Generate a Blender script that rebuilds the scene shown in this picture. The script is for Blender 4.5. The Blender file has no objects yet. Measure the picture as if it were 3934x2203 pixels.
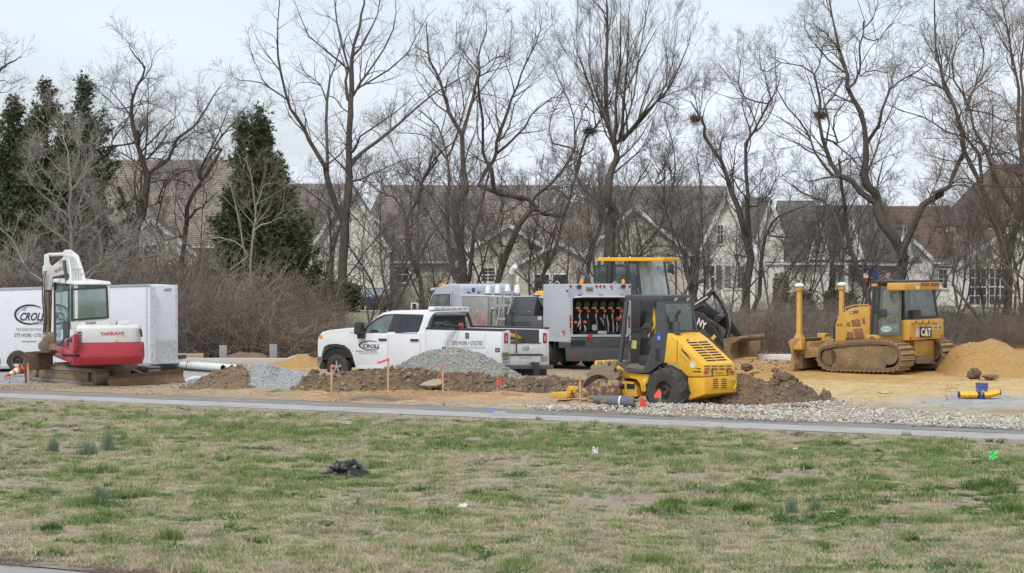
import bpy, bmesh, math, random
import numpy as np
from mathutils import Vector, Matrix, Euler
R = math.radians
SC = bpy.context.scene
COL = SC.collection

# ------------------------------------------------------------------ camera, light, exposure
FPX, CH, HOR = 9000.0, 3.85, 968.0          # focal length in photo pixels, eye height, horizon row
PITCH = math.atan((1101.5 - HOR) / FPX)
cam = bpy.data.cameras.new('camera'); camo = bpy.data.objects.new('camera', cam); COL.objects.link(camo)
camo.location = (0, 0, CH); camo.rotation_euler = (math.pi/2 - PITCH, 0, 0)
cam.sensor_width = 36.0; cam.lens = 36.0 * FPX / 3934.0
cam.clip_start = 0.5; cam.clip_end = 3000
SC.camera = camo
wd = bpy.data.worlds.new('World'); SC.world = wd; wd.use_nodes = True
nt = wd.node_tree; nt.nodes.clear()
SUN_EL, SUN_AZ = R(52), R(205)               # azimuth from +Y, clockwise
sky = nt.nodes.new('ShaderNodeTexSky'); sky.sky_type = 'NISHITA'; sky.sun_disc = False
sky.sun_elevation = SUN_EL; sky.sun_rotation = SUN_AZ; sky.air_density = 1.0; sky.dust_density = 2.5
skm = nt.nodes.new('ShaderNodeVectorMath'); skm.operation = 'SCALE'; skm.inputs['Scale'].default_value = 0.11
tc = nt.nodes.new('ShaderNodeTexCoord'); mp = nt.nodes.new('ShaderNodeMapping')
mp.inputs['Scale'].default_value = (1.0, 1.0, 3.4); mp.inputs['Location'].default_value = (3.1, 0.4, 0.35)
nz = nt.nodes.new('ShaderNodeTexNoise'); nz.inputs['Scale'].default_value = 3.6; nz.inputs['Detail'].default_value = 5
nz.inputs['Roughness'].default_value = 0.5; nz.inputs['Distortion'].default_value = 0.4
cr = nt.nodes.new('ShaderNodeValToRGB')
cr.color_ramp.elements[0].position = 0.34; cr.color_ramp.elements[0].color = (0.58, 0.58, 0.58, 1)
cr.color_ramp.elements[1].position = 0.60; cr.color_ramp.elements[1].color = (1, 1, 1, 1)
mx = nt.nodes.new('ShaderNodeMix'); mx.data_type = 'RGBA'
mx.inputs['B'].default_value = (0.70, 0.755, 0.845, 1)
bg = nt.nodes.new('ShaderNodeBackground'); bg.inputs['Strength'].default_value = 1.0
wo = nt.nodes.new('ShaderNodeOutputWorld')
L = nt.links.new
L(tc.outputs['Generated'], mp.inputs['Vector']); L(mp.outputs['Vector'], nz.inputs['Vector'])
L(nz.outputs['Fac'], cr.inputs['Fac']); L(cr.outputs['Color'], mx.inputs['Factor'])
L(sky.outputs['Color'], skm.inputs[0]); L(skm.outputs['Vector'], mx.inputs['A'])
L(mx.outputs['Result'], bg.inputs['Color']); L(bg.outputs['Background'], wo.inputs['Surface'])
sl = bpy.data.lights.new('sun', 'SUN'); sl.energy = 1.5; sl.angle = R(14); sl.color = (1, 0.965, 0.91)
so = bpy.data.objects.new('sun', sl); COL.objects.link(so)
sd = Vector((math.sin(SUN_AZ)*math.cos(SUN_EL), math.cos(SUN_AZ)*math.cos(SUN_EL), math.sin(SUN_EL)))
so.rotation_euler = (-sd).to_track_quat('-Z', 'Y').to_euler()
vs = SC.view_settings; vs.view_transform = 'Standard'; vs.look = 'None'; vs.exposure = 0.42; vs.gamma = 1.0
vs.use_curve_mapping = False
SC.cycles.max_bounces = 6; SC.cycles.transparent_max_bounces = 12
SC.cycles.diffuse_bounces = 3; SC.cycles.glossy_bounces = 3

# ------------------------------------------------------------------ pixel -> place
CP, SP = math.cos(PITCH), math.sin(PITCH)
def ray(x, y):
    dx, dy = (x - 1967.0)/FPX, (1101.5 - y)/FPX
    return (dx, CP + dy*SP, -SP + dy*CP)
def at(x, y, D):
    d = ray(x, y); t = D/d[1]
    return Vector((d[0]*t, D, CH + d[2]*t))
def gnd(x, y, z=0.0):
    d = ray(x, y); t = (z - CH)/d[2]
    return Vector((d[0]*t, d[1]*t, z))
def crop(ox, oy, zz):
    return lambda x, y: (ox + x/zz, oy + y/zz)
c1 = crop(0, 900, 2.3276); c2 = crop(1180, 1100, 2.6286); c3 = crop(1560, 980, 2.6722); c4 = crop(2120, 1060, 2.672)
c5 = crop(2880, 1040, 2.405); c6 = crop(0, 500, 1.8038); c7 = crop(1100, 600, 1.9815); c8 = crop(2300, 600, 1.5765)
c9 = crop(0, 0, 1.8038); c10 = crop(900, 0, 1.8038); c11 = crop(2000, 0, 1.8036); c12 = crop(2834, 0, 1.8036)
c13 = crop(0, 1450, 1.9162); c14 = crop(1100, 1380, 1.7536); c15 = crop(2500, 1400, 1.7964); c16 = crop(650, 1300, 1.61)

class Frame:
    """local axes of a thing: a (local x) to the right, w (local y) away from the camera, z up"""
    def __init__(s, x, y, t, z=0.0):
        s.o = Vector((x, y, z)); s.t = t; s.ca, s.sa = math.cos(t), math.sin(t)
    def loc(s, x, y):                      # ray origin and direction in the local frame
        d = ray(x, y); ox, oy = -s.o.x, -s.o.y
        return ((ox*s.ca + oy*s.sa, -ox*s.sa + oy*s.ca, CH - s.o.z),
                (d[0]*s.ca + d[1]*s.sa, -d[0]*s.sa + d[1]*s.ca, d[2]))
    def hit(s, x, y, axis, v):
        o, d = s.loc(x, y); t = (v - o[axis])/d[axis]
        p = [o[i] + d[i]*t for i in range(3)]; p[axis] = v
        return tuple(p)
    def S(s, c, pts, w=0.0): return [s.hit(*c(*p), 1, w) for p in pts]
    def E(s, c, pts, a=0.0): return [s.hit(*c(*p), 0, a) for p in pts]
    def T(s, c, pts, z=0.0): return [s.hit(*c(*p), 2, z) for p in pts]

# ------------------------------------------------------------------ mesh building
class MB:
    def __init__(s): s.v = []; s.f = []
    def add(s, vs_, fs):
        n = len(s.v); s.v += [tuple(p) for p in vs_]; s.f += [tuple(i+n for i in q) for q in fs]; return s
    def box(s, x0, x1, y0, y1, z0, z1):
        return s.add([(x0,y0,z0),(x1,y0,z0),(x1,y1,z0),(x0,y1,z0),(x0,y0,z1),(x1,y0,z1),(x1,y1,z1),(x0,y1,z1)],
                     [(0,3,2,1),(4,5,6,7),(0,1,5,4),(1,2,6,5),(2,3,7,6),(3,0,4,7)])
    def ext(s, pts, vec, inset=None):
        """a polygon in space pushed along vec; inset = (da, dz) shrinks the far copy about its centre"""
        n = len(pts); P = [Vector(p) for p in pts]; v = Vector(vec); Q = [p + v for p in P]
        if inset:
            c = sum(Q, Vector())/n
            Q = [Vector((c.x + (q.x-c.x)*inset[0], q.y, c.z + (q.z-c.z)*inset[1])) for q in Q]
        return s.add(P + Q, [tuple(range(n)), tuple(range(2*n-1, n-1, -1))] + [(i, i+n, (i+1) % n + n, (i+1) % n) for i in range(n)])
    def loft(s, rings, cap=True):
        n = len(rings[0]); fs = []
        for k in range(len(rings)-1):
            for i in range(n):
                fs.append((k*n+i, k*n+(i+1) % n, (k+1)*n+(i+1) % n, (k+1)*n+i))
        if cap: fs += [tuple(range(n-1, -1, -1)), tuple(range((len(rings)-1)*n, len(rings)*n))]
        return s.add([p for r in rings for p in r], fs)
    def tube(s, pts, r, n=8, cap=True):
        P = [Vector(p) for p in pts]; rr = r if isinstance(r, (list, tuple)) else [r]*len(P); rings = []; up = None
        for i, p in enumerate(P):
            t = (P[min(i+1, len(P)-1)] - P[max(i-1, 0)]).normalized()
            if up is None: up = Vector((0, 0, 1)) if abs(t.z) < 0.9 else Vector((1, 0, 0))
            u = t.cross(up).normalized(); w = u.cross(t).normalized(); up = w
            rings.append([p + (u*math.cos(2*math.pi*k/n) + w*math.sin(2*math.pi*k/n))*rr[i] for k in range(n)])
        return s.loft(rings, cap)
    def lathe(s, c, ax, prof, n=32, cap=True):
        """prof = [(offset along axis, radius)], closed with caps"""
        c = Vector(c); A = Vector([(1,0,0),(0,1,0),(0,0,1)][ax]); U = Vector([(0,1,0),(0,0,1),(1,0,0)][ax]); V = A.cross(U)
        return s.loft([[c + A*o + (U*math.cos(2*math.pi*k/n) + V*math.sin(2*math.pi*k/n))*r for k in range(n)] for o, r in prof], cap)
    def bar(s, p, q, w, h, up=(0,0,1)):
        """rectangular bar from p to q: w across, h along up"""
        p, q = Vector(p), Vector(q); t = (q-p).normalized(); u = Vector(up)
        if abs(t.dot(u)) > 0.95: u = Vector((1,0,0))
        sx = t.cross(u).normalized(); sz = sx.cross(t).normalized()
        off = [sx*a*w/2 + sz*b*h/2 for a, b in ((-1,-1),(1,-1),(1,1),(-1,1))]
        return s.loft([[p+o for o in off], [q+o for o in off]])
    def path(s, pts, w, h, up=(0,0,1)):
        for p, q in zip(pts, pts[1:]): s.bar(p, q, w, h, up)
        return s
    def frame(s, pts, vec, width):
        """a picture frame: closed polygon, width inwards, depth vec"""
        P = [Vector(p) for p in pts]; n = len(P); c = sum(P, Vector())/n; v = Vector(vec); I = []
        nrm = v.normalized()
        for i in range(n):
            e0 = (P[i]-P[i-1]).normalized(); e1 = (P[(i+1) % n]-P[i]).normalized()
            n0 = nrm.cross(e0); n1 = nrm.cross(e1)
            if n0.dot(c-P[i]) < 0: n0 = -n0
            if n1.dot(c-P[i]) < 0: n1 = -n1
            m = (n0+n1); m = m/max(m.dot(n0), 0.3)
            I.append(P[i] + m*width)
        vs_ = P + I + [p+v for p in P] + [p+v for p in I]; fs = []
        for i in range(n):
            j = (i+1) % n
            fs += [(i, j, n+j, n+i), (2*n+i, 3*n+i, 3*n+j, 2*n+j), (i, 2*n+i, 2*n+j, j), (n+i, n+j, 3*n+j, 3*n+i)]
        return s.add(vs_, fs)

def finish(me, smooth=35):
    if smooth:
        me.shade_smooth()
        try: me.set_sharp_from_angle(angle=R(smooth))
        except Exception: pass
def part(name, mb, mat, parent=None, bevel=0.0, smooth=35, segs=2, label=None, kind=None, loc=None):
    me = bpy.data.meshes.new(name)
    me.from_pydata(mb.v, [], mb.f); me.validate()
    bm = bmesh.new(); bm.from_mesh(me)
    bmesh.ops.recalc_face_normals(bm, faces=bm.faces)
    if bevel:
        es = [e for e in bm.edges if len(e.link_faces) == 2 and e.calc_face_angle(0) > R(28)]
        try: bmesh.ops.bevel(bm, geom=es, offset=bevel, segments=segs, affect='EDGES', clamp_overlap=True, profile=0.6)
        except Exception: pass
    bm.to_mesh(me); bm.free()
    me.materials.append(mat); finish(me, smooth)
    o = bpy.data.objects.new(name, me); COL.objects.link(o)
    if parent: o.parent = parent
    if loc is not None: o.location = loc
    if label: o['label'] = label
    if kind: o['kind'] = kind
    return o
def raw(name, verts, faces, mat, parent=None, smooth=False, kind=None, label=None):
    """numpy arrays straight into a mesh (faces all of one size)"""
    me = bpy.data.meshes.new(name); V = np.asarray(verts, dtype=np.float32); Fc = np.asarray(faces, dtype=np.int32)
    k = Fc.shape[1]; me.vertices.add(len(V)); me.vertices.foreach_set('co', V.ravel())
    me.loops.add(Fc.size); me.loops.foreach_set('vertex_index', Fc.ravel())
    me.polygons.add(len(Fc)); me.polygons.foreach_set('loop_start', np.arange(0, Fc.size, k, dtype=np.int32))
    me.update(calc_edges=True); me.polygons.foreach_set('use_smooth', np.full(len(Fc), smooth)); me.materials.append(mat)
    o = bpy.data.objects.new(name, me); COL.objects.link(o)
    if parent: o.parent = parent
    if kind: o['kind'] = kind
    if label: o['label'] = label
    return o
def thing(name, label, cat, loc=(0,0,0), rz=0, group=None):
    o = bpy.data.objects.new(name, None); COL.objects.link(o); o.empty_display_size = 0.3
    o.location = loc; o.rotation_euler = (0, 0, rz); o['label'] = label; o['category'] = cat
    if group: o['group'] = group
    return o
def tag(o, label, cat, group=None):
    o['label'] = label; o['category'] = cat
    if group: o['group'] = group
    return o
def struct(o): o['kind'] = 'structure'; return o
def share(o, name, parent, loc=None, rot=None, scale=None, mat4=None):
    c = bpy.data.objects.new(name, o.data); COL.objects.link(c)
    if parent: c.parent = parent
    if loc is not None: c.location = loc
    if rot is not None: c.rotation_euler = rot
    if scale is not None: c.scale = scale
    return c

# ------------------------------------------------------------------ materials
def nodes(name):
    m = bpy.data.materials.new(name); m.use_nodes = True; t = m.node_tree
    return m, t, t.nodes['Principled BSDF']
def N(t, typ, **kw):
    n = t.nodes.new(typ)
    for k, v in kw.items():
        if k in n.inputs.keys(): n.inputs[k].default_value = v
        else: setattr(n, k, v)
    return n
def ramp(t, src, p0, p1, c0=(0,0,0,1), c1=(1,1,1,1)):
    r = N(t, 'ShaderNodeValToRGB'); e = r.color_ramp.elements
    e[0].position = p0; e[0].color = c0; e[1].position = p1; e[1].color = c1
    t.links.new(src, r.inputs['Fac']); return r.outputs['Color']
def mix(t, fac, a, b, mode='MIX'):
    m = N(t, 'ShaderNodeMix', data_type='RGBA', blend_type=mode)
    for k, v in (('Factor', fac), ('A', a), ('B', b)):
        if hasattr(v, 'links') or isinstance(v, bpy.types.NodeSocket): t.links.new(v, m.inputs[k])
        else: m.inputs[k].default_value = v if k == 'Factor' else (tuple(v)+(1,) if len(v) == 3 else v)
    return m.outputs['Result']
def noise(t, scale, detail=4, rough=0.55, vec=None, dist=0):
    n = N(t, 'ShaderNodeTexNoise'); n.inputs['Scale'].default_value = scale; n.inputs['Detail'].default_value = detail
    n.inputs['Roughness'].default_value = rough; n.inputs['Distortion'].default_value = dist
    if vec is not None: t.links.new(vec, n.inputs['Vector'])
    return n.outputs['Fac']
def coord(t, which='Object', scale=None):
    c = N(t, 'ShaderNodeTexCoord').outputs[which]
    if which == 'World': pass
    if scale:
        m = N(t, 'ShaderNodeMapping'); m.inputs['Scale'].default_value = scale; t.links.new(c, m.inputs['Vector']); return m.outputs['Vector']
    return c
def wpos(t, scale=None):
    c = N(t, 'ShaderNodeNewGeometry').outputs['Position']
    if scale:
        m = N(t, 'ShaderNodeMapping'); m.inputs['Scale'].default_value = scale; t.links.new(c, m.inputs['Vector']); return m.outputs['Vector']
    return c
MATS = {}
def mat(name, col, rough=0.5, metal=0.0, var=0.12, scale=6.0, dirt=None, dirtcol=(0.16, 0.105, 0.06), bump=0.0, coat=0.0, low=None, bscale=40):
    """painted or plain surface with uneven tone; dirt = share covered by mud; low = (z0, z1) mud thick at z0 and gone at z1 (local height)"""
    if name in MATS: return MATS[name]
    m, t, b = nodes(name); o = coord(t)
    n = noise(t, scale, 5, 0.6, o); n2 = noise(t, scale*7, 4, 0.7, o)
    dk = tuple(c*(1-var) for c in col); lt = tuple(min(1, c*(1+var)) for c in col)
    c = mix(t, ramp(t, n, 0.3, 0.7), dk, lt)
    if dirt:
        a = 0.62 - 0.3*dirt
        f = ramp(t, n2, a, a+0.22)
        if low:
            s = N(t, 'ShaderNodeSeparateXYZ'); t.links.new(o, s.inputs[0])
            mr = N(t, 'ShaderNodeMapRange'); mr.inputs['From Min'].default_value = low[0]; mr.inputs['From Max'].default_value = low[1]
            mr.inputs['To Min'].default_value = 1; mr.inputs['To Max'].default_value = 0; t.links.new(s.outputs['Z'], mr.inputs['Value'])
            ml = N(t, 'ShaderNodeMath', operation='MULTIPLY'); t.links.new(f, ml.inputs[0]); t.links.new(mr.outputs[0], ml.inputs[1]); f = ml.outputs[0]
        c = mix(t, f, c, dirtcol)
        rr = N(t, 'ShaderNodeMapRange'); rr.inputs['To Min'].default_value = rough; rr.inputs['To Max'].default_value = 0.9
        t.links.new(f, rr.inputs['Value']); t.links.new(rr.outputs[0], b.inputs['Roughness'])
    else:
        b.inputs['Roughness'].default_value = rough
    t.links.new(c, b.inputs['Base Color']); b.inputs['Metallic'].default_value = metal
    if coat: b.inputs['Coat Weight'].default_value = coat
    if bump:
        bp = N(t, 'ShaderNodeBump'); bp.inputs['Strength'].default_value = 1; bp.inputs['Distance'].default_value = bump
        t.links.new(noise(t, bscale, 5, 0.65, o), bp.inputs['Height']); t.links.new(bp.outputs[0], b.inputs['Normal'])
    MATS[name] = m; return m
def glass(name, tint=(0.55, 0.62, 0.6), clear=0.75, rough=0.03):
    if name in MATS: return MATS[name]
    m, t, b = nodes(name); t.nodes.remove(b); out = t.nodes['Material Output']
    tr = N(t, 'ShaderNodeBsdfTransparent'); tr.inputs[0].default_value = tint + (1,)
    gl = N(t, 'ShaderNodeBsdfGlossy'); gl.inputs['Roughness'].default_value = rough; gl.inputs['Color'].default_value = (0.9, 0.95, 0.95, 1)
    df = N(t, 'ShaderNodeBsdfDiffuse'); df.inputs['Color'].default_value = (0.45, 0.5, 0.48, 1)
    fr = N(t, 'ShaderNodeFresnel'); fr.inputs['IOR'].default_value = 1.22
    m1 = N(t, 'ShaderNodeMixShader'); m1.inputs[0].default_value = 1-clear; t.links.new(tr.outputs[0], m1.inputs[1])
    m0 = N(t, 'ShaderNodeMixShader'); t.links.new(noise(t, 3, 5, 0.6, coord(t)), m0.inputs[0])
    t.links.new(gl.outputs[0], m0.inputs[1]); t.links.new(df.outputs[0], m0.inputs[2])
    t.links.new(m0.outputs[0], m1.inputs[2])
    m2 = N(t, 'ShaderNodeMixShader'); fm = N(t, 'ShaderNodeMath', operation='MULTIPLY'); fm.inputs[1].default_value = 0.45; t.links.new(fr.outputs[0], fm.inputs[0]); t.links.new(fm.outputs[0], m2.inputs[0])
    t.links.new(m1.outputs[0], m2.inputs[1]); t.links.new(gl.outputs[0], m2.inputs[2]); t.links.new(m2.outputs[0], out.inputs['Surface'])
    MATS[name] = m; return m

# ------------------------------------------------------------------ lettering
def text_mesh(s, bold=0.0, shear=0.0):
    cu = bpy.data.curves.new('lettering', 'FONT'); cu.body = s; cu.size = 1; cu.offset = bold; cu.shear = shear; cu.resolution_u = 3
    ob = bpy.data.objects.new('lettering_source', cu)
    me = bpy.data.meshes.new_from_object(ob)
    bpy.data.objects.remove(ob); bpy.data.curves.remove(cu)
    return me
def letters(s, O, U, V, m, parent=None, bold=0.0, shear=0.0, name='lettering', label=None):
    """text fitted into the parallelogram O, O+U, O+V (local coordinates of parent)"""
    me = text_mesh(s, bold, shear); me.name = name
    co = np.empty(len(me.vertices)*3, dtype=np.float32); me.vertices.foreach_get('co', co); co = co.reshape(-1, 3)
    lo, hi = co[:, :2].min(0), co[:, :2].max(0); q = (co[:, :2]-lo)/(hi-lo)
    O, U, V = (np.array(Vector(k)) for k in (O, U, V))
    P = O + q[:, :1]*U + q[:, 1:2]*V
    me.vertices.foreach_set('co', P.astype(np.float32).ravel()); me.update(); me.materials.clear(); me.materials.append(m)
    o = bpy.data.objects.new(name, me); COL.objects.link(o)
    if parent: o.parent = parent
    if label: o['label'] = label
    return o
def box3(p):                                # O, U, V from three corner points: bottom left, bottom right, top left
    a, b, c = (Vector(k) for k in p); return a, b-a, c-a
def arc_pts(cx, cy, rx, ry, a0, a1, n=20):
    return [(cx+rx*math.cos(R(a0+(a1-a0)*i/n)), cy+ry*math.sin(R(a0+(a1-a0)*i/n))) for i in range(n+1)]

# ------------------------------------------------------------------ value noise
def vnoise(x, y, seed=0):
    x = np.asarray(x, dtype=np.float64); y = np.asarray(y, dtype=np.float64)
    xi, yi = np.floor(x).astype(np.int64), np.floor(y).astype(np.int64); fx, fy = x-xi, y-yi
    fx = fx*fx*(3-2*fx); fy = fy*fy*(3-2*fy)
    def h(a, b):
        n = (a*374761393 + b*668265263 + seed*2147483647) & 0x7fffffff
        n = ((n ^ (n >> 13))*1274126177) & 0x7fffffff
        return ((n ^ (n >> 16)) & 0xffff)/65535.0
    return (h(xi, yi)*(1-fx)+h(xi+1, yi)*fx)*(1-fy) + (h(xi, yi+1)*(1-fx)+h(xi+1, yi+1)*fx)*fy
def fbm(x, y, scale, octv=4, seed=0, gain=0.5):
    s = 0; a = 1; t = 0
    for k in range(octv):
        s = s + a*vnoise(np.asarray(x)*scale*2**k, np.asarray(y)*scale*2**k, seed+k*17); t += a; a *= gain
    return s/t - 0.5
def grid_faces(nx, ny):
    i = np.arange(nx-1)[None, :] + np.arange(ny-1)[:, None]*nx
    return np.stack([i, i+1, i+nx+1, i+nx], -1).reshape(-1, 4)
def scatter(name, pts, rot, scl, idx, protos, mat_=None):
    """one object of many copies: geometry nodes place the prototype meshes on points"""
    col = bpy.data.collections.new(name + '_sources')
    for p in protos:
        col.objects.link(p)
    me = bpy.data.meshes.new(name); me.vertices.add(len(pts)); me.vertices.foreach_set('co', np.asarray(pts, dtype=np.float32).ravel())
    for nm, ty, arr in (('rot', 'FLOAT_VECTOR', rot), ('scl', 'FLOAT_VECTOR', scl), ('idx', 'INT', idx)):
        a = me.attributes.new(nm, ty, 'POINT')
        a.data.foreach_set('vector' if ty == 'FLOAT_VECTOR' else 'value', np.asarray(arr, dtype=np.int32 if ty == 'INT' else np.float32).ravel())
    o = bpy.data.objects.new(name, me); COL.objects.link(o)
    g = bpy.data.node_groups.new(name + '_scatter', 'GeometryNodeTree')
    g.interface.new_socket('Geometry', in_out='INPUT', socket_type='NodeSocketGeometry')
    g.interface.new_socket('Geometry', in_out='OUTPUT', socket_type='NodeSocketGeometry')
    gi, go = g.nodes.new('NodeGroupInput'), g.nodes.new('NodeGroupOutput')
    ip = g.nodes.new('GeometryNodeInstanceOnPoints'); ci = g.nodes.new('GeometryNodeCollectionInfo')
    ci.inputs['Collection'].default_value = col; ci.inputs['Separate Children'].default_value = True; ci.inputs['Reset Children'].default_value = True
    ip.inputs['Pick Instance'].default_value = True
    def attr(nm, ty):
        n = g.nodes.new('GeometryNodeInputNamedAttribute'); n.data_type = ty; n.inputs['Name'].default_value = nm; return n.outputs['Attribute']
    er = g.nodes.new('FunctionNodeEulerToRotation')
    k = g.links.new
    k(gi.outputs[0], ip.inputs['Points']); k(ci.outputs[0], ip.inputs['Instance']); k(attr('idx', 'INT'), ip.inputs['Instance Index'])
    k(attr('rot', 'FLOAT_VECTOR'), er.inputs[0]); k(er.outputs[0], ip.inputs['Rotation']); k(attr('scl', 'FLOAT_VECTOR'), ip.inputs['Scale'])
    k(ip.outputs[0], go.inputs[0])
    md = o.modifiers.new('scatter', 'NODES'); md.node_group = g
    o['kind'] = 'stuff'
    return o
def source(name, V, Fc, m, smooth=False):
    o = raw(name, V, Fc, m, smooth=smooth); COL.objects.unlink(o); return o
# ------------------------------------------------------------------ ground
d1 = crop(0, 1380, 2.576); d2 = crop(1000, 1380, 2.576); d3 = crop(1900, 1450, 2.1467); d4 = crop(2800, 1350, 2.2716)
rng = np.random.default_rng(7)
random.seed(7)
PM = -0.587
def pline(x, c): return c + PM*x            # the path's edges are lines y = c + PM x: 57.4 far, 55.8 between, 54.0 near
def ss(v, a, b):
    t = np.clip((v-a)/(b-a), 0, 1); return t*t*(3-2*t)
def img(X, Y): return 1967 + 9000*X/Y, 968 + 34650/Y
def inpoly(x, y, poly):
    c = np.zeros(np.shape(x), bool); n = len(poly)
    for i in range(n):
        (x0, y0), (x1, y1) = poly[i], poly[i-1]
        with np.errstate(divide='ignore', invalid='ignore'):
            c ^= ((y0 > y) != (y1 > y)) & (x < (x1-x0)*(y-y0)/(y1-y0+1e-12)+x0)
    return c

def attr_color(o, name, arr):
    a = o.data.attributes.new(name, 'FLOAT_COLOR', 'POINT')
    c = np.ones((len(arr), 4), dtype=np.float32); c[:, :arr.shape[1]] = arr; a.data.foreach_set('color', c.ravel())

# materials of the ground
def m_lawn():
    m, t, b = nodes('lawn_soil'); w = wpos(t)
    n1 = noise(t, 0.8, 6, 0.6, wpos(t, (1, 1, 1))); n2 = noise(t, 9, 5, 0.7, w)
    c = mix(t, ramp(t, n1, 0.35, 0.65), (0.29, 0.235, 0.175), (0.37, 0.31, 0.23))
    c = mix(t, ramp(t, n2, 0.4, 0.7), c, (0.16, 0.125, 0.085))
    t.links.new(c, b.inputs['Base Color']); b.inputs['Roughness'].default_value = 0.95
    bp = N(t, 'ShaderNodeBump'); bp.inputs['Distance'].default_value = 0.03; t.links.new(n2, bp.inputs['Height']); t.links.new(bp.outputs[0], b.inputs['Normal'])
    return m
def m_field():
    m, t, b = nodes('far_grass')
    c = mix(t, ramp(t, noise(t, 0.25, 6, 0.6, wpos(t)), 0.35, 0.65), (0.12, 0.145, 0.055), (0.26, 0.245, 0.13))
    c = mix(t, ramp(t, noise(t, 3, 5, 0.6, wpos(t)), 0.4, 0.7), c, (0.18, 0.15, 0.09))
    t.links.new(c, b.inputs['Base Color']); b.inputs['Roughness'].default_value = 0.95; return m
def m_path(name, ca, cb):
    m, t, b = nodes(name); w = wpos(t)
    n = noise(t, 1.2, 6, 0.65, w); n2 = noise(t, 60, 4, 0.8, w)
    c = mix(t, ramp(t, n, 0.3, 0.7), ca, cb); c = mix(t, ramp(t, n2, 0.45, 0.75), c, tuple(k*0.72 for k in ca))
    c = mix(t, ramp(t, noise(t, 0.9, 6, 0.75, w), 0.5, 0.68), c, (0.31, 0.255, 0.185))
    t.links.new(c, b.inputs['Base Color']); b.inputs['Roughness'].default_value = 0.9
    bp = N(t, 'ShaderNodeBump'); bp.inputs['Distance'].default_value = 0.01; t.links.new(n2, bp.inputs['Height']); t.links.new(bp.outputs[0], b.inputs['Normal'])
    return m
def soil(name, cols, scale=1.5, bump=0.03, fine=14, speck=None):
    """earth of three tones"""
    m, t, b = nodes(name); w = wpos(t)
    n = noise(t, scale, 6, 0.65, w); n2 = noise(t, fine, 6, 0.75, w)
    c = mix(t, ramp(t, n, 0.35, 0.62), cols[0], cols[1]); c = mix(t, ramp(t, n2, 0.42, 0.66), c, cols[2])
    if speck:
        v = N(t, 'ShaderNodeTexVoronoi'); v.inputs['Scale'].default_value = 22; t.links.new(w, v.inputs['Vector'])
        c = mix(t, ramp(t, v.outputs['Distance'], 0.10, 0.16, (1,1,1,1), (0,0,0,1)), c, speck)
    t.links.new(c, b.inputs['Base Color']); b.inputs['Roughness'].default_value = 0.95
    bp = N(t, 'ShaderNodeBump'); bp.inputs['Distance'].default_value = bump; t.links.new(n2, bp.inputs['Height']); t.links.new(bp.outputs[0], b.inputs['Normal'])
    return m
def m_site():
    m, t, b = nodes('site_soil'); w = wpos(t)
    at_ = N(t, 'ShaderNodeAttribute'); at_.attribute_name = 'tone'
    n2 = noise(t, 12, 6, 0.75, w); n3 = noise(t, 1.3, 7, 0.75, wpos(t, (1, 1.6, 1)), 1.2)
    c = mix(t, ramp(t, n2, 0.35, 0.75), (1.18, 1.18, 1.17), (0.66, 0.63, 0.60)); c = mix(t, 1.0, at_.outputs['Color'], c, 'MULTIPLY')
    c2 = mix(t, ramp(t, n3, 0.4, 0.6), (0.76, 0.73, 0.70), (1.14, 1.14, 1.12)); c = mix(t, 1.0, c, c2, 'MULTIPLY')
    t.links.new(c, b.inputs['Base Color']); b.inputs['Roughness'].default_value = 0.95
    bp = N(t, 'ShaderNodeBump'); bp.inputs['Distance'].default_value = 0.025; t.links.new(n2, bp.inputs['Height']); t.links.new(bp.outputs[0], b.inputs['Normal'])
    return m
M_LAWN, M_FIELD, M_SITE = m_lawn(), m_field(), m_site()
M_PATHD = m_path('path_asphalt', (0.20, 0.192, 0.18), (0.26, 0.245, 0.225)); M_PATHL = m_path('path_concrete', (0.37, 0.36, 0.345), (0.45, 0.44, 0.42))
M_ROAD = m_path('road_asphalt', (0.30, 0.295, 0.28), (0.38, 0.37, 0.35))
M_DIRT = soil('dark_soil', ((0.125, 0.085, 0.058), (0.31, 0.20, 0.105), (0.085, 0.06, 0.042)), 0.9, 0.07)
M_CLAY = soil('orange_clay', ((0.47, 0.265, 0.12), (0.36, 0.225, 0.125), (0.27, 0.165, 0.09)), 1.2, 0.05)
M_TAN = soil('tan_soil', ((0.33, 0.215, 0.115), (0.21, 0.145, 0.09), (0.15, 0.10, 0.065)), 1.3, 0.05)
M_SAND = soil('golden_sand', ((0.43, 0.245, 0.075), (0.49, 0.30, 0.105), (0.30, 0.17, 0.06)), 0.8, 0.03, 9)
M_GRAV = soil('grey_gravel', ((0.34, 0.34, 0.31), (0.26, 0.265, 0.24), (0.20, 0.20, 0.18)), 2.5, 0.03, 30)
M_BLUEGRAV = soil('blue_grey_gravel', ((0.40, 0.42, 0.43), (0.30, 0.32, 0.33), (0.24, 0.25, 0.26)), 2.5, 0.03, 30)

# base ground, out to the horizon, lying lower under the detailed sheets
xs = np.concatenate([np.linspace(-900, -80, 8), np.linspace(-45, 45, 19), np.linspace(80, 900, 8)])
ys = np.concatenate([[-40, 0, 12, 20], np.linspace(30, 110, 17), [114, 118, 125, 135, 150, 170, 200, 260, 400, 800, 1900]])
X, Y = np.meshgrid(xs, ys); inside = (np.abs(X) < 44) & (Y < 112) & (Y > 10)
Z = np.where(inside, -0.4, -0.02)
struct(raw('ground', np.stack([X, Y, Z], -1).reshape(-1, 3), grid_faces(len(xs), len(ys)), M_FIELD, smooth=True))

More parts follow.
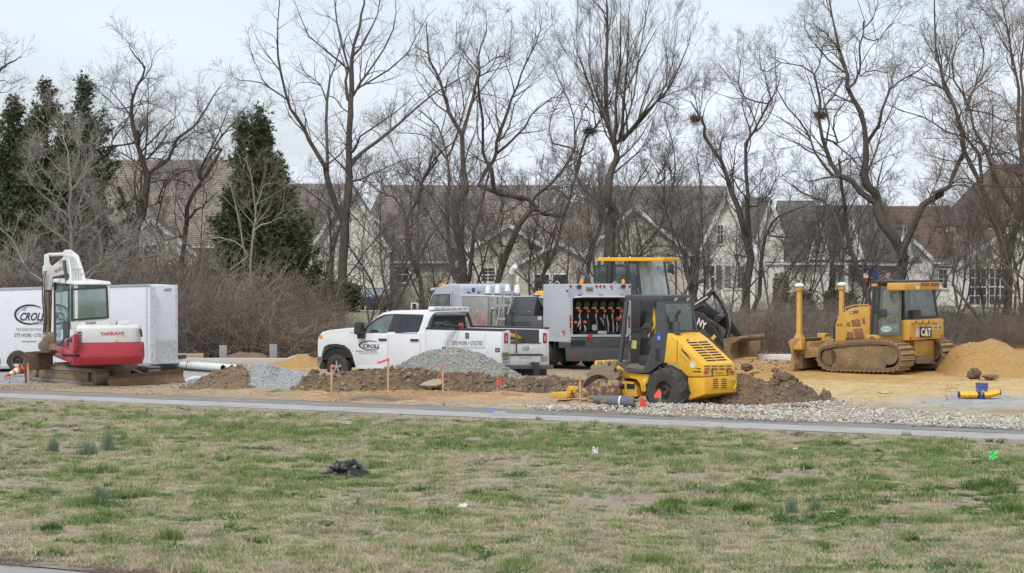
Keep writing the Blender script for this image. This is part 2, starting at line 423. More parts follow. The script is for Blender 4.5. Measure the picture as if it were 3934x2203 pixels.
def strip_sheet(name, clo, chi, x0, x1, nx, ny, z, mat_, bump=0.0, seed=3):
    u = np.linspace(x0, x1, nx); v = np.linspace(0, 1, ny); U, V = np.meshgrid(u, v)
    lo, hi = (clo(U), chi(U)); Yy = lo + (hi-lo)*V
    Zz = z + (bump(U, Yy) if callable(bump) else 0*U)
    o = raw(name, np.stack([U, Yy, Zz], -1).reshape(-1, 3), grid_faces(nx, ny), mat_, smooth=True)
    return struct(o), U, Yy
LAWN_NEAR = lambda x: np.maximum(28.8 - 0.57*(x+6.3), 14.0)   # edge of the road in the bottom left corner
def lawn_z(x, y):
    return 0.10*fbm(x, y*0.7, 0.35, 3, 5) + 0.05*fbm(x, y, 1.6, 3, 9) + 0.01
def lawn_s(x, y):
    df, dn = pline(x, 54.0)-y, y-LAWN_NEAR(x); e = np.clip(np.minimum(df, dn), 0, 9)
    return np.where(df < 0, -0.012, np.maximum(np.minimum(lawn_z(x, y), 0.012+e*0.06), 0.004-e*0.05))
strip_sheet('lawn', LAWN_NEAR, lambda x: pline(x, 54.35), -22, 22, 240, 260, 0.0, M_LAWN, lambda x, y: lawn_s(x, y))
strip_sheet('road', lambda x: 0*x+5.0, lambda x: LAWN_NEAR(x)+0.25, -22, 22, 60, 30, -0.004, M_ROAD)
strip_sheet('path', lambda x: pline(x, 54.0), lambda x: pline(x, 55.75), -40, 40, 200, 6, 0.0, M_PATHL, lambda x, y: 0.006*fbm(x, y, 0.7, 2, 1))
strip_sheet('path_shoulder', lambda x: pline(x, 55.75), lambda x: pline(x, 57.4), -40, 40, 200, 6, 0.004, M_PATHD, lambda x, y: 0.012*fbm(x, y, 0.7, 2, 2))

# building site: one sheet of earth from the path to the thicket
nx, ny = 560, 430
u = np.linspace(-40, 40, nx); v = np.linspace(0, 1, ny)**1.3; U, V = np.meshgrid(u, v)
lo = pline(U, 57.25) + 0.7*fbm(U, U*0+5, 0.9, 4, 141); hi = 112 + 0*U; Yy = lo + (hi-lo)*V
px, py = img(U, Yy)
edge = ss(Yy - lo, 0.0, 0.5)
rough = ss(2450-px, 0, 200)*ss(66-Yy+0*px, 0, 1.5) + 0.25
Zz = edge*(0.05*fbm(U, Yy, 0.5, 3, 21) + 0.20*rough*fbm(U, Yy, 1.9, 5, 23, .6)) + 0.010
def near(cx, cy, rx, ry): return np.exp(-((px-cx)/rx)**2 - ((py-cy)/ry)**2)
T = np.zeros(px.shape + (3,)); T[:] = (0.36, 0.28, 0.18)
def lay(w, c):
    w = np.clip(w, 0, 1)[..., None]; T[:] = T*(1-w) + np.array(c)*w
nj = fbm(U, Yy*2, 0.35, 4, 31); nk = fbm(U, Yy*3, 1.1, 4, 37)
lay(ss(px + nj*500, 2500, 2800)*ss(1560+nj*60-py, -25, 25), (0.56, 0.405, 0.19))                     # pale sand
lay(ss(px + nj*500, 2450, 2650)*ss(1462+nj*30-py, -10, 10), (0.46, 0.275, 0.09))                      # golden sand
lay(ss(px+nj*300, 880, 1000)*ss(1425+nk*20-py, -12, 12)*ss(1500-px, 0, 200), (0.50, 0.31, 0.11))
lay(ss(px+nj*600, 3000, 3350)*ss(py+nj*60, 1515, 1550)*ss(nk+nj*0.4, -0.06, 0.1)*0.85, (0.42, 0.41, 0.36))            # grey stone dust
lay(ss(px+nj*300, 2900, 3200)*ss(py+nk*30, 1590, 1615), (0.50, 0.45, 0.35))
lay(near(3760, 1545, 230, 22)*1.3, (0.36, 0.38, 0.38))
lay(ss(px, 1050, 1250)*ss(2500-px, 0, 200)*ss(py+nk*16, 1500, 1512)*ss(1560+nk*20-py, -6, 6)*ss(nk, -0.2, 0.0), (0.50, 0.31, 0.16))  # orange clay
lay(ss(py+nk*16, 1532, 1548)*ss(2300-px, 0, 200)*ss(px, 900, 1300)*0.8, (0.37, 0.31, 0.22))
lay(near(1450, 1535, 170, 9), (0.16, 0.115, 0.085))
lay(ss(1478+nk*14-py, -6, 6)*ss(1000-px, 0, 150)*ss(nk+0.35, 0.1, 0.3), (0.36, 0.38, 0.385))               # stone around the digger
lay(near(1000, 1515, 260, 6)*ss(nk, 0, 0.2), (0.12, 0.16, 0.05))
lay(ss(1330-py, -12, 12), (0.15, 0.115, 0.075))                                                        # leaf litter under the trees
lay(ss(1330-py, -12, 12)*ss(nk+nj, 0.02, 0.2)*0.8, (0.16, 0.17, 0.075))
# tyre ruts pressed into the sand
for cx, ph in ((3318, 0.0), (3352, 1.0), (3625, 2.0), (3655, 3.0)):
    for k in range(3):
        ctr = cx + 11*k - 5 + (1540-py)**2*0.004*(1 if cx < 3500 else 1.3)
        wgt = np.exp(-((px-ctr)/3.4)**2)*ss(1545-py, 0, 8)*ss(py, 1470, 1490)
        Zz -= 0.035*wgt; lay(wgt*0.5, (0.36, 0.27, 0.17))
site = raw('site_ground', np.stack([U, Yy, Zz], -1).reshape(-1, 3), grid_faces(nx, ny), M_SITE, smooth=True)
struct(site); attr_color(site, 'tone', T.reshape(-1, 3))

# ------------------------------------------------------------------ stones and clods
def rock_mesh(seed, sub=1, flat=0.65):
    bm = bmesh.new(); bmesh.ops.create_icosphere(bm, subdivisions=sub, radius=1); r = random.Random(seed)
    for v_ in bm.verts:
        k = r.uniform(0.72, 1.18); v_.co = Vector((v_.co.x*k*1.15, v_.co.y*k*0.9, v_.co.z*k*flat))
    me = bpy.data.meshes.new('rock'); bm.to_mesh(me); bm.free(); return me
def arrays(me):
    V = np.empty(len(me.vertices)*3, dtype=np.float32); me.vertices.foreach_get('co', V); me.calc_loop_triangles()
    F = np.empty(len(me.loop_triangles)*3, dtype=np.int32); me.loop_triangles.foreach_get('vertices', F); return V.reshape(-1, 3), F.reshape(-1, 3)
def stone_mat(name, cols, rough=0.9):
    m, t, b = nodes(name); oi = N(t, 'ShaderNodeObjectInfo'); r = N(t, 'ShaderNodeValToRGB'); r.color_ramp.interpolation = 'CONSTANT'
    e = r.color_ramp.elements
    while len(e) < len(cols): e.new(0.5)
    for i, c in enumerate(cols): e[i].position = i/len(cols); e[i].color = c + (1,)
    t.links.new(oi.outputs['Random'], r.inputs['Fac'])
    c = mix(t, ramp(t, noise(t, 25, 4, 0.7, wpos(t)), 0.4, 0.7), r.outputs['Color'], (0.3, 0.25, 0.19)); c2 = mix(t, 0.45, r.outputs['Color'], c)
    t.links.new(c2, b.inputs['Base Color']); b.inputs['Roughness'].default_value = rough; return m
M_WSTONE = stone_mat('pale_stone', [(0.60, 0.57, 0.51), (0.48, 0.45, 0.40), (0.70, 0.67, 0.61), (0.38, 0.35, 0.30), (0.50, 0.42, 0.31), (0.33, 0.32, 0.30), (0.63, 0.60, 0.54)])
M_GSTONE = stone_mat('crushed_stone', [(0.36, 0.365, 0.33), (0.29, 0.295, 0.27), (0.42, 0.42, 0.385), (0.22, 0.225, 0.20), (0.32, 0.31, 0.27), (0.48, 0.48, 0.45)])
M_BSTONE = stone_mat('bluish_crushed_stone', [(0.44, 0.46, 0.48), (0.34, 0.37, 0.39), (0.50, 0.52, 0.53), (0.26, 0.28, 0.30), (0.40, 0.41, 0.41)])
M_CLOD = stone_mat('soil_clod', [(0.17, 0.12, 0.08), (0.24, 0.17, 0.11), (0.11, 0.08, 0.055), (0.30, 0.21, 0.13), (0.14, 0.10, 0.07)])
M_SCLOD = stone_mat('sand_clod', [(0.50, 0.34, 0.15), (0.43, 0.28, 0.12), (0.56, 0.40, 0.2), (0.38, 0.25, 0.12)])
ROCKS = [rock_mesh(k, 1) for k in range(6)]; PEBS = [rock_mesh(50+k, 0 if False else 1, 0.6) for k in range(4)]
def src_set(name, meshes, m):
    out = []
    for me in meshes:
        c = me.copy(); c.materials.clear(); c.materials.append(m); out.append(bpy.data.objects.new(name, c))
    return out
def strew(name, P, size, m, parent=None, label=None, meshes=None):
    n = len(P); meshes = meshes or PEBS
    rot = rng.uniform(0, 6.28, (n, 3)).astype(np.float32); rot[:, :2] *= 0.15
    s = size[0] + (size[1]-size[0])*rng.random(n)**2.2; sc = np.stack([s, s*rng.uniform(0.7, 1.1, n), s], -1)
    o = scatter(name, P, rot, sc, rng.integers(0, len(meshes), n), src_set(name+'_source', meshes, m))
    if parent: o.parent = parent
    if label: o['label'] = label
    return o

# verge of pale crushed stone along the far edge of the path
vp = [tuple(gnd(x, y)[:2]) for x, y in ((2010, 1572), (2060, 1583), (2500, 1602), (3000, 1622), (3400, 1638), (4050, 1662), (4050, 1612), (3700, 1604), (3520, 1592), (3330, 1580), (3140, 1556), (3060, 1562), (2950, 1572), (2700, 1568), (2450, 1554), (2200, 1562))]
verge = bpy.data.objects.new('stone_verge', None); COL.objects.link(verge); verge['kind'] = 'structure'
X = rng.uniform(-1, 16, 90000); Y = rng.uniform(48, 62, 90000)
ok = inpoly(X + 0.25*fbm(X, Y, 2, 2, 3), Y + 0.5*fbm(X, Y, 1.5, 2, 4), vp); X, Y = X[ok], Y[ok]
dens = 0.25 + 0.75*ss(fbm(X, Y, 0.6, 3, 8), -0.16, 0.05); ok = rng.random(len(X)) < dens; X, Y = X[ok][:19000], Y[ok][:19000]
Zs = 0.03 + 0.05*rng.random(len(X)) + 0.13*np.exp(-((X-7.9)/1.6)**2-((Y-57.0)/0.8)**2) + 0.06*ss(fbm(X, Y, 0.5, 2, 6), 0, 0.3)
for k, (x, y, z) in enumerate(zip(X[:260], Y[:260], Zs[:260])):
    me = ROCKS[k % 6]
    if not me.materials: me.materials.append(M_WSTONE)
    s = random.uniform(0.034, 0.058)
    o = bpy.data.objects.new('stone', me); COL.objects.link(o); o.parent = verge; o.location = (x, y, z+0.02)
    o.rotation_euler = (random.uniform(-.4, .4), random.uniform(-.4, .4), random.uniform(0, 6.3)); o.scale = (s, s, s)
strew('crushed_stones', np.stack([X, Y, Zs], -1)[260:], (0.010, 0.042), M_WSTONE, verge, meshes=ROCKS)
base = []; tri = []
# loose bits elsewhere on the earth
n = 5200; X = rng.uniform(-16, 16, n*3); Y = rng.uniform(50, 76, n*3); ok = (Y > pline(X, 57.5)) & (fbm(X, Y, 0.5, 3, 77) > -0.02); X, Y = X[ok][:n], Y[ok][:n]
pxx, pyy = img(X, Y); left = pxx < 2700
o = strew('loose_clods', np.stack([X, Y, 0*X+0.005], -1)[left], (0.012, 0.045), M_CLOD); o['label'] = 'small brown clods of earth scattered over the site'
o = strew('sand_clods', np.stack([X, Y, 0*X+0.005], -1)[~left], (0.01, 0.035), M_SCLOD); o['label'] = 'small clods of sandy earth scattered over the right of the site'

# ------------------------------------------------------------------ piles
def pile(name, label, cat, top, D, front, back, m, amp=0.06, freq=3.0, step=0.05, sharp=1.2, bits=None, seed=1, group=None, tilt=0.0):
    """heap whose skyline, seen from the road, is top (photo points at distance D)"""
    W = [at(x, y, D) for x, y in top]; xs_ = np.array([p.x for p in W]); zs_ = np.array([p.z for p in W]); zs_[0] = zs_[-1] = 0.0
    nx_ = max(20, int((xs_[-1]-xs_[0])/step)); ny_ = max(16, int((front+back)/step))
    gx = np.linspace(xs_[0], xs_[-1], nx_); gy = np.linspace(D-front, D+back, ny_); GX, GY = np.meshgrid(gx, gy)
    H = np.interp(gx, xs_, np.maximum(zs_, 0.0))[None, :]
    wob = 0.35*fbm(GX, GX*0+3, 0.8, 2, seed)*front
    t = np.where(GY < D+wob, (D+wob-GY)/(front+wob+1e-6), (GY-D-wob)/(back-wob+1e-6))
    s = np.clip(1-np.abs(t)**sharp, 0, 1)
    def hz(x, y, base): return base + np.clip(base*4, 0, 1)*amp*(fbm(x, y, freq, 5, seed, 0.6)*2)
    Zp = H*s; Zp = hz(GX, GY, Zp) - 0.03*(Zp < 0.01)
    o = raw(name, np.stack([GX, GY, Zp], -1).reshape(-1, 3), grid_faces(nx_, ny_), m, smooth=True)
    tag(o, label, cat, group)
    if bits:
        n_, size, bm_, nm = bits; fi = rng.integers(0, nx_*ny_, n_*2); P = np.stack([GX, GY, Zp], -1).reshape(-1, 3)[fi]
        P = P[P[:, 2] > 0.02][:n_] + np.stack([rng.normal(0, step, n_)]*1, -1)[:len(P[P[:, 2] > 0.02][:n_])]*np.array([1, 0, 0])
        strew(nm, P, size, bm_, o)
    return o
def cc(c, pts): return [c(x, y) for x, y in pts]
pile('gravel_pile', 'big pointed heap of grey crushed stone in front of the white pickup', 'gravel pile',
     cc(c2, [(800,905),(900,815),(1000,758),(1100,705),(1200,665),(1300,640),(1400,630),(1480,625),(1560,635),(1650,655),(1750,690),(1850,735),(1950,790),(2050,850),(2150,900),(2240,950)]),
     66.2, 1.6, 1.5, M_GRAV, 0.03, 4, 0.04, 1.15, (16000, (0.016, 0.038), M_GSTONE, 'gravel'), 11)
pile('gravel_pile', 'low heap of bluish crushed stone in front of the pickup front wheel', 'gravel pile',
     cc(c16, [(380,290),(430,215),(480,180),(540,158),(600,155),(640,170),(700,188),(800,205),(900,216),(1000,218),(1080,232),(1140,250)]),
     67.6, 2.0, 1.5, M_BLUEGRAV, 0.05, 3, 0.05, 1.2, (9000, (0.016, 0.036), M_BSTONE, 'gravel'), 12)
pile('soil_mound', 'rough brown mound of clods right of the excavator blade', 'soil mound',
     cc(c16, [(60,305),(130,285),(200,255),(260,222),(330,200),(400,188),(450,180),(485,190),(510,235),(560,280),(620,300)]),
     66.6, 1.4, 1.2, M_TAN, 0.24, 2.4, 0.035, 1.2, (700, (0.012, 0.06), M_CLOD, 'clods'), 13)
pile('soil_mound', 'long dark berm of dug earth running behind the survey stakes', 'soil mound',
     cc(c16, [(740,330),(800,300),(850,250),(880,208),(930,202),(980,232),(1040,215),(1120,205),(1200,212),(1290,214),(1350,214),(1430,212),(1480,198),(1550,190),(1620,198),(1700,222),(1800,233),(1900,238),(2000,246),(2100,243),(2200,240),(2300,238),(2340,218),(2380,235),(2440,245),(2500,262),(2640,275),(2800,290)]),
     64.9, 1.15, 1.2, M_DIRT, 0.30, 1.9, 0.04, 1.2, (2200, (0.012, 0.10), M_CLOD, 'clods'), 14)
pile('clay_ridge', 'low rough ridge of orange clay along the foot of the dark berm', 'clay ridge',
     cc(d2, [(430,345),(600,338),(800,335),(1000,332),(1170,318),(1300,318),(1500,310),(1650,308),(1800,320),(2000,330),(2200,335),(2400,345),(2576,350),(2800,380),(3000,420)]),
     63.0, 0.9, 0.6, M_CLAY, 0.16, 2.2, 0.045, 1.3, (900, (0.01, 0.045), M_SCLOD, 'clods'), 24)
pile('soil_mound', 'brown mound with orange clay foot just right of the yellow roller', 'soil mound',
     cc(d4, [(-420,420),(-300,330),(-150,250),(0,200),(60,188),(120,180),(200,200),(280,222),(360,262),(400,215),(440,205),(500,212),(560,250),(600,300),(700,345),(780,385),(830,420),(900,500)]),
     59.6, 1.9, 1.9, M_DIRT, 0.26, 2.2, 0.04, 1.2, (1700, (0.012, 0.07), M_CLOD, 'clods'), 15)
pile('sand_pile', 'tall heap of golden sand behind the dozer at the right edge', 'sand pile',
     cc(c5, [(1700,900),(1800,780),(1860,715),(1950,672),(2050,650),(2150,640),(2220,628),(2280,640),(2350,670),(2450,735),(2535,795),(2640,870),(2800,1000)]),
     75.5, 4.2, 3.0, M_SAND, 0.06, 1.4, 0.07, 1.25, (220, (0.015, 0.05), M_SCLOD, 'clods'), 16)
pile('sand_pile', 'small golden sand heap beyond the front bumper of the pickup', 'sand pile',
     cc(c16, [(590,165),(660,152),(720,140),(760,118),(820,96),(870,104),(905,130),(960,150),(1000,165)]), 79.0, 1.8, 1.6, M_SAND, 0.07, 2.2, 0.06, 1.2, None, 17)
pile('sand_ridge', 'long low ridge of golden sand behind the dozer blade', 'sand ridge',
     cc(d4, [(-400,120),(-200,95),(0,85),(90,80),(180,76),(300,82),(420,88),(520,95),(640,105),(900,130)]), 78.5, 3.5, 2.5, M_SAND, 0.06, 1.6, 0.09, 1.3, (500, (0.02, 0.07), M_CLOD, 'clods'), 18)
pile('soil_mound', 'low brown mound of earth behind the concrete footing', 'soil mound',
     cc(c16, [(330,125),(370,105),(430,92),(490,84),(550,92),(600,98),(630,122)]), 83.0, 1.2, 1.0, M_TAN, 0.12, 3, 0.07, 1.3, None, 19)
pile('gravel_pile', 'little grey stone heap left of the yellow bags and blue bucket', 'gravel pile',
     cc(d4, [(1820,428),(1880,395),(1950,378),(2020,380),(2100,400),(2180,428)]), 62.3, 0.7, 0.6, M_BLUEGRAV, 0.03, 4, 0.03, 1.2, (900, (0.014, 0.03), M_BSTONE, 'gravel'), 20)
pile('gravel_pile', 'little grey stone heap right of the yellow bags and blue bucket', 'gravel pile',
     cc(d4, [(2230,430),(2330,395),(2400,380),(2450,395),(2500,418),(2576,440)]), 62.2, 0.7, 0.6, M_BLUEGRAV, 0.03, 4, 0.03, 1.2, (900, (0.014, 0.03), M_BSTONE, 'gravel'), 21)
def clod(name, label, c, x, y, D, sx, sy, sz, seed, m=None, z=0.0, rz=0.0):
    bm = bmesh.new(); bmesh.ops.create_icosphere(bm, subdivisions=4, radius=1); r = random.Random(seed); o3 = Vector((seed*3.1, 0, 0))
    from mathutils import noise as mn
    for v_ in bm.verts:
        k = 1 + 0.38*mn.fractal(v_.co*1.7+o3, 0.8, 2.1, 5); v_.co = Vector((v_.co.x*k*sx, v_.co.y*k*sy, v_.co.z*k*sz))
    me = bpy.data.meshes.new(name); bm.to_mesh(me); bm.free(); me.materials.append(m or M_DIRT); finish(me, 60)
    o = bpy.data.objects.new(name, me); COL.objects.link(o); p = at(*c(x, y), D); o.location = p; o.rotation_euler = (0, 0, rz)
    return tag(o, label, 'clod of earth', None)
clod('soil_clod', 'big sodden clod topping the mound right of the roller', d4, 485, 260, 59.3, 0.34, 0.3, 0.2, 3, M_DIRT)
clod('soil_clod', 'split boulder-like clod at the right foot of the brown mound', d4, 900, 460, 58.2, 0.17, 0.2, 0.15, 4, M_TAN)
clod('soil_clod', 'leaning brown clod beside the split clod at the mound foot', d4, 845, 420, 58.6, 0.15, 0.2, 0.24, 5, M_TAN)
clod('soil_clod', 'dark clod lying on the sand at the foot of the golden heap', d4, 2140, 200, 70.6, 0.20, 0.2, 0.18, 6, M_DIRT)
clod('soil_clod', 'flat crumbled clod on the sand right of the dark clod', d4, 2285, 225, 69.8, 0.24, 0.2, 0.07, 7, M_TAN)
clod('soil_clod', 'brown clod on the golden ridge beside the loader bucket', d4, 155, 140, 73.5, 0.18, 0.2, 0.13, 8, M_DIRT)
clod('soil_clod', 'small red-brown clod on the sand before the dozer blade', d4, 405, 166, 73.0, 0.12, 0.15, 0.08, 9, M_TAN)
for k, (x, y, s, lb) in enumerate(((1015, 610, .08, 'leftmost dark lump of earth on the far edge of the path, right half'), (1285, 625, .085, 'flat dark lump, left of the close pair at the far path edge'), (1405, 630, .08, 'pointed dark lump, right of the close pair at the far path edge'), (1850, 652, .05, 'small dark lump at the path edge left of the bucket'), (2055, 665, .05, 'small dark lump at the path edge straight below the left yellow bag'), (2570, 685, .06, 'small dark lump at the path edge at the right picture border'))):
    p = gnd(*d4(x, y)); o = clod('soil_clod', lb, d4, x, y-4, p.y, s*1.3, s, s*0.6, 20+k)
    o['group'] = 'dark lumps along the path edge'

# ------------------------------------------------------------------ lawn growth
def blades(seed, n, h, w, spread, lean, segs=2, curl=0.5):
    r = np.random.default_rng(seed); V = []; F = []
    for k in range(n):
        a = r.uniform(0, 6.283); d = r.uniform(0, spread); bx, by = d*math.cos(a), d*math.sin(a)
        a2 = r.uniform(0, 6.283); ln = r.uniform(0.15, 1)*lean; hh = h*r.uniform(0.5, 1.15); ww = w*r.uniform(0.6, 1.2)
        px_, py_ = -math.sin(a2+r.normal(0, 1)), math.cos(a2+r.normal(0, 1)); b = len(V)
        for s in range(segs+1):
            f = s/segs; o = hh*ln*(f**(1+curl)); z = hh*f*max(0.15, 1-ln*0.45*f); q = ww*(1-f**1.5)/2
            x, y = bx+math.cos(a2)*o, by+math.sin(a2)*o
            if s < segs: V += [(x-px_*q, y-py_*q, z), (x+px_*q, y+py_*q, z)]
            else: V += [(x, y, z)]
        for s in range(segs-1): F += [(b+2*s, b+2*s+1, b+2*s+3), (b+2*s, b+2*s+3, b+2*s+2)]
        F += [(b+2*segs-2, b+2*segs-1, b+2*segs)]
    return np.array(V), np.array(F)
def leaf_mat(name, cols, trans=0.3):
    m, t, b = nodes(name); oi = N(t, 'ShaderNodeObjectInfo'); r = N(t, 'ShaderNodeValToRGB'); e = r.color_ramp.elements
    while len(e) < len(cols): e.new(0.5)
    for i, c in enumerate(cols): e[i].position = i/(len(cols)-1); e[i].color = c + (1,)
    ad = N(t, 'ShaderNodeMath', operation='ADD', use_clamp=True); ad.inputs[1].default_value = -0.5
    ml = N(t, 'ShaderNodeMath', operation='MULTIPLY_ADD'); ml.inputs[1].default_value = 0.5
    t.links.new(oi.outputs['Random'], ml.inputs[0]); t.links.new(noise(t, 1.4, 4, 0.6, wpos(t)), ml.inputs[2])
    mr = N(t, 'ShaderNodeMapRange'); mr.inputs['From Min'].default_value = 0.35; mr.inputs['From Max'].default_value = 1.15; t.links.new(ml.outputs[0], mr.inputs['Value'])
    t.nodes.remove(ad); t.links.new(mr.outputs[0], r.inputs['Fac']); t.links.new(r.outputs['Color'], b.inputs['Base Color'])
    b.inputs['Roughness'].default_value = 0.7; b.inputs['Specular IOR Level'].default_value = 0.25
    if trans:
        tl = N(t, 'ShaderNodeBsdfTranslucent'); t.links.new(r.outputs['Color'], tl.inputs['Color']); ms = N(t, 'ShaderNodeMixShader'); ms.inputs[0].default_value = trans
        t.links.new(b.outputs[0], ms.inputs[1]); t.links.new(tl.outputs[0], ms.inputs[2]); t.links.new(ms.outputs[0], t.nodes['Material Output'].inputs['Surface'])
    return m
M_DRY = leaf_mat('dry_grass', [(0.36, 0.305, 0.215), (0.54, 0.465, 0.33), (0.70, 0.61, 0.45)])
M_MIX = leaf_mat('faded_grass', [(0.30, 0.295, 0.17), (0.47, 0.445, 0.265), (0.62, 0.56, 0.37)])
M_GRN = leaf_mat('green_grass', [(0.15, 0.225, 0.075), (0.225, 0.30, 0.105), (0.36, 0.39, 0.18)])
M_WEED = leaf_mat('weed_leaf', [(0.075, 0.145, 0.04), (0.12, 0.205, 0.055), (0.17, 0.26, 0.075)])
M_RUSH = leaf_mat('rush_blade', [(0.14, 0.20, 0.14), (0.19, 0.26, 0.18), (0.25, 0.31, 0.21)])
M_LITTER = leaf_mat('dead_matter', [(0.17, 0.125, 0.10), (0.26, 0.195, 0.155), (0.36, 0.28, 0.21)])
tufts = []
for k in range(3): tufts.append(source('dry_tuft', *blades(k, 40, 0.062, 0.010, 0.10, 1.6), M_DRY))
for k in range(3): tufts.append(source('faded_tuft', *blades(10+k, 40, 0.068, 0.010, 0.10, 1.2), M_MIX))
for k in range(3): tufts.append(source('green_tuft', *blades(20+k, 38, 0.085, 0.011, 0.09, 1.0), M_GRN))
for k in range(2): tufts.append(source('weed_rosette', *blades(30+k, 26, 0.085, 0.022, 0.05, 1.8, 3), M_WEED))
for k in range(2): tufts.append(source('litter', *blades(40+k, 40, 0.03, 0.008, 0.12, 3.0), M_LITTER))
n = 160000
Yr = (1/rng.uniform(1/58.0, 1/27.0, n)); Yr = np.where(rng.random(n) < 0.35, rng.uniform(27, 64, n), Yr)      # a little denser close by
Xr = rng.uniform(-0.30, 0.30, n)*Yr
ok = (Yr < pline(Xr, 53.98) + 0.25*fbm(Xr, Yr, 1.2, 3, 131)) & (Yr > LAWN_NEAR(Xr)+0.02); Xr, Yr = Xr[ok], Yr[ok]
gp = 0.95*fbm(Xr, Yr*1.2, 0.5, 3, 101) + 1.25*fbm(Xr, Yr*1.0, 1.7, 4, 103); big = fbm(Xr, Yr, 0.14, 3, 107)
pxx, pyy = img(Xr, Yr); dl = pline(Xr, 54.0) - Yr; dr = Yr - LAWN_NEAR(Xr)
green = gp + 0.35*big + 0.16*np.exp(-((dl-6)/4.5)**2) - 0.2*np.exp(-(dl/1.6)**2) - 0.20*ss(pyy, 2000, 2160) - 0.06*ss(pyy, 1900, 2000)
weed = fbm(Xr, Yr, 1.5, 3, 111) + 0.14*ss(pxx, 2500, 3100)*ss(2060-pyy, 0, 60)*ss(pyy, 1760, 1840)
bare = 1.2*np.exp(-((pxx-2400)/330)**2-((pyy-1925)/32)**2) + 0.9*np.exp(-((pxx-3000)/500)**2-((pyy-1830)/30)**2) + 0.9*ss(fbm(Xr, Yr*1.5, 0.7, 4, 119), 0.09, 0.22) + 0.5*np.exp(-(dl/2.2)**2) + 0.9*np.exp(-(dl/0.9)**2)
u = rng.random(len(Xr)); idx = np.where(green > 0.21, 6, np.where(green > -0.04, 3, 0)) + rng.integers(0, 3, len(Xr))
flip = rng.random(len(Xr)); idx = np.where(flip < 0.24, rng.integers(0, 3, len(Xr)), np.where(flip < 0.44, rng.integers(3, 9, len(Xr)), np.where(flip < 0.49, rng.integers(9, 11, len(Xr)), idx)))
idx = np.where((weed > 0.16) & (u < 0.38), 11 + rng.integers(0, 2, len(Xr)), idx)
lit = np.exp(-(dr/0.5)**2)*1.2 + 0.5*np.exp(-(dl/0.6)**2); idx = np.where(rng.random(len(Xr)) < lit, 9 + rng.integers(0, 2, len(Xr)), idx)
keep = rng.random(len(Xr)) > np.clip(bare, 0, 0.93); Xr, Yr, idx, green = Xr[keep], Yr[keep], idx[keep], green[keep]
Zr = lawn_s(Xr, Yr) - 0.004
tall = 0.5 + 0.75*ss(fbm(Xr, Yr, 1.7, 3, 151), -0.08, 0.2) + 0.2*ss(green, 0, 0.25) + 0.25*ss(img(Xr, Yr)[1], 2050, 2180); s = 0.6+1.1*rng.random(len(Xr))**1.8
rot = np.zeros((len(Xr), 3)); rot[:, 2] = rng.uniform(0, 6.28, len(Xr))
g = scatter('grass', np.stack([Xr, Yr, Zr], -1), rot, np.stack([s, s, s*tall], -1), idx, tufts)
g['label'] = 'patchy winter lawn of dry tan and green grass between road and path'; g['category'] = 'grass'
def clump(name, label, cat, x, y, n_, h, w, spread, lean, m, seed, group=None):
    hk = 1.1 if m is M_RUSH else 1.5
    V, Fc = blades(seed, n_, h*hk, w*1.3, spread*1.15, lean, 3); p = gnd(x, y); o = raw(name, V, Fc, m); o.location = (p.x, p.y, float(lawn_z(p.x, p.y)) if y > 1600 else 0.0)
    return tag(o, label, cat, group)
for k, (x, y, wd_, h, lb) in enumerate((
        (207, 1745, 0.10, 0.36, 'narrow upright tuft of blue-green rushes, leftmost on the lawn'),
        (340, 1752, 0.19, 0.34, 'wide clump of blue-green rushes near the left path edge'),
        (415, 1738, 0.13, 0.46, 'tallest blue-green rush clump at the right of the wide one'),
        (385, 1938, 0.15, 0.26, 'faded rush clump on the lawn lower left below the tall ones'),
        (3042, 1975, 0.08, 0.24, 'left one of two grey-green rush tufts on the right lawn'),
        (3130, 1972, 0.10, 0.24, 'right one of two grey-green rush tufts on the right lawn'),
        (2840, 1782, 0.09, 0.16, 'small bluish tuft on the lawn below the path, right of centre'))):
    clump('rush_clump', lb, 'rush clump', x, y, 240, h, 0.006, wd_, 0.35, M_RUSH, 200+k, 'rush clumps on the lawn')
for k, (x, y, wd_, h, m_, lb) in enumerate((
        (650, 2090, 0.16, 0.17, M_GRN, 'bright green grass clump low on the left lawn'),
        (2590, 1950, 0.17, 0.12, M_WEED, 'dark green low weed cushion beside the bare patch'),
        (2860, 1968, 0.15, 0.11, M_WEED, 'dark green leafy weed left of the two rush tufts'),
        (3800, 1890, 0.40, 0.15, M_WEED, 'broad spreading weed patch near the right edge below the green scrap'),
        (3880, 1975, 0.24, 0.14, M_WEED, 'leafy weed at the right edge beside reddish leaves'),
        (200, 2055, 0.12, 0.12, M_WEED, 'small dark weed low on the far left lawn'),
        (3120, 1875, 0.35, 0.14, M_GRN, 'wide fresh green grass clump on the right lawn above the rushes'),
        (3340, 1900, 0.22, 0.13, M_GRN, 'light green grass clump right of the wide green one'),
        (1935, 1650, 0.42, 0.12, M_GRN, 'dense green grass clump close below the path at centre'),
        (3570, 2010, 0.30, 0.12, M_GRN, 'grey-green grass clump low on the right lawn'))):
    clump('weed_clump', lb, 'weed clump', x, y, 420, h, 0.016 if m_ is M_WEED else 0.008, wd_, 0.9, m_, 230+k, 'weeds and fresh clumps on the lawn')
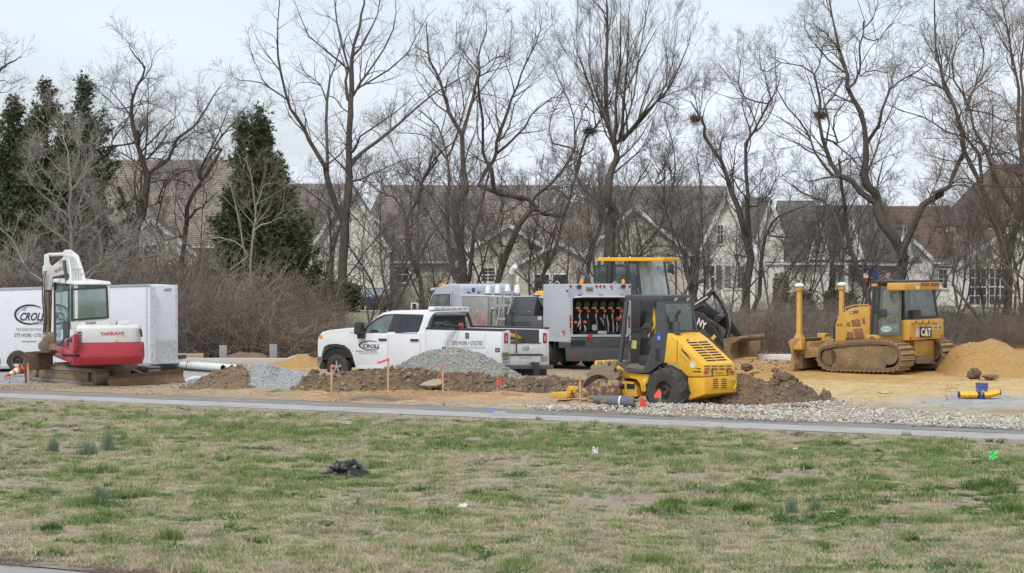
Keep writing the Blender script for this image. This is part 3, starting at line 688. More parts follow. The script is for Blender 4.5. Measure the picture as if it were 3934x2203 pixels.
# ------------------------------------------------------------------ bare trees
def bark(name, c1_, c2_, c3_):
    m, t, b = nodes(name); w = coord(t)
    c = mix(t, ramp(t, noise(t, 2.5, 6, 0.7, coord(t, 'Object', (1, 1, 0.25))), 0.35, 0.65), c1_, c2_)
    c = mix(t, ramp(t, noise(t, 14, 4, 0.7, w), 0.45, 0.7), c, c3_)
    t.links.new(c, b.inputs['Base Color']); b.inputs['Roughness'].default_value = 0.9; b.inputs['Specular IOR Level'].default_value = 0.2
    return m
B_DARK = bark('dark_bark', (0.095, 0.078, 0.066), (0.145, 0.12, 0.10), (0.065, 0.053, 0.046))
B_TWIG = bark('twig_bark', (0.155, 0.130, 0.113), (0.115, 0.096, 0.085), (0.195, 0.165, 0.143))
B_PALE = bark('pale_bark', (0.36, 0.33, 0.29), (0.28, 0.25, 0.22), (0.22, 0.19, 0.165))
B_TAN = bark('tan_brush', (0.25, 0.205, 0.16), (0.18, 0.148, 0.12), (0.33, 0.27, 0.205))
B_RED = bark('reddish_twigs', (0.23, 0.17, 0.14), (0.17, 0.132, 0.11), (0.27, 0.20, 0.16))

def unit(v): return v/np.maximum(np.linalg.norm(v, axis=-1, keepdims=True), 1e-9)
def walk(st, d, ln, n, wig, up, g):
    """many branches at once: n steps of ln/n with a wandering heading that bends towards up"""
    P = [st]; d = unit(d); step = (ln/n)[:, None]; kick = g.normal(0, wig, d.shape)
    for k in range(n):
        kick = kick*0.35 + g.normal(0, wig, d.shape)
        d = unit(d + kick + np.array([0, 0, 1.0])*up); P.append(P[-1] + d*step)
    return np.stack(P, 1)                                      # (N, n+1, 3)
def tubes(P, r0, r1, sides):
    """all polylines (N, n, 3) to tubes; radii from r0 to r1"""
    Nn, n, _ = P.shape; T = np.empty_like(P); T[:, 1:-1] = P[:, 2:]-P[:, :-2]; T[:, 0] = P[:, 1]-P[:, 0]; T[:, -1] = P[:, -1]-P[:, -2]; T = unit(T)
    ref = np.where(np.abs(T[..., 2:3]) < 0.9, np.array([0, 0, 1.0]), np.array([1.0, 0, 0])); Uu = unit(np.cross(T, ref)); Vv = np.cross(T, Uu)
    f = np.linspace(0, 1, n)[None, :]; r = (r0[:, None]*(1-f) + r1[:, None]*f)[..., None]
    ang = 2*math.pi*np.arange(sides)/sides
    ring = P[:, :, None, :] + (Uu[:, :, None, :]*np.cos(ang)[None, None, :, None] + Vv[:, :, None, :]*np.sin(ang)[None, None, :, None])*r[:, :, None, :]
    V = ring.reshape(-1, 3)
    b = (np.arange(Nn)*n*sides)[:, None, None] + (np.arange(n-1)*sides)[None, :, None]; i = np.arange(sides)[None, None, :]; j = (i+1) % sides
    F = np.stack([b+i, b+j, b+j+sides, b+i+sides], -1).reshape(-1, 4)
    return V, F
def children(P, r0, r1, k, lo, ang, g, droop=0.0):
    """k starting points on each polyline, with headings turned ang away from it"""
    Nn, n, _ = P.shape; t = g.uniform(lo, 1.0, (Nn, k)); q = t*(n-1); i = np.minimum(q.astype(int), n-2); f = (q-i)[..., None]
    ii = np.arange(Nn)[:, None]; st = P[ii, i]*(1-f) + P[ii, i+1]*f; T = unit(P[ii, i+1]-P[ii, i])
    rnd = unit(g.normal(0, 1, T.shape)); side = unit(rnd - (rnd*T).sum(-1, keepdims=True)*T); a = g.uniform(ang*0.6, ang*1.3, (Nn, k, 1))
    d = T*np.cos(a) + side*np.sin(a); d[..., 2] -= droop
    rr = r0[:, None]*(1-t) + r1[:, None]*t
    return st.reshape(-1, 3), unit(d).reshape(-1, 3), rr.reshape(-1), t.reshape(-1)
def crown(P0, R0, R1, L0, seed, dens=1.0, fine=1.0, up=0.10, wig=0.22, ang=0.8, lo=0.25, tw=0.006):
    """twig levels grown on the given limbs; returns (V, F) lists"""
    g = np.random.default_rng(seed); out = []; off = 0; P, r0, r1, ln = P0, R0, R1, L0
    specs = [(max(2, int(7*dens)), 0.52, 7, 4), (max(2, int(5*dens)), 0.58, 5, 3), (max(2, int(5*fine)), 0.62, 3, 3), (max(1, int(2.4*fine)), 0.62, 1, 3)]
    for k, frac, n, sides in specs:
        st, d, rr, t = children(P, r0, r1, k, lo, ang, g)
        l2 = np.repeat(ln, k)*frac*(1.15-0.6*t)*g.uniform(0.6, 1.25, len(t)); l2 = np.maximum(l2, 0.25)
        a0 = np.maximum(np.minimum(rr*0.6, 0.012*l2 + 0.004), tw*0.8); a1 = np.full(len(a0), tw*0.6)
        Q = walk(st, d, l2, n, wig, up, g); V, F = tubes(Q, a0, a1, sides); out.append((V, F+off)); off += len(V)
        P, r0, r1, ln, lo = Q, a0, a1, l2, 0.12
    return np.concatenate([v for v, f in out]), np.concatenate([f for v, f in out])

def smooth_line(P, n):
    """Catmull-Rom through the traced points"""
    P = np.array(P, dtype=float)
    if len(P) < 3: return np.linspace(P[0], P[-1], n)
    E = np.vstack([2*P[0]-P[1], P, 2*P[-1]-P[-2]]); o = []
    for q in np.linspace(0, len(P)-1-1e-6, n):
        i = int(q); t = q-i; a, b, c, d = E[i:i+4]
        o.append(0.5*((2*b) + (-a+c)*t + (2*a-5*b+4*c-d)*t*t + (-a+3*b-3*c+d)*t**3))
    return np.array(o)
def traced_tree(name, label, cat, D, limbs, seed, dens=1.0, fine=1.0, bark_=None, twig=None, up=0.09, wig=0.155, group=None, tw=0.0048, lo=0.2, ang=0.75, scale=1.0):
    """limbs = [(points in photo pixels from the foot upwards, foot radius, tip radius)]; the first is the trunk and is carried down to the ground"""
    g = np.random.default_rng(seed); pts3 = []; known = []
    mb = MB()
    for k, (pp, ra, rb) in enumerate(limbs):
        pp = [tuple(p) for p in pp]
        if k == 0 or pp[0][1] > 1180:
            gy = 968 + 34650/D; x0 = pp[0][0]
            pp = [(x0 + (x0-pp[1][0])*0.05, gy+6)] + [p for p in pp if p[1] < gy]
            d0 = D if k == 0 else D + g.normal(0, 0.5)
        else:
            q = min(known, key=lambda z: (z[0]-pp[0][0])**2 + (z[1]-pp[0][1])**2); d0 = q[2]
            if 4 < math.hypot(q[0]-pp[0][0], q[1]-pp[0][1]) < 160: pp = [(q[0], q[1])] + pp
        slope = 0 if k == 0 else g.normal(0, 0.35)
        W = []; acc = 0
        for i, (x, y) in enumerate(pp):
            if i: acc += math.hypot(x-pp[i-1][0], y-pp[i-1][1])/9000*D
            dd = d0 + slope*acc + (0.12*g.normal() if i else 0); W.append(np.array(at(x, y, dd)))
        n = max(8, int(acc*1.5)); L_ = smooth_line(W, n); jit = g.normal(0, 0.03, L_.shape); jit[0] = 0; L_ = L_ + jit
        known += [(1967+9000*v[0]/v[1], 968-(v[2]-CH)*9000/v[1], v[1]) for v in L_]; ra, rb = ra*.92, rb*.95
        pts3.append((L_, ra, rb, acc))
        rs = [max(rb, ra + (rb-ra)*(i/(n-1))**0.8)*(1+0.08*g.normal()) for i in range(n)]
        if k == 0: rs[0] *= 1.5
        mb.tube(L_, rs, 8 if ra > 0.08 else 6)
    base = pts3[0][0][0]
    root = thing(name, label, cat, (float(base[0]), float(base[1]), 0.0), 0, group)
    bv = np.array([base[0], base[1], 0.0])
    mb.v = [tuple(np.array(v_)-bv) for v_ in mb.v]
    part('trunk', mb, bark_ or B_DARK, root, smooth=60)
    n = 16; P0 = np.stack([smooth_line(p[0][::max(1, len(p[0])//10)], n) if len(p[0]) > 3 else np.linspace(p[0][0], p[0][-1], n) for p in pts3])
    # long limbs count several times
    reps = [max(1, int(round(p[3]/5.0))) for p in pts3]; idx = np.repeat(np.arange(len(pts3)), reps)
    P0 = P0[idx]; R0 = np.array([pts3[i][1] for i in idx]); R1 = np.array([pts3[i][2] for i in idx]); L0 = np.clip(np.array([pts3[i][3] for i in idx]), 4.2, 7.0)*scale
    low = P0[..., 2] < 3.5
    V, F = crown(P0, R0, R1, L0, seed+1, dens, fine, up, wig, ang, lo, tw)
    raw('crown', V-bv, F, twig or B_TWIG, root)
    return root, pts3
def nest(c, x, y, D, label):
    g = np.random.default_rng(int(x+y)); p = np.array(at(*c(x, y), D-0.3)); n = 360; u = unit(g.normal(0, 1, (n, 3))); st = p + u*np.array([0.30, 0.3, 0.15])*g.uniform(0.4, 1, (n, 1))
    d = unit(np.cross(u, g.normal(0, 1, (n, 3)))); Q = walk(st, d, 0.12+0.5*g.random(n)**2.5, 3, 0.3, 0, g); V, F = tubes(Q, np.full(n, .012), np.full(n, .004), 3)
    tag(raw('bird_nest', V, F, B_TWIG), label, 'bird nest', 'nests in the bare trees')
def S_(c, *pts): return [c(x, y) for x, y in pts]
TR = 'bare trees in the belt behind the building site'
traced_tree('tall_tree', 'tallest bare tree, forked trunk rising out of the picture above the pickup bonnet', 'tree', 112, [
    (S_(c7,(405,1290),(425,900),(445,600),(468,300)) + S_(c10,(800,1200),(795,1000),(805,800),(810,640),(815,480),(822,380),(850,260),(880,130),(900,0),(915,-120)), .30, .03),
    (S_(c10,(790,690),(775,560),(790,480),(740,280),(715,150),(700,0),(690,-100)), .10, .02),
    (S_(c7,(428,500),(350,300),(290,100)) + S_(c10,(630,1150),(540,1000),(480,880),(420,800),(360,690),(320,500),(305,350),(300,200),(320,0)), .19, .025),
    (S_(c10,(360,690),(240,600),(150,560),(60,560),(0,535),(-30,450)), .06, .008), (S_(c10,(240,600),(180,520),(130,400),(80,260)), .035, .008),
    (S_(c10,(650,1190),(640,900),(638,700),(680,500),(710,410),(745,300)), .13, .02), (S_(c10,(638,700),(600,590),(520,540),(460,440),(440,380)), .05, .01),
    (S_(c10,(830,1130),(900,1040),(1080,920),(1250,760),(1400,640),(1560,550)), .14, .02), (S_(c10,(830,1060),(860,960),(1000,860),(1160,740),(1260,640)), .09, .012),
    (S_(c10,(825,660),(900,540),(1000,390),(1090,240),(1110,100),(1120,-20)), .09, .015), (S_(c10,(860,620),(960,550),(1160,430),(1230,300),(1330,120),(1400,60)), .07, .01),
    (S_(c10,(825,385),(900,290),(970,150),(1010,0),(1020,-80)), .07, .02), (S_(c10,(790,490),(700,400),(620,340),(540,280),(480,170),(410,0)), .075, .012),
    (S_(c10,(830,1260),(960,1200),(1110,1140),(1210,1095),(1300,1090)), .06, .01), (S_(c10,(770,770),(700,690),(610,660),(500,700),(400,690)), .04, .008),
    (S_(c10,(540,1010),(470,760),(380,720),(250,700)), .03, .006), (S_(c10,(770,1000),(600,960),(430,900)), .03, .006),
    (S_(c7,(405,480),(300,370),(130,240),(0,160)), .05, .012), (S_(c7,(470,420),(600,560),(760,730),(900,1000)), .06, .015)], 1, 0.75, 0.8, up=0.06, wig=0.16, group=TR, scale=0.9)
traced_tree('bare_tree', 'bare many-limbed tree standing behind the grey truck cab', 'tree', 115, [
    (S_(c7,(1350,980),(1330,700),(1290,400)) + S_(c10,(1610,1300),(1590,1200),(1575,940),(1500,800),(1460,680),(1410,520),(1350,400),(1340,250),(1330,150)), .27, .02),
    (S_(c10,(1578,940),(1620,780),(1670,600),(1700,500),(1690,380),(1740,250),(1745,70)), .12, .012),
    (S_(c7,(1290,950),(1230,600),(1220,300)) + S_(c10,(1490,1250),(1470,1080),(1420,900),(1330,800),(1260,760)), .16, .02),
    (S_(c7,(1400,950),(1430,600),(1500,300),(1560,60)), .17, .04), (S_(c10,(1480,680),(1380,620),(1300,520),(1240,490)), .05, .01),
    (S_(c10,(1410,520),(1480,420),(1560,350),(1560,150)), .05, .01), (S_(c10,(1470,1090),(1560,900),(1590,700),(1540,500),(1600,300),(1660,120)), .07, .01),
    (S_(c7,(1330,800),(1150,560),(1040,350),(950,50)), .09, .02), (S_(c10,(1470,1100),(1400,1000),(1300,930),(1150,920),(1000,900)), .06, .01)], 2, 0.9, 1.0, up=0.1, group=TR)
traced_tree('bare_tree', 'bare tree with two wide leaning stems above the exhaust stack', 'tree', 118, [
    (S_(c7,(1600,960),(1700,700),(1800,480),(1900,350)) + S_(c10,(1700,1300),(1800,1120),(1830,980),(1880,800),(1940,640),(2020,450),(2080,320),(2130,190)), .21, .02),
    (S_(c10,(1795,1300),(1790,1180),(1740,1130),(1720,960),(1720,800),(1690,600),(1690,480),(1560,340),(1540,150)), .14, .012),
    (S_(c10,(1840,1060),(2000,900),(2080,770),(2200,690),(2280,600)), .10, .012), (S_(c10,(1690,480),(1760,440),(1830,390),(1900,380),(1920,250),(1915,100)), .05, .01),
    (S_(c10,(1940,640),(1900,500),(1870,350),(1890,200)), .05, .01), (S_(c10,(1740,1130),(1640,1090),(1560,1200)), .05, .015),
    (S_(c7,(1780,640),(1640,700),(1630,580),(1660,430)), .08, .02), (S_(c10,(1830,980),(1900,900),(1950,700),(2100,540),(2180,430)), .06, .01)], 3, 0.9, 1.0, up=0.12, group=TR)
traced_tree('bare_tree', 'bare tree slanting right behind the white exhaust stack', 'tree', 121, [
    (S_(c7,(1900,1000),(1960,900),(2080,620),(2130,400),(2240,50)), .16, .05), (S_(c7,(2240,60),(2200,-60)) + S_(c10,(2200,1000),(2190,850),(2250,700),(2290,560),(2230,400)), .07, .01),
    (S_(c11,(60,1443),(200,1280),(340,1110),(380,930),(330,700),(240,500),(230,420)), .12, .01), (S_(c11,(380,930),(450,750),(500,640)), .06, .01),
    (S_(c7,(2080,620),(1950,560),(1850,420),(1720,300)), .07, .02)], 4, 0.9, 1.0, group=TR)
traced_tree('bare_tree', 'bare leaning tree carrying a nest, left of the loader cab', 'tree', 113, [
    (S_(c7,(2290,960),(2330,700),(2400,400)) + S_(c11,(390,1250),(420,1080),(470,930),(540,860),(590,770),(640,640)), .14, .03), (S_(c11,(520,870),(500,650),(430,450),(380,350),(330,120)), .05, .008),
    (S_(c7,(2310,850),(2220,750),(2150,600),(2090,520),(2000,440)), .06, .015)], 5, 1.1, 1.0, group=TR)
traced_tree('bare_tree', 'broad bare tree with upright broom-like crown above the loader', 'tree', 112, [
    (S_(c8,(60,580),(90,330)) + S_(c11,(600,1400),(620,1200),(665,1080),(645,1010),(600,800),(590,500),(600,200),(600,0),(600,-60)), .34, .02),
    (S_(c11,(650,1010),(665,700),(690,450),(690,200),(690,-20)), .12, .012), (S_(c11,(690,970),(720,650),(740,350),(760,0)), .13, .012),
    (S_(c11,(720,960),(820,820),(940,700),(1060,560),(1150,350),(1180,200)), .12, .01), (S_(c11,(740,940),(870,800),(1000,600),(1060,400),(1090,140)), .08, .01),
    (S_(c11,(620,900),(500,650),(430,450),(390,330),(390,0)), .08, .01), (S_(c11,(600,860),(480,500),(480,50)), .07, .01), (S_(c11,(710,900),(780,700),(830,400),(930,200),(1010,130)), .07, .01),
    (S_(c11,(600,700),(560,400),(540,0)), .05, .01), (S_(c11,(665,700),(640,400),(640,100)), .05, .01), (S_(c11,(830,800),(990,610),(1110,600)), .04, .01), (S_(c11,(720,640),(820,400),(880,60),(900,0)), .05, .01),
    (S_(c11,(940,700),(1050,740),(1090,850)), .04, .01), (S_(c8,(60,500),(20,300),(0,120)), .10, .03), (S_(c8,(120,600),(130,400),(210,200),(300,60)), .12, .03)], 6, 1.0, 1.15, up=0.2, wig=0.13, ang=0.55, group=TR)
nest(c11, 480, 908, 113, 'round twig nest in the leaning tree left of the loader cab')
traced_tree('bare_tree', 'bare crooked tree carrying a ragged nest above the white gable', 'tree', 110, [
    (S_(c8,(890,1000),(900,800),(920,560),(850,330),(800,200)) + S_(c11,(1440,1250),(1380,1100),(1280,980),(1270,870),(1225,790),(1180,700)), .27, .03),
    (S_(c11,(1240,780),(1260,690),(1260,640)), .05, .012), (S_(c8,(960,900),(990,620),(1040,420),(1120,350),(1260,300)), .16, .03),
    (S_(c8,(920,560),(905,300),(900,180)) + S_(c11,(1560,1000),(1640,880),(1720,720),(1780,600),(1800,480)), .17, .01), (S_(c11,(1720,720),(1600,690),(1520,640),(1520,400),(1440,330)), .05, .01),
    (S_(c11,(1380,1040),(1410,960),(1500,930)), .05, .01), (S_(c11,(1640,880),(1560,700),(1480,560),(1380,460)), .05, .01),
    (S_(c8,(880,770),(830,620),(840,600),(890,610)), .09, .04), (S_(c8,(1040,480),(1150,490),(1230,480),(1400,330)), .06, .02), (S_(c8,(960,300),(1050,200),(1100,100)), .07, .02)], 7, 1.0, 1.1, group=TR)
nest(c11, 1215, 822, 110, 'ragged twig nest high in the crooked tree right of the loader')
traced_tree('bare_tree', 'thin bare double-stemmed tree between loader cab and white gable', 'tree', 119, [
    (S_(c8,(560,870),(540,700),(500,560),(420,380),(390,200),(400,50)), .15, .03), (S_(c8,(590,850),(610,500),(620,200),(590,0)), .09, .02), (S_(c11,(1240,1400),(1250,1250),(1220,1070),(1260,950)), .06, .01),
    (S_(c11,(1040,1400),(1060,1200),(1070,1050),(1020,900),(1000,760)), .07, .01), (S_(c8,(500,560),(600,420),(700,300)), .05, .01), (S_(c11,(930,1280),(1030,1100),(1030,980),(960,900)), .06, .01)], 8, 1.2, 1.0, group=TR)
traced_tree('bare_tree', 'great forked dark tree rising behind the dozer exhaust with a nest in its left limb', 'tree', 104, [
    (S_(c8,(1815,770),(1840,600),(1740,430),(1690,300)) + S_(c12,(960,1350),(880,1260),(880,1100),(890,920),(840,760),(770,620),(760,500),(700,340),(680,200),(630,0)), .32, .03),
    (S_(c12,(950,1400),(850,1340),(780,1250),(700,1220),(640,1130),(590,960),(560,830),(580,700),(530,520),(440,460),(300,440),(200,380)), .20, .012),
    (S_(c12,(640,1215),(560,1090),(500,960),(420,830),(300,700),(260,500),(260,300)), .09, .012), (S_(c12,(590,760),(690,620),(730,560)), .07, .02), (S_(c12,(590,960),(680,1000),(780,1090),(860,1160)), .06, .03),
    (S_(c8,(1840,600),(1900,450),(1960,300),(2100,210)) + S_(c12,(1350,1360),(1470,1280),(1500,1160),(1560,1080),(1560,900),(1480,700),(1430,560),(1390,400),(1360,250),(1370,0)), .22, .03),
    (S_(c12,(905,1190),(960,1060),(1000,900),(1080,740),(1140,600)), .07, .01), (S_(c12,(905,985),(980,860),(1000,760),(1060,620),(1120,560),(1260,490),(1350,430)), .11, .012),
    (S_(c12,(770,610),(850,500),(850,300),(880,200),(830,0)), .09, .012), (S_(c12,(850,530),(910,490),(1040,490),(1150,440)), .05, .01), (S_(c12,(880,200),(950,100),(970,0)), .05, .01),
    (S_(c12,(760,510),(640,430),(560,330),(480,240),(460,80)), .07, .01), (S_(c12,(530,520),(580,400),(600,280)), .04, .01), (S_(c12,(300,440),(180,500),(150,400),(140,300)), .03, .01),
    (S_(c12,(690,1000),(660,850),(730,720),(770,650)), .06, .02), (S_(c8,(1490,560),(1400,300),(1250,230),(1120,140)), .10, .02), (S_(c12,(700,340),(640,250),(560,200),(500,130)), .04, .01), (S_(c12,(960,280),(1060,170),(1140,40)), .04, .01)], 9, 0.95, 1.0, wig=0.19, group=TR)
nest(c12, 575, 800, 104, 'largest twig nest, in the left limb of the great forked tree')
traced_tree('bare_tree', 'bare leaning trunk seen just left of the dozer exhaust pipe', 'tree', 106, [
    (S_(c8,(1640,880),(1560,650),(1500,450),(1490,300),(1460,100)), .19, .05), (S_(c12,(740,1420),(720,1220),(700,1100)), .12, .05), (S_(c8,(1530,610),(1440,510)), .08, .03), (S_(c8,(1490,380),(1400,300),(1300,260)), .06, .02)], 10, 0.8, 0.9, group=TR)
traced_tree('bare_tree', 'bare tree with curving trunk at the right, before the big house window', 'tree', 100, [
    (S_(c8,(2460,1080),(2480,800),(2480,600),(2400,400),(2300,150),(2230,0)) + S_(c12,(1530,800),(1440,640),(1420,500),(1390,330)), .24, .02),
    (S_(c8,(2490,600),(2540,400),(2576,260)) + S_(c12,(1960,1100),(1940,850),(1950,650),(1900,400),(1870,200),(1830,0)), .18, .02),
    (S_(c12,(1690,1300),(1680,1100),(1600,960),(1540,900),(1470,800)), .13, .02), (S_(c12,(1900,1443),(1790,1250),(1750,1080),(1640,900),(1600,700),(1500,560),(1500,350),(1580,200)), .13, .015),
    (S_(c12,(1560,950),(1400,900),(1330,820),(1200,790),(1080,740),(1000,720)), .06, .01), (S_(c12,(1440,640),(1300,560),(1200,540),(1150,570)), .05, .01), (S_(c12,(1560,760),(1700,780),(1850,840),(1984,860)), .07, .02),
    (S_(c12,(1600,700),(1700,500),(1700,350),(1640,200),(1560,60)), .06, .01), (S_(c12,(1680,1080),(1850,1060),(1984,1020)), .05, .02), (S_(c12,(1900,400),(1820,280),(1760,150),(1640,0)), .05, .01)], 11, 1.15, 1.2, wig=0.22, group=TR)
traced_tree('bare_tree', 'bare tree at the right edge with budding reddish twigs', 'tree', 97, [
    (S_(c8,(2560,1090),(2590,800),(2600,500)) + S_(c12,(1984,1300),(1970,1000),(1984,700),(1960,450),(1984,200)), .24, .03),
    (S_(c12,(1984,1250),(1850,1130),(1780,1000),(1700,900),(1640,700)), .12, .01), (S_(c12,(1960,1200),(1700,1150),(1500,1120),(1350,1080),(1230,1060)), .05, .01),
    (S_(c12,(1960,1300),(1650,1280),(1450,1260),(1250,1240)), .05, .01), (S_(c12,(1960,1100),(1700,1000),(1500,960),(1280,960)), .05, .01)], 12, 1.0, 1.1, twig=B_RED, wig=0.2, group=TR)
traced_tree('bare_tree', 'thin crooked leaning trunk between the dozer and the right sand pile', 'tree', 96, [
    (S_(c8,(2370,1085),(2240,900),(2150,800),(2150,640),(2110,500),(2040,300),(1990,200)), .10, .025), (S_(c8,(2160,700),(2300,640),(2400,670)), .04, .01)], 13, 1.1, 0.9, group=TR)
traced_tree('bare_tree', 'pale bare sapling with a straight stem behind the excavator arm', 'tree', 84, [
    (S_(c6,(490,850),(492,600),(488,400),(480,200),(440,60),(430,0)), .075, .012), (S_(c6,(490,560),(400,420),(330,300),(250,220)), .03, .008), (S_(c6,(490,700),(400,560),(360,430),(270,330),(200,200)), .04, .008),
    (S_(c6,(492,600),(560,480),(580,330)), .03, .008), (S_(c6,(490,780),(560,690),(680,600),(760,560)), .035, .008), (S_(c6,(488,800),(400,720),(300,650),(200,520)), .035, .008), (S_(c6,(488,350),(540,200),(560,60)), .02, .006)],
    14, 0.9, 1.0, bark_=B_PALE, twig=B_PALE, group=TR, scale=0.75)
traced_tree('bare_tree', 'pale low tree with limbs sweeping right behind the cargo trailer', 'tree', 86, [
    (S_(c6,(560,1080),(640,960),(760,890),(900,830),(1080,740)), .07, .015), (S_(c6,(640,960),(620,800),(700,700),(780,620)), .04, .01), (S_(c6,(760,890),(900,900),(1050,880)), .03, .01), (S_(c6,(350,1080),(160,930),(110,800),(0,680)), .07, .015),
    (S_(c6,(130,850),(20,960)), .04, .01)], 15, 1.0, 1.0, bark_=B_PALE, twig=B_PALE, group=TR, scale=0.7)
traced_tree('bare_tree', 'dark storm-broken tree in front of the big tan roof', 'tree', 104, [
    (S_(c6,(930,820),(960,640),(1000,540),(1015,330)) + S_(c9,(1000,1170),(960,1040),(920,880),(905,720),(960,580),(1000,480),(900,350),(910,290)), .26, .012),
    (S_(c9,(1030,1200),(1110,1140),(1190,1080),(1240,950),(1330,890),(1420,800),(1430,700),(1500,640),(1540,570)), .13, .012), (S_(c9,(1330,890),(1380,930),(1500,890),(1580,860)), .05, .01),
    (S_(c9,(1000,1080),(1030,900),(1025,700),(1030,550)), .07, .01), (S_(c9,(770,1010),(830,900),(880,830)), .06, .02), (S_(c9,(905,740),(820,750),(700,640),(640,580)), .05, .01),
    (S_(c9,(1020,1100),(1120,980),(1210,860),(1220,730)), .06, .01), (S_(c6,(940,700),(880,540),(820,390)), .12, .09), (S_(c9,(960,1000),(950,900)), .10, .08), (S_(c9,(900,800),(860,860),(840,960)), .04, .01)],
    16, 1.0, 1.1, group=TR, wig=0.22)
traced_tree('bare_tree', 'bare tree leaning right in front of the tan roof beside the evergreen', 'tree', 106, [
    (S_(c6,(1230,1050),(1280,800),(1300,620),(1320,470),(1450,280),(1540,120)) + S_(c9,(1480,1040),(1580,900),(1640,820),(1720,740)), .17, .012), (S_(c9,(1380,1230),(1430,1090),(1500,950),(1560,820),(1580,740)), .08, .01),
    (S_(c6,(1300,620),(1360,550),(1420,520),(1510,430)), .07, .01), (S_(c6,(1100,750),(1120,500),(1180,330),(1290,290),(1420,260)), .07, .01), (S_(c9,(1100,1400),(1180,1200),(1320,1170)), .05, .01), (S_(c6,(1270,760),(1210,600),(1240,300)), .06, .01)],
    17, 1.1, 1.2, group=TR, wig=0.24)
traced_tree('bare_tree', 'pale bare shrubby tree in front of the right-hand evergreen', 'tree', 92, [
    (S_(c6,(1730,900),(1760,700),(1770,560),(1740,330),(1700,200)), .08, .012), (S_(c6,(1690,830),(1660,600),(1600,400),(1560,300)), .06, .01), (S_(c6,(1760,700),(1870,640),(1990,600)), .04, .01), (S_(c6,(1770,560),(1830,400),(1900,330)), .04, .01),
    (S_(c6,(1720,880),(1640,780),(1500,740),(1360,780),(1220,800)), .05, .01), (S_(c6,(1700,900),(1560,970),(1480,850)), .04, .01)], 18, 0.8, 0.7, bark_=B_PALE, twig=B_TAN, group=TR, scale=0.85)
traced_tree('bare_tree', 'bare tree beyond the left edge reaching a few limbs into the sky', 'tree', 108, [
    ([(-190, 1290), (-180, 900), (-150, 600)] + S_(c9,(-160,700),(0,490),(70,440),(150,390)), .2, .02), (S_(c9,(-160,620),(0,560),(80,575),(170,540)), .05, .01), (S_(c9,(-100,640),(30,640),(120,600)), .04, .01), (S_(c9,(-160,500),(-20,400),(30,350)), .04, .01)],
    19, 0.8, 0.8, group=TR, scale=0.5)
traced_tree('bare_tree', 'slim bare tree right beside the tallest trunk', 'tree', 108, [
    (S_(c7,(320,1250),(335,900),(340,600),(330,400)), .12, .05), (S_(c7,(340,620),(280,450),(180,380),(60,380)), .05, .01), (S_(c7,(340,700),(390,560),(480,480)), .04, .01)], 20, 1.0, 0.9, group=TR, scale=0.8)
traced_tree('bare_tree', 'bare tree with slanting trunk right of the beige dormer window', 'tree', 110, [
    (S_(c7,(1040,1060),(990,880),(920,650),(920,500),(980,380),(1050,170),(1150,30)), .14, .05), (S_(c10,(1290,1440),(1300,1270),(1370,1120),(1480,1020),(1590,900)), .10, .02), (S_(c7,(920,520),(860,350),(700,260),(560,130)), .07, .02), (S_(c7,(920,620),(820,700),(860,850)), .06, .02),
    (S_(c10,(1300,1270),(1200,1190),(1120,1050),(1060,900)), .05, .01)], 21, 1.2, 1.1, group=TR)

# thin saplings filling the belt: five shapes, each copied
saps = []
for k in range(5):
    g = np.random.default_rng(400+k); h = 7.0; n0 = 3
    st = np.zeros((n0, 3)) + g.normal(0, .15, (n0, 3))*np.array([1, 1, 0]); d = unit(np.array([0, 0, 1.0]) + g.normal(0, 0.22, (n0, 3)))
    P = walk(st, d, np.full(n0, h)*g.uniform(.7, 1.1, n0), 10, 0.09, 0.06, g); V, F = tubes(P, np.full(n0, .055), np.full(n0, .012), 5)
    V2, F2 = crown(np.repeat(P, 2, 0), np.full(2*n0, .05), np.full(2*n0, .012), np.full(2*n0, 4.2), 500+k, 1.0, 0.9, 0.12, 0.2, 0.7, 0.15)
    a = bpy.data.meshes.new('x'); t_ = raw('trunk', V, F, B_DARK); c_ = raw('crown', V2, F2, B_TWIG); saps.append((t_.data, c_.data)); bpy.data.objects.remove(t_); bpy.data.objects.remove(c_)
spots = [(60, 118, 1.1), (240, 96, .9), (700, 112, 1.0), (820, 99, .8), (980, 120, 1.1), (1190, 101, 1.0), (1250, 118, 1.2), (1500, 122, 1.3), (1640, 108, 1.0), (1800, 124, 1.4), (1900, 112, 1.1), (2050, 122, 1.3), (2160, 108, 1.1),
         (2330, 118, 1.3), (2500, 124, 1.4), (2590, 109, 1.2), (2690, 116, 1.2), (2800, 104, 1.0), (2960, 120, 1.3), (3060, 107, 1.0), (3160, 118, 1.2), (3290, 110, 1.0), (3420, 120, 1.1), (3560, 103, .85), (3680, 112, 1.1), (3790, 99, 1.1), (3900, 110, 1.3), (2420, 104, .9), (1420, 98, .9), (560, 104, .9)]
SAPL = ['above the left end of the cargo trailer', 'beside the pale sapling above the excavator boom', 'before the left part of the tan roof', 'just left of the bushy evergreens', 'rising behind the bushy evergreens', 'right of the bushy evergreens', 'before the leftmost cream gable', 'below the small dormer window', 'above the pickup cab roof', 'left of the grey truck cab', 'above the grey truck cab', 'above the stainless tanks', 'right beside the exhaust stack', 'above the hose compartment', 'behind the loader cab roof', 'above the roller cab', 'above the loader arms', 'between loader arms and white gable', 'just right of the tall cream gable', 'left of the near blade mast', 'between the two blade masts', 'above the dozer hood', 'behind the dozer cab', 'right of the dozer cab', 'left of the twin window', 'before the right half of the twin window', 'at the right picture edge', 'left of the roller cab roof', 'nearest one above the pickup door', 'before the right part of the tan roof']
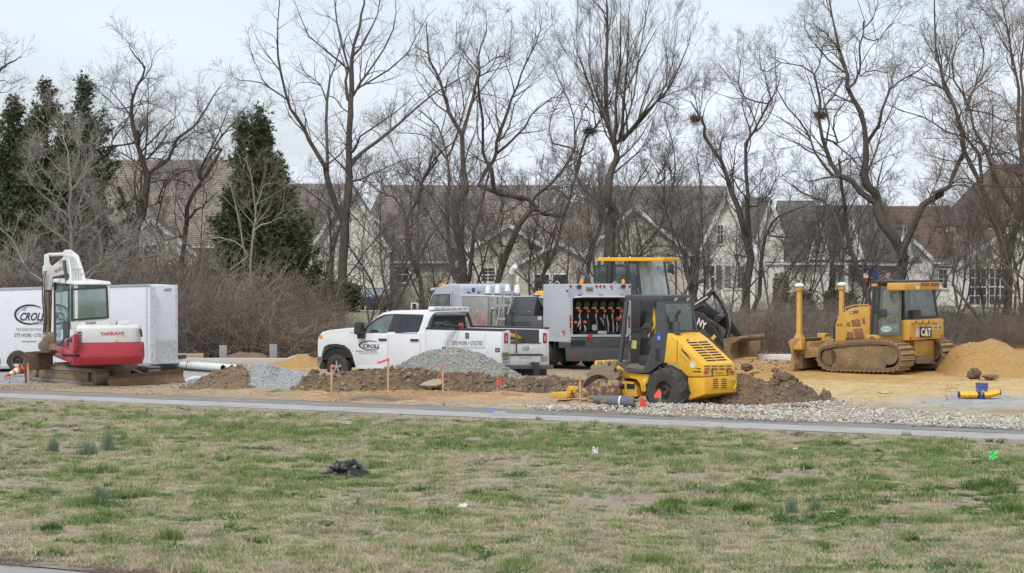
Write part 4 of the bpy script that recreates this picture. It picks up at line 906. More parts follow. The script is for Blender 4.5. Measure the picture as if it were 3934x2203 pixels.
for k, (x, D, s) in enumerate(spots):
    p = gnd(x, 968+34650/D); r = thing('sapling', 'thin bare sapling ' + SAPL[k], 'sapling', (p.x, p.y, 0), random.uniform(0, 6.28), 'saplings filling the tree belt')
    r.scale = (s, s, s*random.uniform(0.9, 1.15))
    for nm, me in zip(('trunk', 'crown'), saps[k % 5]):
        o = bpy.data.objects.new(nm, me); COL.objects.link(o); o.parent = r

# thicket: brush of twiggy shoots, one mass
brush = []
for k in range(6):
    g = np.random.default_rng(600+k); n0 = 26
    st = g.normal(0, .45, (n0, 3))*np.array([1, 1, 0]); d = unit(np.array([0, 0, 1.0]) + g.normal(0, .55, (n0, 3))*np.array([1, 1, .4])); ln = g.uniform(1.2, 2.8, n0)
    P = walk(st, d, ln, 7, 0.2, -0.03 if k % 2 else 0.05, g); V, F = tubes(P, np.full(n0, .014), np.full(n0, .005), 3)
    s2, d2_, rr, t2 = children(P, np.full(n0, .014), np.full(n0, .005), 9, .1, .8, g); Q = walk(s2, d2_, g.uniform(.4, 1.2, len(s2)), 4, .25, 0, g); V2, F2 = tubes(Q, np.full(len(Q), .007), np.full(len(Q), .004), 3)
    s3, d3_, rr, t3 = children(Q, np.full(len(Q), .006), np.full(len(Q), .004), 2, .2, .9, g); Q3 = walk(s3, d3_, g.uniform(.2, .5, len(s3)), 2, .2, 0, g); V3, F3 = tubes(Q3, np.full(len(Q3), .005), np.full(len(Q3), .003), 3)
    brush.append(source('brush', np.concatenate([V, V2, V3]), np.concatenate([F, F2+len(V), F3+len(V)+len(V2)]), (B_TWIG, B_TAN, B_RED)[k % 3]))
def belt(n_, x0, x1, D0, D1, s0, s1):
    D = rng.uniform(D0, D1, n_); x = rng.uniform(x0, x1, n_); return np.stack([(x-1967)/9000*D, D, 0*D], -1), rng.uniform(s0, s1, n_)
parts_ = [belt(190, -500, 1190, 88, 106, 0.7, 1.45), belt(50, -80, 1080, 92, 112, 1.0, 2.0), belt(16, 1180, 1330, 92, 100, 0.4, 0.7), belt(28, 1600, 2300, 96, 116, 0.5, 1.0), belt(50, 2250, 2750, 88, 106, 0.5, 1.0), belt(60, 2700, 3250, 86, 104, 0.4, 0.9), belt(100, 3150, 4500, 92, 110, 0.4, 0.9), belt(65, 650, 1180, 84, 90, 0.5, 1.1)]
P = np.concatenate([a for a, b in parts_]); s = np.concatenate([b for a, b in parts_]); n = len(P); rot = np.zeros((n, 3)); rot[:, 2] = rng.uniform(0, 6.28, n)
g = scatter('thicket', P, rot, np.stack([s, s, s*rng.uniform(.8, 1.2, n)], -1), rng.integers(0, 6, n), brush)
g['label'] = 'tangled leafless brown brush under and between the bare trees'; g['category'] = 'thicket'

# ------------------------------------------------------------------ evergreens
M_CEDAR = leaf_mat('cedar_foliage', [(0.028, 0.045, 0.020), (0.050, 0.074, 0.030), (0.085, 0.105, 0.045)], 0.15)
M_CEDAR2 = bark('cedar_needles', (0.060, 0.082, 0.042), (0.098, 0.122, 0.060), (0.145, 0.140, 0.082))  # mottled green of the whole evergreen crown
def cedar(label, x, ytop, D, rad, seed, prof=1.0, n=19000, top_split=None, cat='evergreen'):
    g = np.random.default_rng(seed); b = gnd(x, 968+34650/D); h = at(x, ytop, D).z
    r = thing('evergreen_tree', label, cat, (b.x, b.y, 0), 0, 'evergreens left of the pickup')
    part('trunk', MB().tube([(0,0,0), (.05,0,h*.5), (0,0,h*.96)], [.22, .13, .02], 8), B_DARK, r)
    # boughs rising from the trunk, foliage sprays along them
    nb = 170; t = g.uniform(0.04, 0.99, nb)**0.9; a = g.uniform(0, 6.283, nb); st = np.stack([0*t, 0*t, t*h], -1)
    d = np.stack([np.cos(a), np.sin(a), 0.9+0*t], -1); ln = rad*prof*np.clip((1-t)**0.85, .05, 1)*g.uniform(.4, 1.3, nb)*1.15
    P = walk(st, d, ln, 5, .12, .10, g); V, F = tubes(P, np.full(nb, .03), np.full(nb, .008), 3); raw('branches', V, F, B_DARK, r)
    m = n; bi = g.integers(0, nb, m); wts = ln/ln.sum(); bi = g.choice(nb, m, p=wts); f = g.uniform(.25, 1.05, m)*5; i = np.minimum(f.astype(int), 4); fr = (f-i)[:, None]
    c0 = P[bi, i]*(1-fr) + P[bi, i+1]*fr + g.normal(0, .13, (m, 3))*np.array([1, 1, .9])
    up_ = unit(g.normal(0, .55, (m, 3)) + np.array([0, 0, .35]) + unit(c0*np.array([1, 1, 0]))*.5); sz = g.uniform(.06, .20, m)[:, None]; sd_ = unit(np.cross(up_, g.normal(0, 1, (m, 3))))
    A = c0 - sd_*sz*.22; B = c0 + sd_*sz*.22; C = c0 + up_*sz*1.25 + sd_*sz*g.normal(0, .2, (m, 1)); Dn = c0 + up_*sz*.8 - sd_*sz*.55; E_ = c0 + up_*sz*.7 + sd_*sz*.6
    V = np.stack([A, B, C, Dn, E_], 1).reshape(-1, 3); k = np.arange(m)[:, None]*5; F = np.concatenate([k+np.array([[0, 1, 2]]), k+np.array([[0, 3, 1]]), k+np.array([[0, 1, 4]])])
    raw('crown', V, F, M_CEDAR2, r)
    return r
cedar('leftmost spire of the dark evergreens behind the trailer', 55, 365, 103, 3.4, 31)
cedar('middle and broadest spire of the left evergreens', 180, 305, 105, 3.4, 32)
cedar('small evergreen spire tucked between the left two', 115, 470, 101, 2.6, 33, n=13000)
cedar('tall right spire of the left evergreens beside the tan roof', 322, 290, 104, 3.5, 34)
cedar('low evergreen at the left picture edge', -40, 430, 101, 3.2, 35, n=10000)
cedar('short evergreen spire between the broadest and the tall right spire', 262, 440, 102, 2.6, 39, n=13000)
cedar('left spire of the bushy evergreen pair right of the tan roof', 935, 425, 98, 2.1, 36)
cedar('right spire of the bushy evergreen pair right of the tan roof', 1005, 405, 99, 2.7, 37, n=24000)
cedar('low spreading evergreen at the foot of the bushy pair', 1075, 640, 97, 2.5, 38, n=15000)
cedar('small dark evergreen shrub left of the dozer antenna post', 3080, 1130, 118, 1.2, 40, n=3500, cat='evergreen shrub')
# ------------------------------------------------------------------ houses beyond the trees
def m_roof(name, a, b_, c_):
    m, t, b = nodes(name); w = wpos(t, (1.0, 0.0, 7.0))
    v = N(t, 'ShaderNodeTexVoronoi'); v.inputs['Scale'].default_value = 2.2; t.links.new(w, v.inputs['Vector'])
    c = mix(t, ramp(t, v.outputs['Color'], 0.2, 0.8), a, b_); c = mix(t, ramp(t, noise(t, 0.35, 5, 0.6, wpos(t)), 0.4, 0.65), c, c_)
    t.links.new(c, b.inputs['Base Color']); b.inputs['Roughness'].default_value = 0.95; return m
R_TAN = m_roof('tan_shingle', (0.235, 0.195, 0.165), (0.30, 0.255, 0.22), (0.26, 0.215, 0.185))
R_BRN = m_roof('brown_shingle', (0.20, 0.172, 0.15), (0.26, 0.225, 0.20), (0.225, 0.192, 0.17))
R_GRY = m_roof('grey_shingle', (0.125, 0.118, 0.115), (0.18, 0.17, 0.165), (0.145, 0.135, 0.13))
R_DKB = m_roof('dark_brown_shingle', (0.135, 0.10, 0.088), (0.18, 0.135, 0.12), (0.15, 0.115, 0.10))
R_RED = m_roof('red_brown_shingle', (0.135, 0.088, 0.076), (0.18, 0.12, 0.10), (0.15, 0.10, 0.086))
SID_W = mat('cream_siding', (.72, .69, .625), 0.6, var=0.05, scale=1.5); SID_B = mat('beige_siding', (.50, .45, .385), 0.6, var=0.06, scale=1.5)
TRIM = mat('white_trim', (0.72, 0.72, 0.70), 0.5, var=0.04); PANE = mat('dark_pane', (0.045, 0.05, 0.055), 0.08, var=0.3); SHUT = mat('grey_shutter', (0.13, 0.14, 0.15), 0.6)
PANEL_L = mat('curtained_pane', (0.22, 0.225, 0.23), 0.2, var=0.3, scale=2)
def lap_wall(poly, y, pitch=0.115):
    """clapboards: poly = convex [(x, z)], facing -y"""
    mb = MB(); zs = [p[1] for p in poly]; z = min(zs); top = max(zs); n = len(poly)
    def span(zz):
        X_ = []
        for i in range(n):
            (a, b), (c, d) = poly[i], poly[(i+1) % n]
            if (b-zz)*(d-zz) <= 0 and b != d: X_.append(a + (c-a)*(zz-b)/(d-b))
        return (min(X_), max(X_)) if X_ else None
    while z < top-0.01:
        z1 = min(z+pitch, top-0.002); s0, s1 = span(z+0.001), span(z1)
        if s0 and s1:
            mb.add([(s0[0], y-.022, z), (s0[1], y-.022, z), (s1[1], y, z1), (s1[0], y, z1), (s0[0], y, z), (s0[1], y, z)], [(0, 1, 2, 3), (4, 5, 1, 0)])
        z = z1
    return mb
def shingles(a, b, c, d, n=0):
    """courses on a roof plane: a, b eave left/right, c, d ridge right/left"""
    a, b, c, d = (Vector(p) for p in (a, b, c, d)); L_ = ((d-a).length + (c-b).length)/2; n = n or max(4, int(L_/0.17)); mb = MB()
    nr = (b-a).cross(d-a).normalized(); nr = nr if nr.z > 0 else -nr
    for k in range(n):
        f, g = k/n, (k+1)/n; p0, p1, q0, q1 = a.lerp(d, f), b.lerp(c, f), a.lerp(d, g), b.lerp(c, g)
        mb.add([p0+nr*.03, p1+nr*.03, q1+nr*.004, q0+nr*.004, p0, p1], [(0, 1, 2, 3), (4, 5, 1, 0)])
    mb.add([a-nr*.12, b-nr*.12, c-nr*.12, d-nr*.12, a, b, c, d], [(0, 1, 2, 3), (0, 4, 5, 1), (1, 5, 6, 2), (2, 6, 7, 3), (3, 7, 4, 0)])
    return mb
class House:
    def __init__(s, label, D, x, z0=0.0):
        s.D = D; p = at(x, 968, D); s.r = thing('house', label, 'house', (p.x, D, z0), 0, 'houses beyond the trees'); s.o = Vector((p.x, D, z0))
    def q(s, pt, dy=0.0):
        return at(pt[0], pt[1], s.D+dy) - s.o
    def side_roof(s, rl, rr, el, er, m, depth=4.5, back=True, dy=0.0):
        """front slope between a ridge (rl, rr) and an eave (el, er), photo points"""
        a, b = s.q(el, dy-.35), s.q(er, dy-.35); c, d = s.q(rr, dy+depth), s.q(rl, dy+depth); b.z = a.z; d.z = c.z
        o = part('roof', shingles(a, b, c, d), m, s.r, smooth=0)
        if back: part('roof', shingles((d.x, d.y+depth, a.z), (c.x, d.y+depth, a.z), (c.x, c.y+.01, c.z), (d.x, d.y+.01, d.z), 8), m, s.r, smooth=0)
        part('gutter', MB().box(a.x, b.x, a.y-.10, a.y-.02, a.z-.16, a.z-.02), TRIM, s.r, smooth=0)
    def gable(s, apex, el, er, m, wall, base, dy=-1.0, depth=5.0, over=.28, foot=None):
        """front-facing gable; the wall goes down to row base"""
        A, L_, R_ = s.q(apex, dy), s.q(el, dy), s.q(er, dy); L_.z = R_.z = (L_.z+R_.z)/2 if abs(L_.z-R_.z) < 1.2 else min(L_.z, R_.z); zb = -s.o.z if base is None else s.q((apex[0], base), dy).z
        zb = max(zb, 0 - s.o.z) if base is None else zb
        f = foot or 1.0
        if L_.z > zb: part('wall', lap_wall([(L_.x*1, zb), (R_.x, zb), (R_.x, L_.z), (L_.x, L_.z)], dy), wall, s.r, smooth=0)
        part('gable_wall', lap_wall([(L_.x, L_.z), (R_.x, L_.z), (A.x, A.z)], dy+.001), wall, s.r, smooth=0)
        for P_ in (L_, R_):
            u = (P_-A).normalized(); e = P_ + u*over; e2 = Vector((e.x, dy+depth, e.z)); a2 = Vector((A.x, dy+depth, A.z)); f0 = Vector((e.x, dy-over, e.z)); a0 = Vector((A.x, dy-over, A.z))
            part('roof', shingles(f0, e2, a2, a0), m, s.r, smooth=0)
            part('rake_board', MB().bar((A.x, dy-over-.035, A.z-.10), (e.x, dy-over-.035, e.z-.10), .05, .24, (0, 0, 1)), TRIM, s.r, smooth=0)
            part('corner_board', MB().box(P_.x-.09, P_.x+.09, dy-.05, dy+.06, zb, P_.z), TRIM, s.r, smooth=0)
    def wall(s, x0, x1, y0, y1, wall, dy=0.0, side=3.0):
        a, b = s.q((x0, y0), dy), s.q((x1, y1), dy); zb = 0 - s.o.z if y1 > 1185 else b.z
        part('wall', lap_wall([(a.x, zb), (b.x, zb), (b.x, a.z), (a.x, a.z)], dy), wall, s.r, smooth=0)
        [part('wall', MB().box(x_, x_+.1, dy+.03, dy+side, zb, a.z), wall, s.r, smooth=0) for x_ in (a.x, b.x-.1)]
        for x in (a.x, b.x): part('corner_board', MB().box(x-.08, x+.08, dy-.05, dy+.02, zb, a.z), TRIM, s.r, smooth=0)
    def window(s, x0, y0, x1, y1, cols=2, rows=4, dy=0.0, trim=.11, pane=None, shutters=False, name='window'):
        a, b = s.q((x0, y1), dy), s.q((x1, y0), dy); w, h = b.x-a.x, b.z-a.z
        mb = MB().box(a.x-trim, b.x+trim, dy-.09, dy-.03, b.z, b.z+trim).box(a.x-trim, b.x+trim, dy-.10, dy-.03, a.z-trim, a.z).box(a.x-trim, a.x, dy-.09, dy-.03, a.z, b.z).box(b.x, b.x+trim, dy-.09, dy-.03, a.z, b.z)
        for i in range(1, cols): x = a.x + w*i/cols; mb.box(x-.018, x+.018, dy-.075, dy-.045, a.z, b.z)
        for j in range(1, rows): z = a.z + h*j/rows; q = .035 if j*2 == rows else .015; mb.box(a.x, b.x, dy-.078, dy-.048, z-q, z+q)
        o = part(name, mb, TRIM, s.r, smooth=0); me = None
        for i in range(cols):
            for j in range(rows):
                if me is None:
                    p = part('pane', MB().box(0, w/cols, 0, .01, 0, h/rows), pane or PANE, o, smooth=0); me = p.data
                else:
                    p = bpy.data.objects.new('pane', me); COL.objects.link(p); p.parent = o
                p.location = (a.x+w*i/cols, dy-.042, a.z+h*j/rows)
        if shutters:
            for xx in (a.x-trim-.36, b.x+trim+.02): part('shutter', MB().box(xx, xx+.34, dy-.07, dy-.03, a.z-.05, b.z+.05), SHUT, s.r, smooth=0)
    def dormer(s, apex, el, er, base, m, wall, dy=0.0, win=None, depth=3.0):
        A, L_, R_ = s.q(apex, dy), s.q(el, dy), s.q(er, dy); zb = s.q((apex[0], base), dy).z; L_.z = R_.z = min(L_.z, R_.z)
        d = part('dormer', lap_wall([(L_.x, min(zb, L_.z-.01)), (R_.x, min(zb, L_.z-.01)), (R_.x, L_.z), (L_.x, L_.z)], dy, .12), wall, s.r, smooth=0)
        part('gable_wall', lap_wall([(L_.x, L_.z), (R_.x, L_.z), (A.x, A.z)], dy+.001, .12), wall, d, smooth=0)
        for P_ in (L_, R_):
            e = P_ + (P_-A).normalized()*.15
            part('roof', shingles((e.x, dy-.15, e.z), (e.x, dy+depth, e.z), (A.x, dy+depth, A.z), (A.x, dy-.15, A.z)), m, d, smooth=0)
            part('rake_board', MB().bar((A.x, dy-.19, A.z-.08), (e.x, dy-.19, e.z-.08), .05, .2), TRIM, d, smooth=0)
            part('cheek', MB().box(P_.x-.03, P_.x+.03, dy, dy+depth, min(zb, L_.z-.01), L_.z), wall, d, smooth=0)
        if win: s.window(*win, dy=dy, cols=2, rows=4, trim=.07)

h = House('tan-roofed house between the evergreens, the highest roof at left', 140, c6(1150, 0)[0])
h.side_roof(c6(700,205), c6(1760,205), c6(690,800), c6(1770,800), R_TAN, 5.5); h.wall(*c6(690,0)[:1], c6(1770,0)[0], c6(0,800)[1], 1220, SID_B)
h.gable(c6(1050,610), c6(760,840), c6(1345,840), R_TAN, SID_W, None, -1.6); h.window(*c6(1000,800), *c6(1090,930), dy=-1.6)
h = House('brown-roofed house with two cream front gables behind the tallest tree', 158, c7(250, 0)[0])
h.side_roof(c7(-90,210), c7(480,210), c7(-160,700), c7(640,700), R_BRN, 5.0)
h.gable(c7(-30,250), c7(-245,695), c7(195,695), R_BRN, SID_W, None, -1.2, 6); h.gable(c7(485,215), c7(195,695), c7(775,695), R_BRN, SID_W, None, -.6, 5)
h.window(*c7(90,790), *c7(140,900), dy=-1.2); h.window(*c7(300,800), *c7(350,900), dy=-.6)
h = House('wide brown-roofed house with a windowed dormer beyond the pickup', 160, c7(1000, 0)[0])
h.side_roof(c7(735,220), c7(2100,220), c7(455,800), c7(2140,800), R_BRN, 6.0)
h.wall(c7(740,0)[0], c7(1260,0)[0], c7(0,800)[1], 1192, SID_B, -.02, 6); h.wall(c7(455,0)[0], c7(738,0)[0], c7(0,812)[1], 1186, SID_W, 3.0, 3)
h.window(*c7(475,830), *c7(545,1015), dy=3.0, cols=1, rows=2, pane=PANEL_L); h.window(*c7(562,830), *c7(640,1015), dy=3.0, cols=1, rows=2, pane=PANEL_L)
h.window(*c7(835,845), *c7(930,960), dy=-.02, cols=2, rows=2, trim=.14); h.window(*c7(1290,850), *c7(1360,960), dy=-.02)
h.dormer(c7(612,425), c7(545,500), c7(712,500), c7(0,692)[1], R_BRN, SID_W, -.5, (*c7(566,550), *c7(621,660)), 5)
h.dormer(c7(2100,222), c7(2035,345), c7(2165,345), c7(0,420)[1], R_BRN, SID_W, 4.5, None, 3)
part('column', MB().box(*[v for q in zip(h.q(c7(640,800)), h.q(c7(660,800)) + Vector((0, .2, 0))) for v in q][:4], -h.o.z, h.q(c7(640,812)).z), TRIM, h.r)
h = House('beige house with stacked front gables directly above the service truck', 152, c7(1800, 0)[0])
h.side_roof(c7(1390,352), c7(2360,352), c7(1340,760), c7(2400,760), R_TAN, 5.0)
h.wall(c7(1340,0)[0], c7(2400,0)[0], c7(0,760)[1], 1200, SID_B, 0, 5)
h.gable(c7(1690,515), c7(1385,705), c7(1998,705), R_TAN, SID_B, None, -1.0, 5); h.gable(c7(2070,650), c7(1760,810), c7(2380,810), R_TAN, SID_B, None, -1.8, 5)
h.window(*c7(1485,855), *c7(1585,955), dy=-1.0); h.window(*c7(1890,905), *c7(2000,1010), dy=-1.8, cols=1, rows=1); h.window(*c7(2030,905), *c7(2140,1010), dy=-1.8, cols=1, rows=1)
h = House('brown-roofed cream house with tall gable right of the loader cab', 150, c8(500, 0)[0])
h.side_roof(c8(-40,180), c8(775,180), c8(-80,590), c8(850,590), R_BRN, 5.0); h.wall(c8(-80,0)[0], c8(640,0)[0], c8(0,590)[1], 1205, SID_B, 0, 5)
h.gable(c8(770,228), c8(603,592), c8(937,592), R_BRN, SID_W, None, -1.4, 6); h.gable(c8(215,300), c8(-80,575), c8(545,575), R_BRN, SID_B, None, -.9, 5)
h.window(*c8(720,420), *c8(752,530), dy=-1.4, cols=2, rows=4); h.window(*c8(680,668), *c8(700,795), dy=-1.4, cols=1, rows=2, shutters=True); h.window(*c8(765,668), *c8(800,800), dy=-1.4, cols=2, rows=4, pane=PANEL_L)
h.window(*c8(200,640), *c8(260,760), dy=-.9); h.window(*c8(840,670), *c8(880,800), dy=-1.4)
h = House('grey-roofed cream house with two sharp triangular dormers and a flag porch', 156, c8(1350, 0)[0])
h.side_roof(c8(880,248), c8(1040,248), c8(820,470), c8(1080,470), R_GRY, 3.0, dy=3); h.gable(c8(1040,262), c8(968,470), c8(1112,470), R_GRY, SID_W, None, -.3, 5)
h.side_roof(c8(1100,298), c8(1740,298), c8(1010,645), c8(1800,645), R_GRY, 6.0); h.side_roof(c8(1080,270), c8(1300,270), c8(1080,380), c8(1330,380), R_GRY, 2.0, dy=6)
h.wall(c8(960,0)[0], c8(1370,0)[0], c8(0,650)[1], 1192, SID_W, 0, 4); h.wall(c8(1440,0)[0], c8(1800,0)[0], c8(0,650)[1], 1192, SID_B, .6, 3); h.wall(c8(1372,0)[0], c8(1438,0)[0], c8(0,650)[1], 1192, SID_W, 1.8, 2)
h.dormer(c8(1330,395), c8(1264,626), c8(1396,626), c8(0,630)[1], R_GRY, SID_W, -.3, (*c8(1310,505), *c8(1340,592)), 6)
h.dormer(c8(1528,372), c8(1462,604), c8(1594,604), c8(0,630)[1], R_GRY, SID_W, -.2, (*c8(1510,500), *c8(1540,585)), 6)
h.window(*c8(1000,668), *c8(1050,830), dy=0, cols=2, rows=4); h.window(*c8(1395,675), *c8(1437,800), dy=1.8, cols=2, rows=4, pane=PANEL_L); h.window(*c8(1600,680), *c8(1680,800), dy=.6, cols=2, rows=4)
for x in (1385, 1500): a = h.q(c8(x, 650), -1.2); part('porch_column', MB().box(a.x-.12, a.x+.12, -1.3, -1.06, -h.o.z, a.z), TRIM, h.r, bevel=.01)
h.side_roof(c8(1700,420), c8(1860,420), c8(1660,650), c8(1960,650), R_GRY, 3.0, dy=-1.0); h.dormer(c8(1853,427), c8(1815,600), c8(1893,600), c8(0,640)[1], R_GRY, SID_W, -1.4, (*c8(1830,530), *c8(1858,590)), 4)
h = House('house with red-brown roof in the gap right of the great forked tree', 168, c8(1950, 0)[0])
h.side_roof(c8(1745,303), c8(2128,303), c8(1700,640), c8(2180,640), R_RED, 5.0); h.wall(c8(1700,0)[0], c8(2180,0)[0], c8(0,640)[1], 1180, SID_W, 0, 4)
h.gable(c8(1900,500), c8(1800,640), c8(2010,575), R_GRY, SID_W, None, -1.0, 4); h.dormer(c8(2138,340), c8(2098,450), c8(2180,450), c8(0,480)[1], R_RED, SID_W, 2.5, None, 3); h.window(*c8(2060,690), *c8(2110,800), dy=0)
h = House('cream house with wide twin window at the right behind the dozer', 126, c8(2450, 0)[0])
h.side_roof(c8(2150,470), c8(3000,470), c8(2130,655), c8(3100,655), R_BRN, 4.0); h.gable(c8(2480,432), c8(2178,652), c8(2785,652), R_BRN, SID_W, None, -1.2, 5)
h.window(*c8(2243,685), *c8(2345,900), dy=-1.2, cols=3, rows=4, trim=.13); h.window(*c8(2366,685), *c8(2462,900), dy=-1.2, cols=3, rows=4, trim=.13)
part('foundation_wall', MB().box(h.q(c8(2178,0)).x, h.q(c8(2785,0)).x, -1.33, -1.22, -h.o.z, h.q(c8(0,960), -1.2).z), mat('grey_foundation', (.30, .28, .25), .9), h.r)
h = House('house with tall dark red-brown hipped roof at the right edge', 142, c12(1850, 0)[0])
a, b, cc_, d = h.q(c12(1560,1560)), h.q(c12(2500,1560)), h.q(c12(2400,1140), 5), h.q(c12(1765,1140), 5); b.z = a.z; d.z = cc_.z
part('roof', shingles(a, b, cc_, d), R_DKB, h.r, smooth=0); part('roof', shingles((a.x, 10, a.z), a, d, (d.x, d.y+.02, d.z)), R_DKB, h.r, smooth=0); h.wall(c12(1600,0)[0], c12(2450,0)[0], c12(0,1560)[1], 1212, SID_B, .5, 4)

# hedge, drive, white fence board at the site edge, flags
def leafy(name, label, cat, x0, x1, ytop, D, dep, m, n, seed, sz=(.06, .13)):
    g = np.random.default_rng(seed); a, b = gnd(x0, 968+34650/D), gnd(x1, 968+34650/D); h_ = at(x0, ytop, D).z; r = thing(name, label, cat, ((a.x+b.x)/2, D, 0)); w = (b.x-a.x)/2
    st = [( (i+.5)/8*2*w-w, 0, 0) for i in range(8)]; mb = MB()
    for q in st: mb.tube([q, (q[0]+g.normal(0, .1), g.normal(0, .1), h_*.7)], [.03, .01], 5)
    part('stems', mb, B_DARK, r); u = g.uniform(-1, 1, (n, 3)); p = u/np.maximum(1, (np.abs(u)**3).sum(-1, keepdims=True)**(1/3)); p = p*(1+.10*g.normal(0, 1, (n, 1))); c0 = p*np.array([w, dep/2, h_*.5]) + np.array([0, 0, h_*.53]); c0[:, 2] += .06*np.sin(c0[:, 0]*2.3+seed)
    s = g.uniform(*sz, n)[:, None]; t1 = unit(g.normal(0, 1, (n, 3)))*s; t2 = unit(np.cross(t1, g.normal(0, 1, (n, 3))))*s*.6
    V = np.stack([c0-t1, c0+t2, c0+t1, c0-t2], 1).reshape(-1, 3); k = np.arange(n)[:, None]*4; raw('crown', V, np.concatenate([k+np.array([[0, 1, 2, 3]])]), m, r); return r
M_HEDGE = bark('hedge_leaf', (0.035, 0.055, 0.025), (0.06, 0.085, 0.035), (0.10, 0.105, 0.05))
leafy('hedge', 'dark green hedge left of the parked sedan', 'hedge', *[c7(x, 0)[0] for x in (150, 560)], c7(0,965)[1], 150, 1.6, M_HEDGE, 9000, 1)
leafy('shrub', 'dark evergreen shrub in front of the wide twin window', 'shrub', *[c8(x, 0)[0] for x in (2080, 2240)], c8(0,960)[1], 118, 1.6, B_RED, 2500, 3)
leafy('shrub', 'green shrub between the two antenna posts of the dozer', 'shrub', *[c8(x, 0)[0] for x in (1370, 1560)], c8(0,830)[1], 120, 1.6, M_HEDGE, 4200, 4)
leafy('shrub', 'reddish-brown leafless shrub against the grey-roofed house', 'shrub', *[c8(x, 0)[0] for x in (1060, 1150)], c8(0,720)[1], 150, 1.2, B_TAN, 3000, 5)
dv = MB().add([tuple(gnd(*c7(x, y)))[:2] + (.005,) for x, y in ((500, 1185), (800, 1185), (760, 1115), (560, 1115))], [(0, 1, 2, 3)])
struct(part('driveway', dv, M_ROAD)); 
road2 = [at(x, 1196, 150) for x in (2900, 4100)]
struct(part('far_path', MB().add([(8, 137, .0), (60, 132, .0), (60, 134.5, .0), (8, 139.5, .0)], [(0, 1, 2, 3)]), M_PATHD))
def flag(label, x, y, D, w, h_, kind, seed):
    p = at(*c8(x, y), D); r = thing('flag', label, 'flag', tuple(p)); nx_, ny_ = 14, 10
    def cloth(u0, u1, v0, v1, off=0.0):
        V = []; 
        for j in range(ny_+1):
            for i in range(nx_+1):
                u = u0+(u1-u0)*i/nx_; v = v0+(v1-v0)*j/ny_; V.append((u*w*.75, -.10*math.sin(u*7+seed)-off, -v*h_ - .35*u*w*.8 + .03*math.sin(u*9+v*3)))
        return V, [(j*(nx_+1)+i, j*(nx_+1)+i+1, (j+1)*(nx_+1)+i+1, (j+1)*(nx_+1)+i) for j in range(ny_) for i in range(nx_)]
    red, blue, white = mat('flag_red', (.50, .03, .04), .8), mat('flag_blue', (.04, .06, .28), .8), mat('flag_white', (.72, .72, .72), .8)
    if kind == 'us':
        part('cloth', MB().add(*cloth(0, 1, 0, 1)), white, r)
        for k in range(7): part('stripe', MB().add(*cloth(0, 1, k*2/13, (k*2+1)/13, .006)), red, r)
        part('canton', MB().add(*cloth(0, .42, 0, 7/13, .012)), blue, r); sm = MB()
        for a_ in range(5):
            for b_ in range(4):
                V, F = cloth(.04+a_*.08, .065+a_*.08, .05+b_*.12, .10+b_*.12, .016); sm.add([V[0], V[nx_], V[-1], V[-1-nx_]], [(0, 1, 2, 3)])
        part('stars', sm, white, r)
    elif kind == 'blue': part('cloth', MB().add(*cloth(0, 1, 0, 1)), blue, r)
    else:
        part('cloth', MB().add(*cloth(0, 1, 0, .5)), white, r); part('stripe', MB().add(*cloth(0, 1, .5, 1)), red, r)
    part('pole', MB().tube([(-.02, 0, .25), (-.25, .1, -h_*1.5)], .02, 8), TRIM, r)
flag('American flag, rightmost of the three hanging by the porch', 1685, 672, 148, 1.1, .75, 'us', 0)
flag('plain blue flag hanging left of the American one', 1640, 668, 148, .8, .65, 'blue', 1)
flag('red and white flag, leftmost of the three by the porch', 1590, 700, 148, .6, .6, 'rw', 2)

# sedan in the drive, seen from behind
p = gnd(c7(655, 0)[0], 1192); r = thing('parked_car', 'dark grey sedan parked rear-on in the far driveway beside the tan house', 'car', (p.x, p.y, 0), R(-4))
CARP = mat('charcoal_car_paint', (.075, .08, .085), .25, .3, coat=.6); CG = mat('car_glass', (.22, .26, .27), .05); RED = mat('red_lens', (.36, .03, .035), .25); RUB = mat('rubber', (.028, .027, .026), .75, var=.25, dirt=.5, dirtcol=(.16, .12, .08)); CHR = mat('chrome', (.62, .63, .64), .18, 1.0)
lo = MB().loft([[(-.84+i*0, y, .28), (.84, y, .28), (.88, y, .62), (.82, y, z), (-.82, y, z), (-.88, y, .62)] for i, (y, z) in enumerate(((0, .92), (.06, 1.0), (1.0, 1.02), (3.4, .98), (4.4, .84), (4.62, .6)))])
part('body', lo, CARP, r, bevel=.04)
part('cabin', MB().loft([[(-x, y, .98), (x, y, .98), (x2, y2, 1.42), (-x2, y2, 1.42)] for x, y, x2, y2 in ((.74, .42, .56, 1.05), (.76, 1.6, .60, 1.7), (.76, 2.6, .58, 2.2), (.72, 3.3, .54, 2.35))]), CG, r, bevel=.05)
part('roof', MB().box(-.56, .56, 1.02, 2.3, 1.40, 1.445), CARP, r, bevel=.02)
for s in (-1, 1):
    part('tail_light', MB().box(min(s*.52, s*.88), max(s*.52, s*.88), -.03, .2, .74, .90), RED, r, bevel=.02)
    for y in (.75, 3.6):
        wl = part('wheel', MB().lathe((s*.76, y, .32), 0, [(-.09, .19), (.09, .19)]), CHR, r); part('tyre', MB().lathe((s*.76, y, .32), 0, [(-.11, .2), (-.11, .29), (-.07, .32), (.07, .32), (.11, .29), (.11, .2)], 32, False), RUB, wl)
part('bumper', MB().box(-.86, .86, -.10, .1, .32, .56), mat('dark_plastic', (.04, .04, .042), .5), r, bevel=.04); part('licence_plate', MB().box(-.16, .16, -.02, .0, .72, .84), mat('blue_plate', (.06, .10, .35), .4), r)
